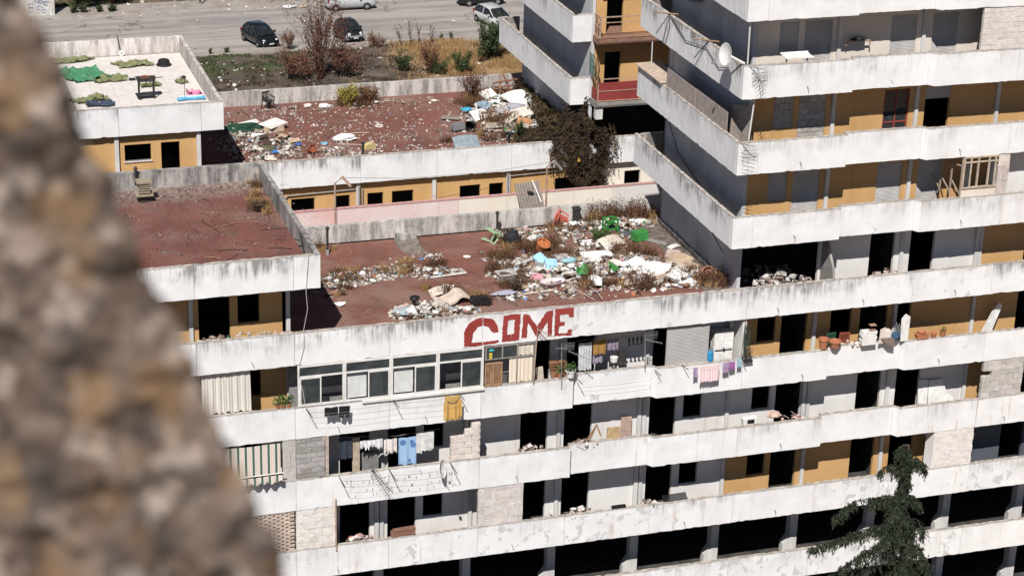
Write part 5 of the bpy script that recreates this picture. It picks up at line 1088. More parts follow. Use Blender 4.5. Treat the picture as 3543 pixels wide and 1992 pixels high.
b = MB(); b.lathe([(.001, .02), (.13, .02), (.16, .03), (.13, 0), (.001, 0)], (0, 0, 0), 20); tag(b.build('plate', MWHITEP, None, (-9.16, 7.6, ZT), local=True), 'round white plate lying on the bare red tiles', 'plate')
t = thing('cart', 'small black cart body lying near the parapet', 'cart', (-10.1, 2.65, ZT), -.1); b = MB(); b.poly([(-.34, -.2, .06), (.36, -.2, .06), (.42, -.2, .22), (.30, -.2, .32), (-.30, -.2, .32), (-.40, -.2, .2)], (0, .42, 0)); b.build('body', MBLACKP, t, local=True)
for s_ in (-.25, .27): b = MB(); b.lathe([(.001, -.03), (.07, -.03), (.07, .03), (.001, .03)], (s_, -.2, .07), 12, (0, 1, 0)); b.build('wheel', MBLACKP, t, local=True)
t = thing('mattress', 'stained cream mattress half rolled up on the front terrace', 'mattress', (-11.1, 3.15, ZT), .12); b = MB()
for q in range(13):
    s_ = q/12; b.v += [(-.62+1.2*s_, y, .02+.30*math.exp(-((s_-.8)/.28)**2)+h_+.02*math.sin(q*1.7)) for y, h_ in ((-.42, 0), (-.42, .10), (.42, .10), (.42, 0))]
for q in range(12):
    for k in range(4): b.face((q*4+k, q*4+(k+1) % 4, q*4+4+(k+1) % 4, q*4+4+k))
b.face((0, 1, 2, 3)); b.face((48, 51, 50, 49)); b.build('pad', simple('stained_cream_ticking', (.62, .53, .46), (.48, .38, .32), 3, .9, .2), t, local=True, smooth=False)
sheet('folded cream card behind the rolled mattress', (-11.35, 4.0, ZT+.12), (1, .1, .1), (0, .8, .45), .8, .4, MPLY, bend=.1); sheet('white card flap behind the rolled mattress', (-10.95, 4.25, ZT+.2), (.6, -.6, .1), (.5, .6, .4), .55, .22, MPALEB)
lump('helmet', 'black rounded plastic shell on the small heap', 'shell', (-12.65, 2.9, ZT+.42), (.20, .18, .18), MBLACKP, 60, smooth=True)
sheet('white triangular offcut on the small heap', (-13.0, 2.1, ZT+.25), (.9, .3, .2), (-.2, .6, .7), .35, .3, MPALEB); lump('plastic_bag', 'pale blue torn sack at the left of the small heap', 'bag', (-13.15, 2.35, ZT+.16), (.36, .3, .22), plainm('pale_blue_sack', (.38, .46, .50)), 61)
lump('plastic_bag', 'white bag at the edge of the shadow on the front terrace', 'bag', (-15.35, 3.9, ZT+.05), (.24, .16, .1), MBAG[0], 62); lump('plastic_bag', 'white crumpled paper on bare tiles beside the black cart', 'paper', (-10.75, 2.15, ZT+.08), (.17, .14, .14), MBAG[0], 63)
# concrete patch on the terrace
b = MB(); b.poly([(-11.5, 10.43, ZT+.002), (-10.55, 10.43, ZT+.002), (-10.72, 8.6, ZT+.002), (-11.0, 8.35, ZT+.002), (-11.45, 8.5, ZT+.002), (-11.62, 9.4, ZT+.002)], (0, 0, .012)); b.build('repair_patch', mat_weathered('grey_mortar_patch', (.26, .22, .19), (.10, .085, .075)), A, (-11, 9.5, ZT)); b = MB(); b.box(-11.45, -10.6, 10.1, 10.42, ZT+.02, ZT+.25); b.build('patch_kerb', MWEATH, A, (-11, 10.1, ZT))
# vent pipes
def vent(label, x, y, z, h, r=.05, cap=True, shoe=True):
    t = thing('vent_pipe', label, 'pipe', (x, y, z)); b = MB(); b.tube([(0, 0, 0), (0, 0, h)], r, 12); b.build('pipe', MIRON, t, local=True)
    if cap: b = MB(); b.lathe([(r*1.0, h-.02), (r*1.6, h), (r*1.7, h+.06), (r*.7, h+.12), (.001, h+.14)], (0, 0, 0), 12); b.build('cap', MIRON, t, local=True)
    if shoe: b = MB(); b.lathe([(r*1.6, 0), (r*1.5, .18), (r, .22)], (0, 0, 0), 12); b.build('shoe', MSLAB, t, local=True)
vent('tall black vent pipe at the left of the front terrace', -14.62, 9.2, ZT, 1.12); vent('tall black vent pipe near the rear parapet of the front terrace', -7.15, 9.9, ZT, .88)
vent('black vent pipe on the lower left red roof beside the chimney', -22.12, 10.3, 2.25, .9); vent('black vent pipe by the front parapet of the rear roof', -10.37, 20.3, ZT, .85, .055); vent('black vent pipe with a wide head beside the spiky yucca', -3.33, 20.3, ZT, .80, .055)
lump('vent_hood', 'black wide hood on the vent pipe beside the yucca', 'hood', (-3.33, 20.3, .08), (.24, .2, .12), MBLACKP, 66)
t = thing('flue_stub', 'square black flue stub at the rear of the front terrace', 'flue', (-3.55, 10.1, ZT)); b = MB(); b.box(-.13, .13, -.13, .13, 0, .75); b.build('shaft', MIRON, t, local=True); b = MB(); b.box(-.16, .16, -.16, .16, .70, .80); b.build('head', MIRON, t, local=True)
# louvred chimney on the lower left roof
t = thing('chimney', 'small louvred concrete chimney on the lower left red roof', 'chimney', (-22.0, 9.05, 2.25)); b = MB(); b.box(-.16, .16, -.16, .16, 0, .3); b.build('stack', MIRON, t, local=True); MCH = plainm('old_chimney_concrete', (.34, .28, .21))
b = MB(); b.box(-.34, .34, -.30, .30, .28, .34); b.build('base_plate', MCH, t, local=True)
for q in range(4): b = MB(); b.box(-.24+.01*q, .24-.01*q, -.22, .22, .40+.10*q, .45+.10*q); b.build('louvre', MCH, t, local=True)
b = MB(); b.box(-.30, .30, -.27, .27, .80, .86); b.build('cap', MCH, t, local=True); b = MB(); b.box(-.12, .12, -.1, .1, .34, .8); b.build('core', MIRON, t, local=True)
b = MB(); b.tube([(-17.22, 2.4, 2.95), (-17.25, 1.4, 2.26)], .03, 6); b.tube([(-17.3, 2.1, 2.75), (-17.35, 2.7, 2.6)], .02, 6); b.tube([(-17.2, 1.9, 2.62), (-17.2, 2.3, 2.72)], .02, 6); tag(b.build('pole', MIRON, None, (-17.2, 2, 2.3)), 'dark crossed poles leaning on the parapet of the lower left roof', 'pole')
b = MB(); b.tube([(-17.45, -.03, 2.97), (-17.5, -.05, 2.4), (-17.55, -.03, 1.6), (-17.5, -.04, .9), (-17.66, -.03, .05), (-17.62, -.03, -.5), (-17.80, -.03, -1.2), (-17.85, -.05, -1.75), (-17.7, -.05, -2.4), (-17.6, -.05, -3.1)], .013, 5); tag(b.build('cable', plainm('pale_cable', (.48, .47, .46))), 'pale cable hanging from the lower left roof down past the white windows', 'cable')
# ---- rear roof singles
chair('garden_chair', 'dark garden chair by the rear parapet of the rear roof', (-13.0, 29.1, ZT), .4, MIRON)
lump('tarpaulin', 'dark green tarpaulin bunched on the rear roof', 'tarpaulin', (-14.9, 26.2, ZT+.1), (.95, .45, .2), plainm('dark_green_tarp', (.02, .06, .04)), 70, sub=3)
lump('tarpaulin', 'olive rag heap at the left of the rear roof', 'rag', (-14.4, 22.8, ZT+.1), (.5, .35, .2), plainm('olive_rag', (.13, .12, .07)), 71)
lump('rag', 'bright blue rag near the brown board on the rear roof', 'rag', (-14.0, 22.35, ZT+.08), (.28, .18, .1), MBLUEP, 72); lump('rag', 'bright blue cloth scrap in the middle of the rear roof', 'rag', (-12.75, 23.2, ZT+.08), (.2, .14, .1), plainm('royal_blue_cloth', (.06, .13, .38)), 73); lump('rag', 'pale blue scrap beside the wires on the rear roof', 'rag', (-11.55, 23.1, ZT+.06), (.18, .15, .08), plainm('sky_blue_scrap', (.22, .48, .62)), 74)
lump('soft_toy', 'white fluffy cushion lying on the rear roof', 'cushion', (-10.5, 23.4, ZT+.16), (.52, .22, .22), MBAG[0], 75, sub=3); t = thing('jerry_can', 'pale yellow plastic can on the rear roof', 'can', (-9.65, 22.0, ZT+.02), .4); b = MB(); b.poly([(-.28, -.15, 0), (.26, -.15, .02), (.3, -.15, .2), (.05, -.15, .27), (-.26, -.15, .22)], (0, .3, 0)); b.build('body', plainm('pale_yellow_plastic', (.62, .50, .24)), t, local=True); b = MB(); b.lathe([(.03, 0), (.03, .06), (.001, .06)], (.3, 0, .12), 8, (1, 0, .3)); b.build('spout', plainm('pale_yellow_plastic', (.62, .50, .24)), t, local=True)
b = MB(); b.tube([(-8.35+.17*math.cos(a/12*6.283), 25.2+.17*math.sin(a/12*6.283), ZT+.03) for a in range(13)], .03, 6); tag(b.build('ring', MWHITEP, None, (-8.35, 25.2, ZT)), 'white plastic ring lying on the rear red roof', 'ring')
t = thing('crate', 'grey plastic crate on the rear roof', 'crate', (-4.85, 23.65, ZT), .2); b = MB()
for s_ in (-1, 1): b.box(-.3, .3, s_*.2-.015, s_*.2+.015, .12, .36); b.box(s_*.3-.015, s_*.3+.015, -.19, .19, .12, .36)
b.box(-.3, .3, -.2, .2, .10, .13); b.build('body', MGREYP, t, local=True)
for sx_ in (-1, 1):
    for sy_ in (-1, 1): b = MB(); b.bar((sx_*.27, sy_*.17, 0), (sx_*.27, sy_*.17, .1), .04); b.build('leg', MGREYP, t, local=True)
t = thing('bin', 'black bucket lying open on the rear roof', 'bucket', (-4.2, 23.6, ZT+.22), 3.6); b = MB(); b.lathe([(.001, -.2), (.2, -.2), (.26, .22), (.28, .22), (.21, -.22)], (0, 0, 0), 16, (1, .5, .15)); b.build('shell', MBLACKP, t, local=True)
lump('rag', 'bright blue bag beside the white panel in the rear roof heap', 'bag', (-3.55, 26.4, ZT+.15), (.32, .2, .16), plainm('cyan_bag', (.06, .36, .58)), 76); lump('rag', 'pale denim cloth draped over the rear roof heap', 'rag', (-2.85, 26.0, ZT+.42), (.3, .55, .3), plainm('pale_denim', (.26, .35, .44)), 77); lump('suitcase', 'mauve grey suitcase on the rear roof heap', 'suitcase', (-1.35, 25.5, ZT+.4), (.5, .3, .3), plainm('mauve_grey_fabric', (.36, .34, .40)), 78)
lump('soft_toy', 'cream foam shell in front of the denim cloth', 'foam', (-2.75, 25.0, ZT+.2), (.42, .3, .25), plainm('cream_foam', (.66, .57, .50)), 79)
# ---- tiled roof things
def mat_on_roof(label, c, w, h, rz, m, name='mat', seed=0, z=2.25):
    b = MB(); nx, ny = 26, 16; ca, sa = math.cos(rz), math.sin(rz)
    for j in range(ny+1):
        for i in range(nx+1):
            u, v_ = (i/nx-.5), (j/ny-.5); k = 1+.35*mnoise.noise((u*3+seed, v_*3, 1)); x, y = u*w*k, v_*h*k
            zz = .03+.26*max(0, mnoise.noise((u*5+seed*3, v_*5, 7)))+.16*abs(mnoise.noise((u*11+seed, v_*9, 4)))
            b.v.append((c[0]+x*ca-y*sa, c[1]+x*sa+y*ca, z+zz))
    for j in range(ny):
        for i in range(nx): a = j*(nx+1)+i; b.face((a, a+1, a+nx+2, a+nx+1))
    return tag(b.build(name, m, None, (c[0], c[1], z), smooth=True), label, 'mat')
MOLV = simple('olive_canvas', (.155, .17, .08), (.20, .205, .11), 4, .9, .2); MGRN = simple('green_tarpaulin', (.05, .20, .10), (.085, .24, .13), 4, .6, .2); MNAVY = simple('navy_cloth', (.035, .05, .085), (.06, .075, .11), 4, .9, .2)
mat_on_roof('bunched green tarpaulin on the white tiled roof', (-22.1, 26.6), 1.9, 1.9, .3, MGRN, 'tarpaulin', 1); mat_on_roof('olive mat trailing from the green tarpaulin', (-21.1, 25.7), 1.6, .8, .1, MOLV, 'mat', 2); mat_on_roof('olive mat lying alone near the rear parapet of the tiled roof', (-19.7, 27.9), 1.6, .8, .15, MOLV, 'mat', 3)
mat_on_roof('olive mats at the far left of the tiled roof', (-22.5, 29.2), 2.0, .8, .1, MOLV, 'mat', 4); mat_on_roof('olive grey mat near the front of the tiled roof', (-22.4, 22.7), 1.5, .7, .2, MOLV, 'mat', 5); mat_on_roof('navy cloth next to the front olive mat', (-22.0, 21.9), 1.2, .55, 0, MNAVY, 'cloth', 6); mat_on_roof('small olive rag near the right parapet of the tiled roof', (-17.95, 24.6), .5, .5, .4, MOLV, 'cloth', 7)
mat_on_roof('small olive piece behind the barbecue', (-19.4, 24.3), .9, .4, .1, MOLV, 'cloth', 10)
mat_on_roof('pink plastic sheet by the right parapet of the tiled roof', (-17.65, 22.6), .7, .45, 0, plainm('bright_pink_sheet', (.72, .25, .42)), 'sheet', 8)
t = thing('barbecue', 'dark barbecue on a two-wheeled stand on the tiled roof', 'barbecue', (-19.85, 22.55, 2.25)); 
for s_ in (-.33, .33):
    b = MB(); b.bar((s_, -.16, .0), (s_, -.16, .82), .05); b.build('leg', MIRON, t, local=True); b = MB(); b.bar((s_, .16, .0), (s_, .16, .82), .05); b.build('leg', MIRON, t, local=True)
b = MB(); b.poly([(-.40, -.22, .82), (.36, -.22, .82), (.42, -.22, .98), (-.46, -.22, .98)], (0, .44, 0)); b.build('firebox', MIRON, t, local=True); b = MB(); b.lathe([(.001, .985), (.24, .985), (.24, 1.0), (.001, 1.0)], (-.05, 0, 0), 16); b.build('grate', plainm('rusty_grate', (.16, .06, .035)), t, local=True)
b = MB(); b.box(-.76, -.47, -.16, .16, .90, .94); b.build('side_shelf', MIRON, t, local=True); b = MB(); b.tube([(.42, 0, .93), (.75, 0, .93)], .02, 6); b.build('handle', MIRON, t, local=True); b = MB(); b.box(-.44, .36, -.2, .2, .17, .21); b.build('lower_shelf', MIRON, t, local=True)
for s_ in (-.18, .18): b = MB(); b.lathe([(.001, -.03), (.10, -.03), (.10, .03), (.001, .03)], (-.33, s_, .1), 12, (0, 1, 0)); b.build('wheel', MBLACKP, t, local=True)
t = thing('bowl', 'upturned black tub near the rear right of the tiled roof', 'tub', (-18.27, 27.6, 2.25)); b = MB(); b.lathe([(.36, 0), (.37, .04), (.30, .09), (.27, .24), (.22, .28), (.001, .28)], (0, 0, 0), 18); b.build('shell', MBLACKP, t, local=True)
t = thing('floor_lamp', 'thin black pole lamp standing on the tiled roof', 'lamp', (-18.24, 21.8, 2.25)); b = MB(); b.tube([(0, 0, 0), (0, 0, 1.08)], .014, 6); b.build('pole', MIRON, t, local=True); b = MB(); b.lathe([(.05, 1.02), (.11, 1.06), (.10, 1.14), (.001, 1.18)], (-.03, 0, 0), 12); b.build('head', MIRON, t, local=True)
t = thing('paddling_pool', 'blue and white inflatable pool edge at the tiled roof front', 'pool', (-17.95, 21.75, 2.25)); b = MB(); b.tube([(-.62+1.25*k/10, .1*math.sin(k*.3), .09+.01*math.sin(k)) for k in range(11)], .085, 10); b.build('tube', plainm('pool_blue', (.12, .42, .72), .35), t, local=True, smooth=True); b = MB(); b.tube([(-.55+1.1*k/10, .10, .17) for k in range(11)], .05, 8); b.build('upper_tube', plainm('pool_white', (.70, .74, .78), .35), t, local=True, smooth=True)
t = thing('pole_fan', 'thin leaning pole with a small white fan foot at the rear of the tiled roof', 'pole', (-20.0, 29.6, 2.25)); b = MB(); b.tube([(.0, .1, .05), (-.14, .18, 1.0)], .022, 6); b.build('pole', MIRON, t, local=True); b = MB(); b.lathe([(.05, -.05), (.13, -.04), (.13, .04), (.05, .05)], (.02, .02, .12), 14, (0, -1, .3)); b.build('fan', MWHITEP, t, local=True)
# ---- alley: lamp posts, pipes, canopy, cable
def lamp(label, x, z, broken):
    t = thing('wall_lamp', label, 'lamp', (x, 17.0, z)); b = MB(); b.tube([(x, 16.95, -2.4), (x, 16.95, -.50), (x+.30, 16.9, -.22)], .045, 8); b.build('post', MRUST, t, (x, 17, z)); b = MB(); b.obox((x+.50, 16.86, -.42), ((.62, -.1, -.75), (.2, 1, 0), (.75, .1, .62)), (.30, .07, .05)); b.build('lamp_head', MRUST if broken else MGALV, t, (x+.4, 16.9, -.3))
lamp('left rusty bent lamp post on the alley parapet', -12.48, -1.7, True); lamp('right rusty bent lamp post on the alley parapet beside the vine', -2.56, -1.7, False)
b = MB(); b.tube([(-12.0, 16.9, -.25), (-9, 18, -.9), (-5, 18.5, -1.1), (-2.2, 17, -.3)], .008, 4); tag(b.build('cable', MIRON), 'thin cable strung between the two bent alley lamps', 'cable')
b = MB(); b.tube([(-14.3, 19.22, -1.95), (-14.15, 19.22, -1.75), (-10.98, 19.22, -1.68)], .035, 6); b.tube([(-10.85, 19.1, -1.55), (-10.82, 19.1, -3.6)], .05, 8); b.tube([(-10.66, 19.2, -1.65), (-10.64, 19.2, -3.6)], .03, 8); b.build('pipework', MSLAB, B, (-12, 19.2, -1.7))
b = MB(); b.tube([(-3.72, 19.1, -1.45), (-3.70, 19.1, -3.6)], .05, 8); b.tube([(-3.55, 19.2, -1.62), (-1.0, 19.2, -1.55)], .03, 6); b.build('pipework', MSLAB, B, (-3.6, 19.1, -1.5))
t = thing('canopy', 'corrugated grey canopy leaning over the alley parapet', 'canopy', (-3.4, 16.9, -2.4)); b = MB(); nseg = 36
p0, p1, q0, q1 = Vector((-3.95, 17.55, -1.42)), Vector((-2.68, 17.7, -1.42)), Vector((-4.10, 16.05, -2.12)), Vector((-2.95, 16.0, -2.12))
for k in range(nseg+1):
    s_ = k/nseg; off = Vector((0, -.02, .05))*math.cos(k*1.57); b.v += [tuple(p0.lerp(p1, s_)+off), tuple(q0.lerp(q1, s_)+off)]
for k in range(nseg): b.face((2*k, 2*k+1, 2*k+3, 2*k+2))
b.build('sheet', simple('asbestos_grey', (.30, .265, .235), (.22, .19, .165), 4, .95, .3), t, (-3.4, 16.9, -1.8)); b = MB(); b.tube([(-3.05, 17.55, -1.33), (-3.0, 16.3, -1.95)], .03, 6); b.build('pipe', MWHITEP, t, (-3, 17, -1.6)); b = MB(); b.bar((-3.9, 17.0, -1.9), (-2.8, 17.0, -1.9), .06); b.bar((-3.8, 17.0, -2.6), (-3.8, 17.0, -1.9), .05); b.bar((-2.9, 17.0, -2.6), (-2.9, 17.0, -1.9), .05); b.build('bracket', MRUST, t, (-3.4, 17, -2))
lump('rag', 'black shoe-like lump on the corrugated canopy', 'shoe', (-3.35, 16.9, -1.66), (.14, .2, .08), MBLACKP, 90)
# green grille, hanging fan of wire at the rear gallery
t = thing('window_grille', 'green iron grille with a fan of wires hanging on the rear tower corner', 'grille', (.06, 18.6, 3.2)); b = MB()
for q in range(7): b.bar((.04, 18.95-q*.10, 3.22), (.04, 18.95-q*.10, 4.2), .02)
for q in range(4): b.bar((.04, 18.3, 3.25+.3*q), (.04, 18.98, 3.25+.3*q), .02)
b.build('grille', plainm('faded_green_iron', (.10, .20, .17)), t, (.04, 18.6, 3.2)); b = MB()
for q in range(13): a = -1.3+2.6*q/12; b.tube([(.05, 18.28, 3.65), (.08, 18.28-.5*math.cos(a), 3.65+.55*math.sin(a))], .010, 4)
b.tube([(.08, 18.28-.5*math.cos(-1.3+2.6*q/12), 3.65+.55*math.sin(-1.3+2.6*q/12)) for q in range(13)], .03, 6); b.build('wire_fan', MIRON, t, (.05, 18.3, 3.6))
# balcony leftovers on the lower storeys
b = MB(); b.bar((-6.4, .2, -6.0), (-5.95, .25, -5.28), .05); b.bar((-5.95, .25, -5.28), (-5.78, .2, -5.75), .06); b.bar((-6.2, .3, -6.0), (-5.98, .25, -5.4), .04); tag(b.build('timber_wreck', MWOOD, None, (-6, .2, -6)), 'broken wooden A-frame on the middle balcony parapet', 'frame')
b = MB(); b.box(-5.47, -4.93, .3, .36, -6.2, -5.52); tag(b.build('board', plainm('ochre_card', (.50, .36, .20)), None, (-5.2, .3, -6)), 'ochre board standing behind the middle balcony parapet', 'board')
b = MB(); b.box(-4.58, -4.14, 1.1, 1.15, -7.0, -5.55); tag(b.build('board', plainm('pinkish_panel', (.48, .35, .29)), None, (-4.3, 1.1, -7)), 'pinkish upright board against the white wall of the middle balcony', 'board')
b = MB(); b.poly([(-3.02, .05, -8.98), (-1.95, .05, -8.98), (-2.0, .2, -8.76), (-3.0, .2, -8.78)], (0, .03, .01)); tag(b.build('glass_sheet', mat_glass('dark_pane_glass', (.01, .01, .012)), None, (-2.5, .1, -8.9)), 'dark glass sash leaning on the lower balcony parapet', 'window')
b = MB(); b.box(-5.2, -4.62, .02, .16, -8.995, -8.90); tag(b.build('tray', MBLACKP, None, (-4.9, .1, -9)), 'flat black tray on the lower balcony parapet', 'tray')
b = MB(); b.obox((-13.8, .12, -8.88), ((1, 0, .02), (0, 1, 0), (0, 0, 1)), (.48, .1, .10)); b.obox((-13.75, .12, -8.74), ((1, 0, .05), (0, 1, 0), (0, 0, 1)), (.44, .12, .03)); tag(b.build('timber_stack', plainm('red_brown_timber', (.24, .13, .095)), None, (-13.8, .1, -9)), 'red brown timber stacked on the lowest inhabited balcony parapet', 'timber')
t = thing('washing_machine_part', 'white oval appliance front leaning on the balcony parapet', 'appliance', (.7, .5, -6.2)); b = MB(); b.obox((.68, .45, -5.98), ((1, 0, .08), (0, 1, 0), (-.08, 0, 1)), (.30, .12, .14)); b.build('case', MWHITEP, t, (.7, .45, -6)); b = MB(); b.box(.55, .85, .30, .325, -6.05, -5.9); b.build('window', MBLACKP, t, (.7, .3, -6))
lump('plastic_bag', 'pinkish sack in the doorway above the stained parapet', 'bag', (1.8, .45, -5.88), (.30, .2, .2), plainm('pinkish_sack', (.58, .42, .35)), 95)
t = thing('drying_rack', 'white wire drying rack on the top right balcony', 'drying rack', (1.5, .5, 8.0)); b = MB(); b.box(1.0, 1.05, .3, .35, 8.0, 9.12); b.box(1.95, 2.0, .5, .55, 8.0, 9.12); b.build('legs', MGALV, t, (1.5, .5, 8)); b = MB()
for q in range(12): b.bar((.95+q*.1, .2, 9.12), (.95+q*.1, .75, 9.18), .014)
b.bar((.95, .2, 9.12), (2.1, .2, 9.12), .04); b.bar((.95, .75, 9.18), (2.1, .75, 9.18), .04); b.obox((1.5, .48, 9.14), ((1, 0, 0), (0, 1, .1), (0, -.1, 1)), (.55, .26, .008)); b.build('top', MWHITEP, t, (1.5, .5, 9.1))
t = thing('wall_bracket', 'rusty bracket with a black bundle on the cream wall at top right', 'bracket', (4.35, 1.3, 9.2)); b = MB(); b.bar((3.9, 1.1, 9.36), (4.85, 1.1, 9.36), .05); b.bar((3.9, 1.1, 9.36), (3.85, 1.1, 9.2), .04); b.bar((4.85, 1.1, 9.36), (4.87, 1.1, 9.16), .04); b.build('bracket', MRUST, t, (4.3, 1.1, 9.2)); me = crumple(1, 91, 2); me.materials.append(MBLACKP); o = link('bundle', me, t, (4.35, 1.1, 9.43)); o.scale = (.36, .14, .12)
b = MB(); b.lathe([(.001, 0), (.26, 0), (.28, .05), (.28, .9), (.2, 1.0), (.001, 1.0)], (0, 0, 0), 18); tag(b.build('water_tank', plainm('grey_blue_tank', (.22, .26, .29)), None, (-.15, 6.6, 9.75), local=True), 'grey blue water tank fixed high on the shaded tower wall', 'tank')
# ================================================================ vegetation
MSTRAW = mat_leaf('straw', (.30, .185, .085), (.40, .27, .13), 2.5, .9); MRUSTW = mat_leaf('rust_brown_weed', (.10, .052, .030), (.17, .09, .05), 3, .9); MTWIG = plainm('dead_twig', (.085, .058, .042))
def tuft(n, h, sp, lean=.35, seeds=0, w=.012):
    b = MB()
    for _ in range(n):
        a = R(0, 6.28); r = sp*random.random()**.7; x, y = r*math.cos(a), r*math.sin(a); L = h*R(.45, 1.0); dx, dy = R(-lean, lean)*L+x*.5, R(-lean, lean)*L+y*.5
        q = R(0, 3.14); c, s_ = math.cos(q)*w, math.sin(q)*w; m = (x+dx*.4, y+dy*.4, L*.6)
        b.add([(x-c, y-s_, 0), (x+c, y+s_, 0), (m[0]+c*.8, m[1]+s_*.8, m[2]), (m[0]-c*.8, m[1]-s_*.8, m[2]), (x+dx, y+dy, L*R(.8, 1))], ((0, 1, 2, 3), (3, 2, 4)))
        if seeds and random.random() < seeds:
            p = Vector((x+dx, y+dy, L*.95))
            for k in range(4): d = Vector((R(-1, 1), R(-1, 1), R(-.4, .8)))*.03; e = d.orthogonal().normalized()*.02; b.quad(p-e, p+d, p+e, p-d)
    return b.mesh('dry_weed')
_tu = []
for m, n, h, sp, sd, w in ((MSTRAW, 90, .38, .22, 0, .010), (MSTRAW, 60, .55, .15, .2, .010), (MRUSTW, 110, .55, .28, .3, .012), (MRUSTW, 70, .85, .22, .6, .011), (MRUSTW, 120, .35, .3, .2, .014)):
    me = tuft(n, h, sp, .35, sd, w); me.materials.append(m); _tu.append(me)
WK = ('short straw coloured tuft', 'tall straw coloured tuft', 'bushy rust brown weed', 'tall rust brown weed with seed heads', 'low rust brown weed')
def weeds(sp, where, group, wts, smin=.6, smax=1.2):
    for x, y, z in sp:
        k = random.choices(range(5), wts)[0]; o = link('dry_weed', _tu[k], None, (x, y, z), rz=R(0, 6.28)); s_ = R(smin, smax); o.scale = (s_*R(.8, 1.3), s_*R(.8, 1.3), s_); tag(o, WK[k]+' '+where, 'weed', '%s: %s' % (group, WK[k]))
weeds(spots([(-6.9, 7.6, 1.7, 1.1, 0, 22), (-8.2, 5.2, .7, 1.6, 0, 10), (-5.4, 6.4, 1.2, .8, 0, 10), (-4.6, 3.6, 1.4, .6, 0, 13), (-2.6, 6.2, 1.0, .9, 0, 14), (-1.2, 3.0, .9, .6, 0, 12), (-3.2, 2.6, 1.6, .4, 0, 8), (-4.2, 9.7, 1.0, .4, 0, 6)], ZT-.04), 'growing through the main rubbish heap', 'weeds in the main terrace heap', (2, 1, 4, 3, 4), .6, 1.1)
weeds(spots([(-1.8, 10.2, 1.7, .2, 0, 18)], ZT-.04), 'along the rear parapet of the front terrace', 'weeds along the terrace rear parapet', (0, 1, 3, 6, 1), .8, 1.3)
weeds([(-.2, 2.7, ZT), (-.05, 3.1, ZT), (.0, 2.4, ZT), (-.35, 2.3, ZT), (-.6, 2.2, ZT), (.0, 10.0, ZT), (-.1, 9.8, ZT)], 'at the foot of the tower wall', 'weeds at the tower foot', (1, 2, 4, 4, 2), .9, 1.4)
weeds(spots([(-14.6, 6.6, 1.2, .6, 0, 9), (-11.6, 7.0, 1.4, .7, 0, 10), (-11.2, 4.4, .8, .5, 0, 5), (-10.2, 3.3, .7, .6, 0, 5), (-14.9, 9.6, .7, .6, 0, 4), (-15.2, 5.4, .5, .7, 0, 5), (-12.9, 1.5, .8, .4, 0, 3)], ZT-.04), 'in the litter drift of the front terrace', 'tufts on the left of the front terrace', (6, 2, 2, 1, 2), .5, .95)
weeds(spots([(-17.6, 7.4, .35, 1.0, 0, 9), (-17.6, 9.4, .3, .8, 0, 3)], 2.22), 'by the side parapet of the lower left red roof', 'tufts on the lower left roof', (6, 2, 2, 0, 3), .6, 1.1)
weeds(spots([(-8.5, 28.9, .9, .35, 0, 10), (-2.4, 28.6, 1.2, .7, 0, 14), (-.6, 28.4, .7, .8, 0, 10), (-3.2, 27.4, .5, 1.0, 0, 8), (-2.6, 24.4, .8, .9, 0, 6), (-2.2, 21.8, 1.2, .8, 0, 8), (-5.5, 22, 2.0, 1.0, 0, 3)], ZT-.04), 'growing on the rear roof', 'weeds on the rear roof', (2, 1, 4, 3, 4), .7, 1.3)
def leafcloud(b, ells, smin=.035, smax=.07, rnd=None, shell=.25, flat=False):
    for cx, cy, cz, rx, ry, rz_, n in ells:
        for _ in range(n):
            d = Vector((random.gauss(0, 1), random.gauss(0, 1), random.gauss(0, 1))).normalized(); q = (random.random()*(1-shell)+shell)**.5
            q *= 1+.42*mnoise.noise(d*2.6+Vector((cx, cy, cz)))
            p = Vector((cx+d.x*rx*q, cy+d.y*ry*q, cz+d.z*rz_*q))
            if mnoise.noise(p*2.2) < -.16: continue
            u = (d+Vector((R(-1, 1), R(-1, 1), R(-.6, 1)))*.8).normalized(); v_ = u.orthogonal().normalized(); v_ = (v_*R(-1, 1)+u.cross(v_)*R(-1, 1)).normalized(); w = u.cross(v_); s_ = R(smin, smax)
            b.quad(p-v_*s_, p+w*s_*.55, p+v_*s_, p-w*s_*.55)
def branch(b, p, d, L, r, depth, spread=.5, tips=None, upb=.1):
    pts = [Vector(p)]; d = Vector(d).normalized()
    for k in range(4):
        d = (d+Vector((R(-1, 1), R(-1, 1), R(-1, 1)+upb))*.16).normalized(); pts.append(pts[-1]+d*L/4)
    b.tube(pts, r, 4, r*.45, False)
    if tips is not None: tips.extend([pts[2], pts[3], pts[4]] if depth < 2 else [pts[4]])
    if depth > 0:
        for k in range(random.randint(3, 4)):
            s_ = random.choice(pts[1:]); nd = (d+Vector((R(-1, 1), R(-1, 1), R(-.5, .9)))*spread).normalized(); branch(b, s_, nd, L*R(.5, .75), r*.55, depth-1, spread, tips, upb)
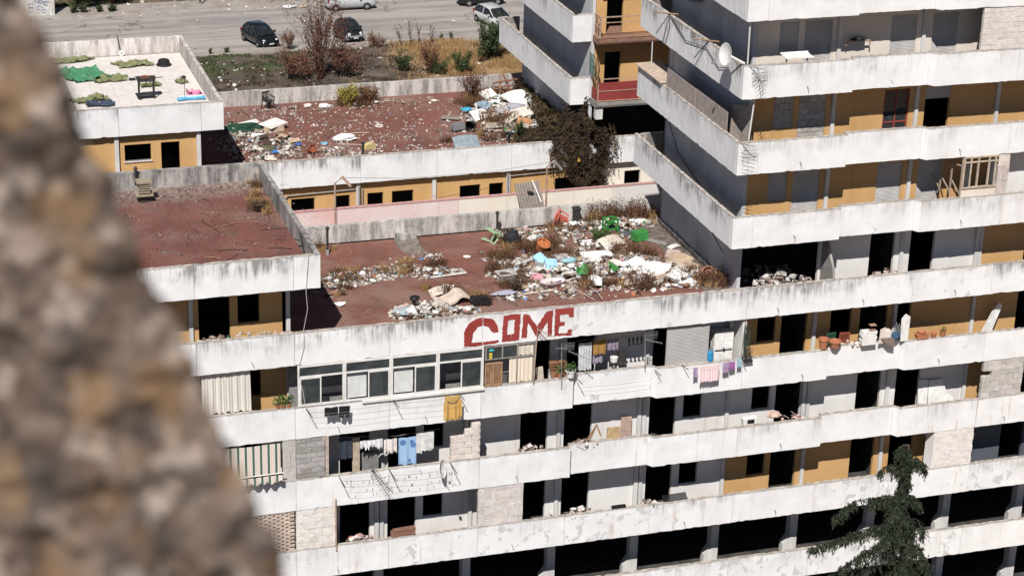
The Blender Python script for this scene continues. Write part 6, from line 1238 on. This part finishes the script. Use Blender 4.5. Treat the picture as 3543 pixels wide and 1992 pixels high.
def bush(label, loc, h, w, nb, leaves, mleaf, name='bush', depth=2, r=.03, ls=(.03, .06), group=None, cat='bush', upb=.25, mtw=None):
    t = thing(name, label, cat, loc, group=group); b = MB(); tips = []
    for _ in range(nb):
        a = R(0, 6.28); branch(b, (R(-.15, .15)*w, R(-.15, .15)*w, 0), (math.cos(a)*w/h*.75, math.sin(a)*w/h*.75, 1), h*R(.45, .72), r, depth, .55, tips, upb)
    b.build('branches', mtw or MTWIG, t, local=True); b = MB()
    for _ in range(leaves):
        p = random.choice(tips)+Vector((random.gauss(0, 1), random.gauss(0, 1), random.gauss(0, 1)))*.10*w; p.z = max(.02, p.z); u = Vector((R(-1, 1), R(-1, 1), R(-1, 1))).normalized(); v_ = u.orthogonal().normalized(); s_ = R(*ls)
        b.quad(p-u*s_, p+v_*s_*.5, p+u*s_, p-v_*s_*.5)
    b.build('foliage', mleaf, t, local=True); return t
MREDL = mat_leaf('red_brown_leaves', (.085, .035, .024), (.15, .07, .045), 2.0, .9); MOLIVE = mat_leaf('olive_leaves', (.045, .050, .022), (.10, .095, .045), 3, .8); MDGRN = mat_leaf('dark_green_leaves', (.020, .036, .012), (.055, .075, .026), 2.5, .7); MYLW = mat_leaf('yellow_green_leaves', (.26, .23, .03), (.16, .12, .04), 3, .8)
bush('tall reddish dead shrub in the field behind the rear roof', (-.4, 73.2, -13.0), 5.0, 1.35, 16, 1500, MREDL, 'shrub', 3, .035, (.05, .10), mtw=plainm('red_brown_twig', (.11, .05, .035)))
bush('low spreading red brown shrub left of the tall dead one', (-1.9, 73.4, -13.0), 2.4, 1.9, 12, 2000, MREDL, 'shrub', 2, .03, (.05, .09)); bush('red brown shrub right of the tall dead one', (1.6, 73.6, -13.0), 2.3, 1.8, 12, 1800, MREDL, 'shrub', 2, .03, (.05, .09))
bush('small brown shrub beside the black hatchback', (-.9, 81.0, -12.9), 1.4, .8, 9, 700, MRUSTW, 'shrub', 2, .02, (.04, .07)); bush('brown scrub in front of the tiny two-seater', (5.6, 80.2, -12.95), 1.1, 1.3, 10, 900, MRUSTW, 'shrub', 2, .02, (.04, .07))
bush('tall dark green bush under the rear tower balcony', (12.9, 75.4, -13.0), 2.7, 1.1, 14, 4200, MDGRN, 'bush', 2, .03, (.06, .11)); bush('small rounded dark green bush in the dry grass', (9.95, 72.3, -13.0), 1.5, .7, 9, 1700, MDGRN, 'bush', 2, .02, (.05, .09)); bush('dark green scrub in the middle of the field', (5.9, 73.6, -13.0), 1.5, .7, 10, 900, MDGRN, 'bush', 2, .025, (.05, .09)); bush('brown green scrub left of the dry grass', (7.7, 73.0, -13.0), 2.1, 1.1, 11, 1200, MREDL, 'bush', 2, .025, (.05, .09)); bush('dark bush at the field edge by the rear parapet', (8.3, 72.2, -13.0), 1.2, .8, 8, 900, MDGRN, 'bush', 2, .02, (.05, .08))
for k, (x, y) in enumerate(((7.5, 80.4), (8.3, 80.4), (8.95, 80.5), (9.9, 80.3))):
    bush('thin dry stalk in the row at the road edge above the straw grass', (x, y, -12.95), 1.9, .35, 3, 60, MRUSTW, 'dry_stalk', 1, .018, (.04, .08), 'dry stalks at the road edge', 'weed')
bush('dark evergreen shrub beside the graffiti wall across the street', (-14.2, 96.4, -12.9), 3.2, 2.0, 14, 4200, MDGRN, 'shrub', 2, .04, (.07, .13)); bush('second dark evergreen shrub left of the street pole', (-11.9, 97.0, -12.9), 2.4, 1.5, 12, 2400, MDGRN, 'shrub', 2, .04, (.07, .12))
for x, s_ in ((-15.2, .8), (-14.4, .7), (-13.2, .6), (-12.2, .5)): bush('small dark tuft at the kerb across the street', (x, 94.6, -12.86), s_, .5, 7, 420, MDGRN, 'shrub', 1, .02, (.05, .09), 'tufts at the far kerb')
for x, s_ in ((-5.6, .5), (-6.9, .45), (11.8, .6), (10.9, .6)): bush('small green weed on the near pavement edge', (x, 81.2, -12.88), s_, .35, 5, 160, MDGRN, 'weed', 1, .012, (.04, .07), 'green weeds on the near pavement', 'weed')
bush('yellow green bush beside the rear parapet of the rear roof', (-9.0, 29.2, ZT), .9, .9, 12, 1500, MYLW, 'bush', 2, .02, (.04, .07)); bush('brown bush next to the yellow green one on the rear roof', (-7.9, 29.1, ZT), .8, .9, 12, 1300, MRUSTW, 'bush', 2, .02, (.04, .07))
bush('dark red weed bush at the right of the rear roof', (-2.7, 28.5, ZT), 1.3, .7, 12, 900, MREDL, 'bush', 2, .018, (.03, .06))
bush('small round green bush in the terrace rubbish', (-3.3, 7.8, ZT), .62, .42, 12, 1500, MLEAFG, 'bush', 2, .012, (.02, .04)); bush('grey dead bush by the side parapet of the lower left roof', (-17.85, 6.9, 2.25), .55, .7, 14, 220, MTWIG, 'dead_bush', 2, .012, (.02, .04)); bush('dark twiggy weed at the left of the main terrace heap', (-8.35, 3.6, ZT), .6, .5, 12, 500, MTWIG, 'dead_bush', 2, .012, (.02, .04))
# fine dry growth through the heaps (stuff)
b = MB()
for cx, cy, rx, ry, n in ((-6.8, 7.4, 1.9, 1.3, 1500), (-7.9, 5.0, 1.1, 1.7, 900), (-5.2, 6.3, 1.4, 1.0, 900), (-4.4, 3.6, 1.6, .9, 1000), (-2.6, 6.0, 1.4, 1.3, 1300), (-1.3, 2.9, 1.1, .8, 900), (-3.0, 9.9, 2.4, .4, 900), (-14.2, 6.5, 1.6, .8, 700), (-11.6, 6.9, 1.6, .9, 600), (-11.0, 3.6, .9, .9, 500), (-2.3, 22.5, 1.6, 1.4, 700), (-2.6, 27.6, 1.6, 1.4, 1200), (-8.5, 28.9, 1.6, .5, 500)):
    for _ in range(n):
        a = R(0, 6.28); q = math.sqrt(random.random()); x, y = cx+rx*q*math.cos(a), cy+ry*q*math.sin(a)
        if mnoise.noise((x*1.3, y*1.3, 6)) < 0: continue
        L = R(.08, .42)*(1.1-.5*q); e = Vector((math.cos(a*7)*.007, math.sin(a*7)*.007, 0)); p = Vector((x, y, ZT+R(0, .2))); k = R(.7, 1.3); b.col = tuple(c*k for c in random.choice([(.16, .095, .05), (.11, .06, .035), (.28, .18, .09), (.07, .045, .03)]))
        b.add([p-e, p+e, p+Vector((R(-.14, .14), R(-.14, .14), L))], ((0, 1, 2),))
tag(b.build('dry_undergrowth', MTINT, None, (-5, 5, ZT)), 'fine brown dead growth tangled through the rubbish on the roofs', 'undergrowth', kind='stuff')
# yucca
t = thing('yucca', 'spiky green yucca on the rear roof beside the vent pipe', 'yucca', (-2.45, 21.4, ZT)); b = MB()
for _ in range(90):
    a = R(0, 6.28); el = R(.05, 1.5); L = R(.55, .95); d = Vector((math.cos(a)*math.cos(el), math.sin(a)*math.cos(el), math.sin(el))); s_ = d.cross(Vector((0, 0, 1))).normalized()*.028; p = Vector((0, 0, .35)); q = p+d*L*.55; e = p+d*L-Vector((0, 0, .12*math.cos(el)))
    b.add([p-s_*.6, p+s_*.6, q+s_, q-s_, e], ((0, 1, 2, 3), (3, 2, 4)))
b.build('blades', mat_leaf('yucca_green', (.03, .06, .016), (.12, .15, .06), 5, .5), t, local=True); b = MB(); b.tube([(0, 0, 0), (0, 0, .42)], .06, 7); b.build('stem', MWOOD, t, local=True)
# creeper spilling over the rear roof edge
t = thing('creeper', 'dark brown creeper spilling from the rear roof down over the white parapet', 'creeper', (-.2, 20, ZT)); MVINE = mat_leaf('creeper_leaves', (.026, .017, .011), (.125, .082, .048), 5.0, .9)
b = MB(); leafcloud(b, [(.05, 18.82, -.75, 1.2, .42, 1.75, 21000), (-.1, 19.6, .50, 1.2, .95, 1.35, 16000), (-1.0, 19.1, -.35, .95, .45, .9, 7000), (-1.9, 19.9, -.25, 1.1, .7, .6, 5500), (.15, 18.75, -2.0, 1.0, .34, .9, 7500), (.0, 19.3, 1.6, .45, .4, .7, 3000), (1.0, 19.3, .25, .55, .4, .65, 2600)], .03, .062); b.build('foliage', MVINE, t, (-.2, 20, ZT))
b = MB(); leafcloud(b, [(-.6, 21.6, -.2, .75, 2.0, .75, 9000), (-.3, 24.6, -.3, .55, 2.3, .55, 5500), (-.2, 27.2, -.35, .5, 1.7, .5, 3400), (-1.7, 21.2, -.45, .9, .9, .4, 2600)], .035, .075); b.build('olive_foliage', mat_leaf('olive_brown_creeper', (.060, .043, .020), (.13, .09, .045), 2.5, .9), t, (-.2, 22, ZT))
b = MB()
for _ in range(110):
    x = R(-1.9, 1.55); z = R(-1.2, .9) if x > .7 else R(-1.0, 0); y = 18.85-R(0, .2); pts = [Vector((x, y, z))]
    for k in range(6): pts.append(pts[-1]+Vector((R(-.05, .09), R(-.04, .03), -R(.06, .16))))
    b.tube(pts, .008, 3)
    for p in pts[1:]:
        for q in range(2): d = Vector((R(-1, 1), R(-1, 1), R(-1, 1))).normalized()*.045; e = d.orthogonal().normalized()*.028; b.quad(p-d, p+e, p+d, p-e)
b.build('tendrils', MVINE, t, (-.2, 19, ZT))
b = MB(); b.poly([(-.55, 18.42, -.9), (-.42, 18.42, -.9), (-.5, 18.42, -.68)], (0, .02, 0)); tag(b.build('flag', plainm('orange_yellow_plastic', (.75, .42, .04)), None, (-.5, 18.4, -.9)), 'tiny orange yellow scrap caught in the dark creeper', 'scrap')
# straw grass and low cover in the field (stuff)
b = MB()
for _ in range(26000):
    x = R(5, 18); y = R(71, 81.2)
    if x < 7.0+1.6*mnoise.noise((y*.4, 0, 0))+(80-y)*.22 and random.random() < .9: continue
    if mnoise.noise((x*.7, y*.7, 1)) < -.25: continue
    L = R(.18, .55); a = R(0, 6.28); l = R(0, .25); p = Vector((x, y, -12.98)); e = Vector((math.cos(a)*.022, math.sin(a)*.022, 0)); b.add([p-e, p+e, p+Vector((math.cos(a*3)*l, math.sin(a*3)*l, L))], ((0, 1, 2),))
tag(b.build('dry_grass', MSTRAW, None, (12, 76, -13)), 'straw coloured dry grass covering the right of the field', 'grass', kind='stuff')
b = MB()
for _ in range(14000):
    x = R(-9, 10); y = R(70.5, 80.7); g = y > 76.5+1.5*mnoise.noise((x*.3, 1, 5)) and x < -.5
    if mnoise.noise((x*.9, y*.9, 4)) < -.05+(0 if g else .12): continue
    b.col = (.050, .066, .026) if g and random.random() < .8 else random.choice([(.055, .040, .030), (.085, .055, .04), (.035, .035, .022), (.12, .085, .055)]); k = R(.7, 1.3); b.col = tuple(c*k for c in b.col)
    L = R(.06, .22); a = R(0, 6.28); p = Vector((x, y, gz(x, y))); e = Vector((math.cos(a)*.05, math.sin(a)*.05, 0)); b.add([p-e, p+e, p+Vector((R(-.08, .08), R(-.08, .08), L))], ((0, 1, 2),))
tag(b.build('ground_cover', MTINT, None, (0, 76, -13)), 'low green and brown scrub on the soil of the field', 'ground cover', kind='stuff')
b = MB(); PW = [((.68, .66, .63), 10), ((.45, .40, .35), 8), ((.25, .19, .15), 6), ((.35, .5, .5), .6)]
for _ in range(520): x = R(-9, 16); y = R(71, 81.4); scrap(b, (x, y, gz(x, y)+.04), .03+.22*random.random()**4, PW)
for _ in range(620): x = R(-20, 20); scrap(b, (x, R(93.0, 97.5) if random.random() < .8 else R(82, 93), -12.84 if True else 0), .03+.2*random.random()**3, PW)
tag(b.build('litter', MTINT, None, (0, 85, -13)), 'scattered litter in the field and along the street', 'litter', kind='stuff')
b = MB(); 
for _ in range(9000):
    x = R(-22, 24); y = R(96.7, 110); L = R(.1, .45); a = R(0, 6.28); p = Vector((x, y, -12.93)); e = Vector((math.cos(a)*.05, math.sin(a)*.05, 0)); b.col = random.choice([(.30, .20, .10), (.22, .15, .08), (.10, .10, .04)]); b.add([p-e, p+e, p+Vector((R(-.1, .1), R(-.1, .1), L))], ((0, 1, 2),))
tag(b.build('dry_grass', MTINT, None, (0, 100, -13)), 'dry grass strip beyond the far pavement', 'grass', kind='stuff')
# ================================================================ cedar in front of the facade
t = thing('cedar_tree', 'drooping dark green cedar with a bent top in front of the lower facade', 'tree', (4.6, -6, -18)); CX, CY = 4.5, -6.0
b = MB(); b.tube([(4.9, -6, -18), (4.8, -6, -14), (4.75, -6, -10), (4.5, -6, -8.4), (4.3, -6, -7), (4.2, -6, -5.9), (4.35, -6, -5.0), (4.30, -6, -4.45), (4.05, -6, -4.42)], .26, 9, .03); b.build('trunk', plainm('cedar_bark', (.07, .055, .045)), t, (4.6, -6, -18))
brs = [[(4.25, -6, -6.7), (3.6, -6.1, -6.45), (2.9, -6.2, -6.42), (2.1, -6.3, -6.38), (1.6, -6.3, -6.7), (1.25, -6.3, -7.05)], [(4.5, -6, -7.6), (3.6, -6.4, -7.5), (2.4, -6.6, -7.5), (1.2, -6.7, -7.75), (.15, -6.7, -7.95)], [(4.5, -6, -7.9), (3.4, -6.8, -7.9), (2.2, -7.0, -8.3), (1.3, -7.0, -8.9), (.55, -7, -9.3)], [(4.6, -6, -8.6), (3.2, -6.6, -8.7), (2.0, -6.8, -9.3), (1.2, -6.8, -10.1)],
       [(4.2, -6, -5.6), (3.8, -6.1, -5.15), (3.4, -6.2, -5.1), (3.05, -6.2, -5.35)], [(4.3, -6, -5.1), (4.65, -6.1, -5.0), (4.95, -6.1, -5.2), (5.1, -6.1, -5.6)], [(4.2, -6, -6.4), (4.6, -6.2, -6.55), (4.98, -6.2, -6.9), (5.0, -6.2, -7.15)], [(4.5, -6, -7.7), (4.8, -6.2, -7.55), (5.15, -6.3, -7.75), (5.1, -6.3, -8.4)], [(4.25, -6, -6.9), (3.6, -6.6, -6.9), (3.2, -6.9, -7.4), (3.1, -7, -8.0)], [(4.4, -6, -7.3), (4.0, -6.7, -7.3), (3.6, -7.1, -7.8), (3.4, -7.2, -8.6)],
       [(4.5, -6, -8.2), (4.2, -6.9, -8.2), (3.9, -7.4, -8.8), (3.7, -7.5, -9.6)], [(4.7, -6, -8.6), (4.9, -6.8, -8.6), (5.0, -7.2, -9.2), (5.1, -7.3, -10)], [(4.7, -6, -9.2), (3.6, -7, -9.3), (2.8, -7.3, -9.9), (2.3, -7.4, -10.6)], [(4.7, -6, -9.4), (4.4, -7.2, -9.5), (4.2, -7.7, -10.2), (4.1, -7.8, -11)], [(4.15, -6, -4.43), (3.95, -6.05, -4.48), (3.75, -6.05, -4.75)], [(4.35, -6, -4.8), (4.15, -6.15, -4.75), (3.95, -6.2, -5.0)], [(4.6, -6, -8.0), (5.0, -5.6, -8.0), (5.2, -5.4, -8.8)], [(4.7, -6, -10), (3.4, -7, -10.3), (2.4, -7, -11.2)], [(4.7, -6, -10.2), (5.2, -6.8, -10.6), (5.4, -7, -11.5)], [(4.7, -6, -10.2), (3.0, -6.2, -10.4), (1.8, -6.3, -11.3)]]
bb = MB(); fo = MB()
def twig(p, L, sc_=1.0):
    d = Vector((R(-.35, .35), R(-.35, .35), -1)).normalized(); q = Vector(p); n = max(2, int(L/.055))
    for k in range(n):
        d = (d+Vector((R(-.25, .25), R(-.25, .25), -.05))).normalized(); q = q+d*L/n
        for _ in range(3):
            a = (d+Vector((R(-1, 1), R(-1, 1), R(-.4, .5)))*.9).normalized(); s_ = a.orthogonal().normalized(); s_ = (s_*R(-1, 1)+a.cross(s_)*R(-1, 1)).normalized()*.021*sc_; w = a*R(.06, .12)*sc_
            fo.add([q-s_, q+s_, q+w], ((0, 1, 2),))
for pts in brs:
    P = [Vector(p) for p in pts]; bb.tube(P, .03, 5, .008); tot = sum((P[i+1]-P[i]).length for i in range(len(P)-1))
    for i in range(len(P)-1):
        seg = P[i+1]-P[i]; n = int(seg.length/.0065)
        for k in range(n):
            s_ = k/n; f = (i+s_)/(len(P)-1); base = P[i]+seg*s_; sd = seg.cross(Vector((0, 0, 1))); sd = sd.normalized() if sd.length > .01 else Vector((0, 1, 0)); off = sd*random.gauss(0, .17)*(1.15-f*.7); base = base+off+Vector((R(-.05, .05), 0, R(-.05, .07)-abs(off.length)*.4))
            if mnoise.noise(base*1.9) < -.30: continue
            if random.random() < .25: twig(base+Vector((0, 0, .05)), R(.06, .12))
            else: twig(base, R(.12, .52)*(1.1-.55*f))
for k in range(1500):
    z = R(-7.9, -4.5); f = (z+4.4)/-3.6; x = 4.25+.1*math.sin(z*2); a = R(0, 6.28); r = R(.03, .15+.12*abs(math.sin(z*2.4+1))); twig((x+r*math.cos(a), -6+r*math.sin(a), z), R(.12, .35))
bb.build('limbs', plainm('cedar_twig', (.028, .024, .018)), t, (4.6, -6, -8)); fo.build('foliage', mat_leaf('cedar_needles', (.010, .016, .009), (.060, .074, .042), 6.0, .6), t, (4.6, -6, -8))
bush('tip of a smaller dark green conifer at the bottom right', (11.3, -5.2, -18), 3.0, .8, 10, 1500, MDGRN, 'conifer', 2, .04, (.04, .08), None, 'tree')
# ================================================================ cars and street things
MTYRE = plainm('tyre_rubber', (.015, .015, .016)); MRIM = simple('alloy_rim', (.50, .50, .51), (.38, .38, .39), 8, .35, 0, metal=.6); MLAMPG = simple('headlamp_glass', (.55, .56, .56), (.45, .46, .47), 5, .15, 0); MCARG = mat_glass('car_glass', (.012, .015, .017)); bpy.data.materials['car_glass'].node_tree.nodes['Principled BSDF'].inputs['Alpha'].default_value = .93
def paint(name, c, rough=.28):
    t = NT(name, rough); t.b.inputs['Coat Weight'].default_value = .6; t.b.inputs['Coat Roughness'].default_value = .08; v = t.coord('Object'); return t.done(t.mix(t.ramp(t.noise(v, 2.5, 5), .35, .75), c, tuple(min(1, x*1.15+.004) for x in c)))
def car(label, loc, rz, L, W, H, body, style='hatch', nose=None, plate=True):
    t = thing('parked_car', label, 'car', loc, rz); hw = W/2
    if style == 'hatch': ST = [(0, .42, .62, .86), (.02, .30, .80, .93), (.10, .22, .90, .98), (.30, .20, .93, 1), (.55, .20, .93, 1), (.70, .20, .90, 1), (.82, .20, .80, .98), (.93, .22, .68, .92), (.985, .28, .56, .82), (1, .36, .48, .70)]; GH = [(.03, .93, .93), (.10, 1.30, .86), (.20, 1.0*H, .80), (.45, H*1.0, .80), (.57, H*.95, .80), (.76, .90, .90)]
    elif style == 'mpv': ST = [(0, .40, .70, .86), (.02, .28, .90, .94), (.08, .22, .98, .99), (.30, .20, 1.0, 1), (.55, .20, 1.0, 1), (.72, .20, .98, 1), (.84, .20, .88, .98), (.95, .22, .72, .92), (.99, .28, .58, .82), (1, .36, .50, .70)]; GH = [(.02, 1.0, .93), (.07, 1.45, .86), (.16, H, .80), (.48, H, .80), (.60, H*.95, .80), (.80, .98, .90)]
    else: ST = [(0, .40, .75, .88), (.03, .28, .90, .96), (.12, .22, .96, 1), (.40, .20, .96, 1), (.62, .20, .96, 1), (.78, .20, .92, 1), (.90, .22, .82, .97), (.97, .28, .62, .90), (1, .36, .52, .80)]; GH = [(.03, .96, .94), (.08, 1.38, .86), (.22, H, .80), (.50, H, .80), (.62, H*.95, .80), (.88, .94, .90)]
    b = MB(); n = 9
    for x, zb, zt, w in ST:
        X = (x-.5)*L; w *= hw
        b.v += [(X, y, z) for y, z in ((-w*.80, zb), (-w*.97, zb+.12), (-w, (zb+zt)/2+.03), (-w*.96, zt-.05), (-w*.82, zt), (w*.82, zt), (w*.96, zt-.05), (w, (zb+zt)/2+.03), (w*.97, zb+.12), (w*.80, zb))]
    m = 10
    for i in range(len(ST)-1):
        for k in range(m): b.face((i*m+k, (i+1)*m+k, (i+1)*m+(k+1) % m, i*m+(k+1) % m))
    b.face(list(range(m))); b.face([(len(ST)-1)*m+k for k in range(m)][::-1]); b.build('body', body, t, local=True, smooth=True)
    b = MB(); g = MB()
    for x, z, w in GH:
        X = (x-.5)*L; b.v += [(X, -hw*w*.92, z-.06), (X, -hw*w*.80, z), (X, hw*w*.80, z), (X, hw*w*.92, z-.06)]
    for i in range(len(GH)-1): b.face((i*4, i*4+4, i*4+5, i*4+1)); b.face((i*4+2, i*4+6, i*4+7, i*4+3)); 
    for i in range(1, len(GH)-2): b.face((i*4+1, i*4+5, i*4+6, i*4+2))
    b.build('roof', body, t, local=True, smooth=True)
    belt = lambda x: [zt for q, zb, zt, w in ST if q >= x-.12][0]
    def G(i, y, dz=0): x, z, w = GH[i]; return ((x-.5)*L, hw*w*y, z+dz)
    for s_ in (-1, 1):
        top = [((x-.5)*L, s_*hw*w*.925, z-.07) for x, z, w in GH]; bz = GH[0][1]-.04
        g = MB(); low = [(p[0], s_*hw*.965, min(p[2], bz)) for p in top]
        for i in range(len(top)-1): g.quad(top[i], top[i+1], low[i+1], low[i])
        g.build('side_window', MCARG, t, local=True)
        g = MB(); xm = (.40-.5)*L; g.bar((xm, s_*hw*.975, bz), (xm, s_*hw*.76, H-.07), .06); g.build('pillar', body, t, local=True)
    e = len(GH)-1
    g = MB(); g.quad(G(e-1, -.80), G(e-1, .80), (G(e, .86)[0], G(e, .88)[1], G(e, 0)[2]), (G(e, -.86)[0], G(e, -.88)[1], G(e, 0)[2])); g.build('windscreen', MCARG, t, local=True)
    g = MB(); g.quad(G(0, .86, .0), G(2, .80), G(2, -.80), G(0, -.86, .0)); g.build('rear_window', MCARG, t, local=True)
    fa, ra = (.80-.5)*L, (.17-.5)*L
    for X in (fa, ra):
        for s_ in (-1, 1):
            w = MB(); w.lathe([(.17, -.10), (.29, -.10), (.31, -.06), (.31, .06), (.29, .10), (.17, .10)], (X, s_*(hw-.10), .31), 18, (0, s_, 0)); w = w.build('wheel', MTYRE, t, local=True, smooth=False)
            r = MB(); r.lathe([(.001, .06), (.05, .07), (.18, .075), (.20, .09)], (X, s_*(hw-.10), .31), 14, (0, s_, 0)); r.build('rim', MRIM, w, local=True)
            for k in range(6):
                a = k*1.047; r = MB(); r.obox((X+.115*math.cos(a), s_*(hw-.10)+s_*.083, .31+.115*math.sin(a)), ((math.cos(a+.5), 0, math.sin(a+.5)), (0, 1, 0), (-math.sin(a+.5), 0, math.cos(a+.5))), (.022, .006, .03)); r.build('rim_hole', MTYRE, w, local=True)
    for s_ in (-1, 1):
        b = MB(); b.lathe([(.001, .05), (.10, .03), (.14, -.02), (.13, -.08)], ((.945-.5)*L, s_*hw*.66, .60 if style != 'tiny' else .68), 12, (1, s_*.35, .35)); b.build('headlight', MLAMPG, t, local=True, smooth=True)
        b = MB(); b.obox(((.66-.5)*L, s_*(hw+.07), 1.0), ((1, 0, 0), (0, 1, 0), (0, 0, 1)), (.07, .09, .06)); b.build('mirror', body, t, local=True)
        b = MB(); b.obox(((.03-.5)*L, s_*hw*.84, .78), ((1, 0, .2), (0, 1, 0), (-.2, 0, 1)), (.05, .09, .14)); b.build('tail_light', plainm('red_lens', (.25, .012, .012)), t, local=True)
    if plate: b = MB(); b.box(L/2+.005, L/2+.02, -.20, .20, .36, .46); b.build('number_plate', plainm('plate_white', (.62, .64, .66)), t, local=True)
    b = MB(); b.box(L/2-.10, L/2+.004, -hw*.55, hw*.55, .32, .42); b.build('grille', MBLACKP, t, local=True)
    if nose:
        for s_ in (-1, 1): b = MB(); b.lathe([(.001, .05), (.16, .03), (.24, -.05), (.20, -.14)], ((.955-.5)*L, s_*hw*.78, .48), 12, (1, s_*.5, .1)); b.build('wing', nose, t, local=True, smooth=True)
        b = MB(); b.box(L/2-.06, L/2+.03, -hw*.8, hw*.8, .50, .58); b.build('bumper_strip', nose, t, local=True)
    return t
def place(front_axle, hd, L): d = Vector((math.cos(hd), math.sin(hd))); return (front_axle[0]-d.x*.30*L, front_axle[1]-d.y*.30*L, -13.0)
PBLK = paint('black_car_paint', (.006, .008, .009)); PSIL = paint('silver_car_paint', (.36, .37, .38)); PDRK = paint('dark_green_car_paint', (.008, .012, .012)); PGRY = paint('grey_silver_car_paint', (.42, .42, .41)); PLBL = paint('pale_blue_primer', (.30, .37, .42), .5); PDULL = paint('dull_black_car_paint', (.012, .012, .013), .5)
hd = math.radians(-74); car('black hatchback parked nose towards us on the near side of the street', place((-2.28, 82.5), hd, 3.65), hd, 3.65, 1.66, 1.50, PBLK)
hd = math.radians(-77); car('tiny two-seater in dull black with pale blue front wings', place((4.34, 82.55), hd, 2.5), hd, 2.5, 1.5, 1.53, PDULL, 'tiny', PLBL)
car('silver people carrier parked across the street, cut by the top edge', (6.42, 92.2, -13.0), 0, 4.05, 1.70, 1.62, PSIL, 'mpv'); car('dark car parked across the street at top centre', (17.1, 91.45, -13.0), math.pi, 3.85, 1.66, 1.48, PDRK)
hd = math.radians(-76); car('silver grey car half hidden behind the rear tower balcony', place((16.6, 83.9), hd, 4.0), hd, 4.0, 1.68, 1.46, PGRY)
t = thing('roadside_wall', 'white wall end with faded blue graffiti across the street', 'wall', (-17.5, 95, -13)); b = MB(); b.box(-26, -16.62, 94.4, 95.4, -13.1, -9.5); b.build('wall', mat_weathered('whitewashed_wall', (.64, .63, .62), (.34, .33, .32)), t, (-20, 94.4, -13)); b = MB()
for k in range(9):
    x, z = R(-18.6, -16.9), R(-12.6, -11.3); b.tube([(x+.25*math.cos(q*.9)*R(.5, 1), 94.385, z+.2*math.sin(q*.9)*R(.5, 1)) for q in range(7)], .02, 4)
b.build('graffiti', plainm('faded_blue_spray', (.16, .22, .34)), t, (-17.5, 94.4, -12))
t = thing('street_pole', 'dark pole standing on the far pavement', 'pole', (-5.1, 95.2, -12.86)); b = MB(); b.tube([(0, 0, 0), (0, 0, 6.5)], .07, 8); b.build('shaft', MIRON, t, local=True); b = MB(); b.lathe([(.14, 0), (.13, .12), (.08, .16)], (0, 0, 0), 10); b.build('foot', MSLAB, t, local=True)
sheet('grey board lying on the far pavement behind the silver car', (3.6, 95.2, -12.78), (1, .05, 0), (0, 1, .1), 2.2, .6, plainm('grey_green_board', (.34, .36, .35)))
lump('carton', 'crushed cardboard lying at the far kerb', 'cardboard', (2.9, 93.2, -12.9), (.4, .25, .18), MCARD, 101); lump('plastic_bag', 'white torn bags at the far kerb left of the silver car', 'bag', (1.7, 93.3, -12.92), (.6, .25, .14), MBAG[0], 102)
# ================================================================ out-of-focus stone edge beside the viewer
EDGE = [(-32.730, -68.362, 30.676), (-32.707, -68.396, 30.613), (-32.704, -68.404, 30.597), (-32.693, -68.419, 30.569), (-32.674, -68.444, 30.526), (-32.655, -68.471, 30.479), (-32.631, -68.510, 30.405), (-32.613, -68.536, 30.359), (-32.605, -68.548, 30.337), (-32.590, -68.570, 30.296), (-32.573, -68.600, 30.241), (-32.553, -68.624, 30.201), (-32.520, -68.66, 30.13), (-32.45, -68.75, 29.95)]
LV = Vector((-.952, .303, -.027)); BV = Vector((.291, .879, -.377)).normalized()
def mat_stone():
    t = NT('rough_tufa_stone', .95); v = t.coord('World'); vo = t.node('ShaderNodeTexVoronoi'); vo.inputs['Scale'].default_value = 26; t.lk(v, vo.inputs['Vector'])
    c = t.mix(t.ramp(t.noise(v, 19, 5, .6), .36, .64), (.068, .048, .036), (.155, .116, .091)); c = t.mix(t.math('MULTIPLY', t.ramp(t.noise(v, 29, 4, .6), .52, .63), .8), c, (.33, .275, .235)); c = t.mix(t.math('MULTIPLY', t.ramp(t.noise(v, 25, 4, .6), .52, .62), .75), c, (.040, .034, .032)); c = t.mix(t.math('MULTIPLY', t.ramp(t.noise(v, 17, 3), .52, .64), .55), c, (.20, .118, .056))
    t.bump(t.noise(v, 120, 4), .5, .004); return t.done(c)
b = MB(); NV, NF, NS = 260, 150, 40; E_ = [Vector(p) for p in EDGE]; ln = [0]
for i in range(len(E_)-1): ln.append(ln[-1]+(E_[i+1]-E_[i]).length)
def ept(s_):
    d = s_*ln[-1]
    for i in range(len(E_)-1):
        if d <= ln[i+1]: return E_[i].lerp(E_[i+1], (d-ln[i])/(ln[i+1]-ln[i]))
    return E_[-1]
rows = []
for j in range(NV+1):
    e = ept(j/NV); row = []
    for i in range(NF+NS+1):
        if i <= NF: p = e+LV*(.42*(1-i/NF)); nrm = -BV; k = min(1, (NF-i)/8)
        else: p = e+BV*(.30*(i-NF)/NS)+LV*(.12*(i-NF)/NS); nrm = -LV; k = min(1, (i-NF)/8)
        nv = (nrm+(-LV if i <= NF else -BV)*(1-k)*.9).normalized()
        d = .016*mnoise.noise(p*16)+.016*mnoise.noise(p*34)+.010*mnoise.noise(p*80)-.012*(1-k)
        row.append(len(b.v)); b.v.append(tuple(p+nv*d))
    rows.append(row)
for j in range(NV):
    for i in range(NF+NS): b.face((rows[j][i], rows[j+1][i], rows[j+1][i+1], rows[j][i+1]))
bl = len(b.v); n2 = NF+NS
for j in range(NV+1): b.v.append(tuple(Vector(b.v[rows[j][0]])+BV*.30))
for j in range(NV): b.face((rows[j][0], bl+j, bl+j+1, rows[j+1][0])); b.face((rows[j][n2], rows[j+1][n2], bl+j+1, bl+j))
b.face([rows[0][i] for i in range(n2+1)]+[bl]); b.face(([rows[NV][i] for i in range(n2+1)]+[bl+NV])[::-1])
tag(b.build('stone_ledge', mat_stone(), None, E_[6], smooth=True), 'rough brown stone edge close to the viewer, far out of focus at left', 'stone')
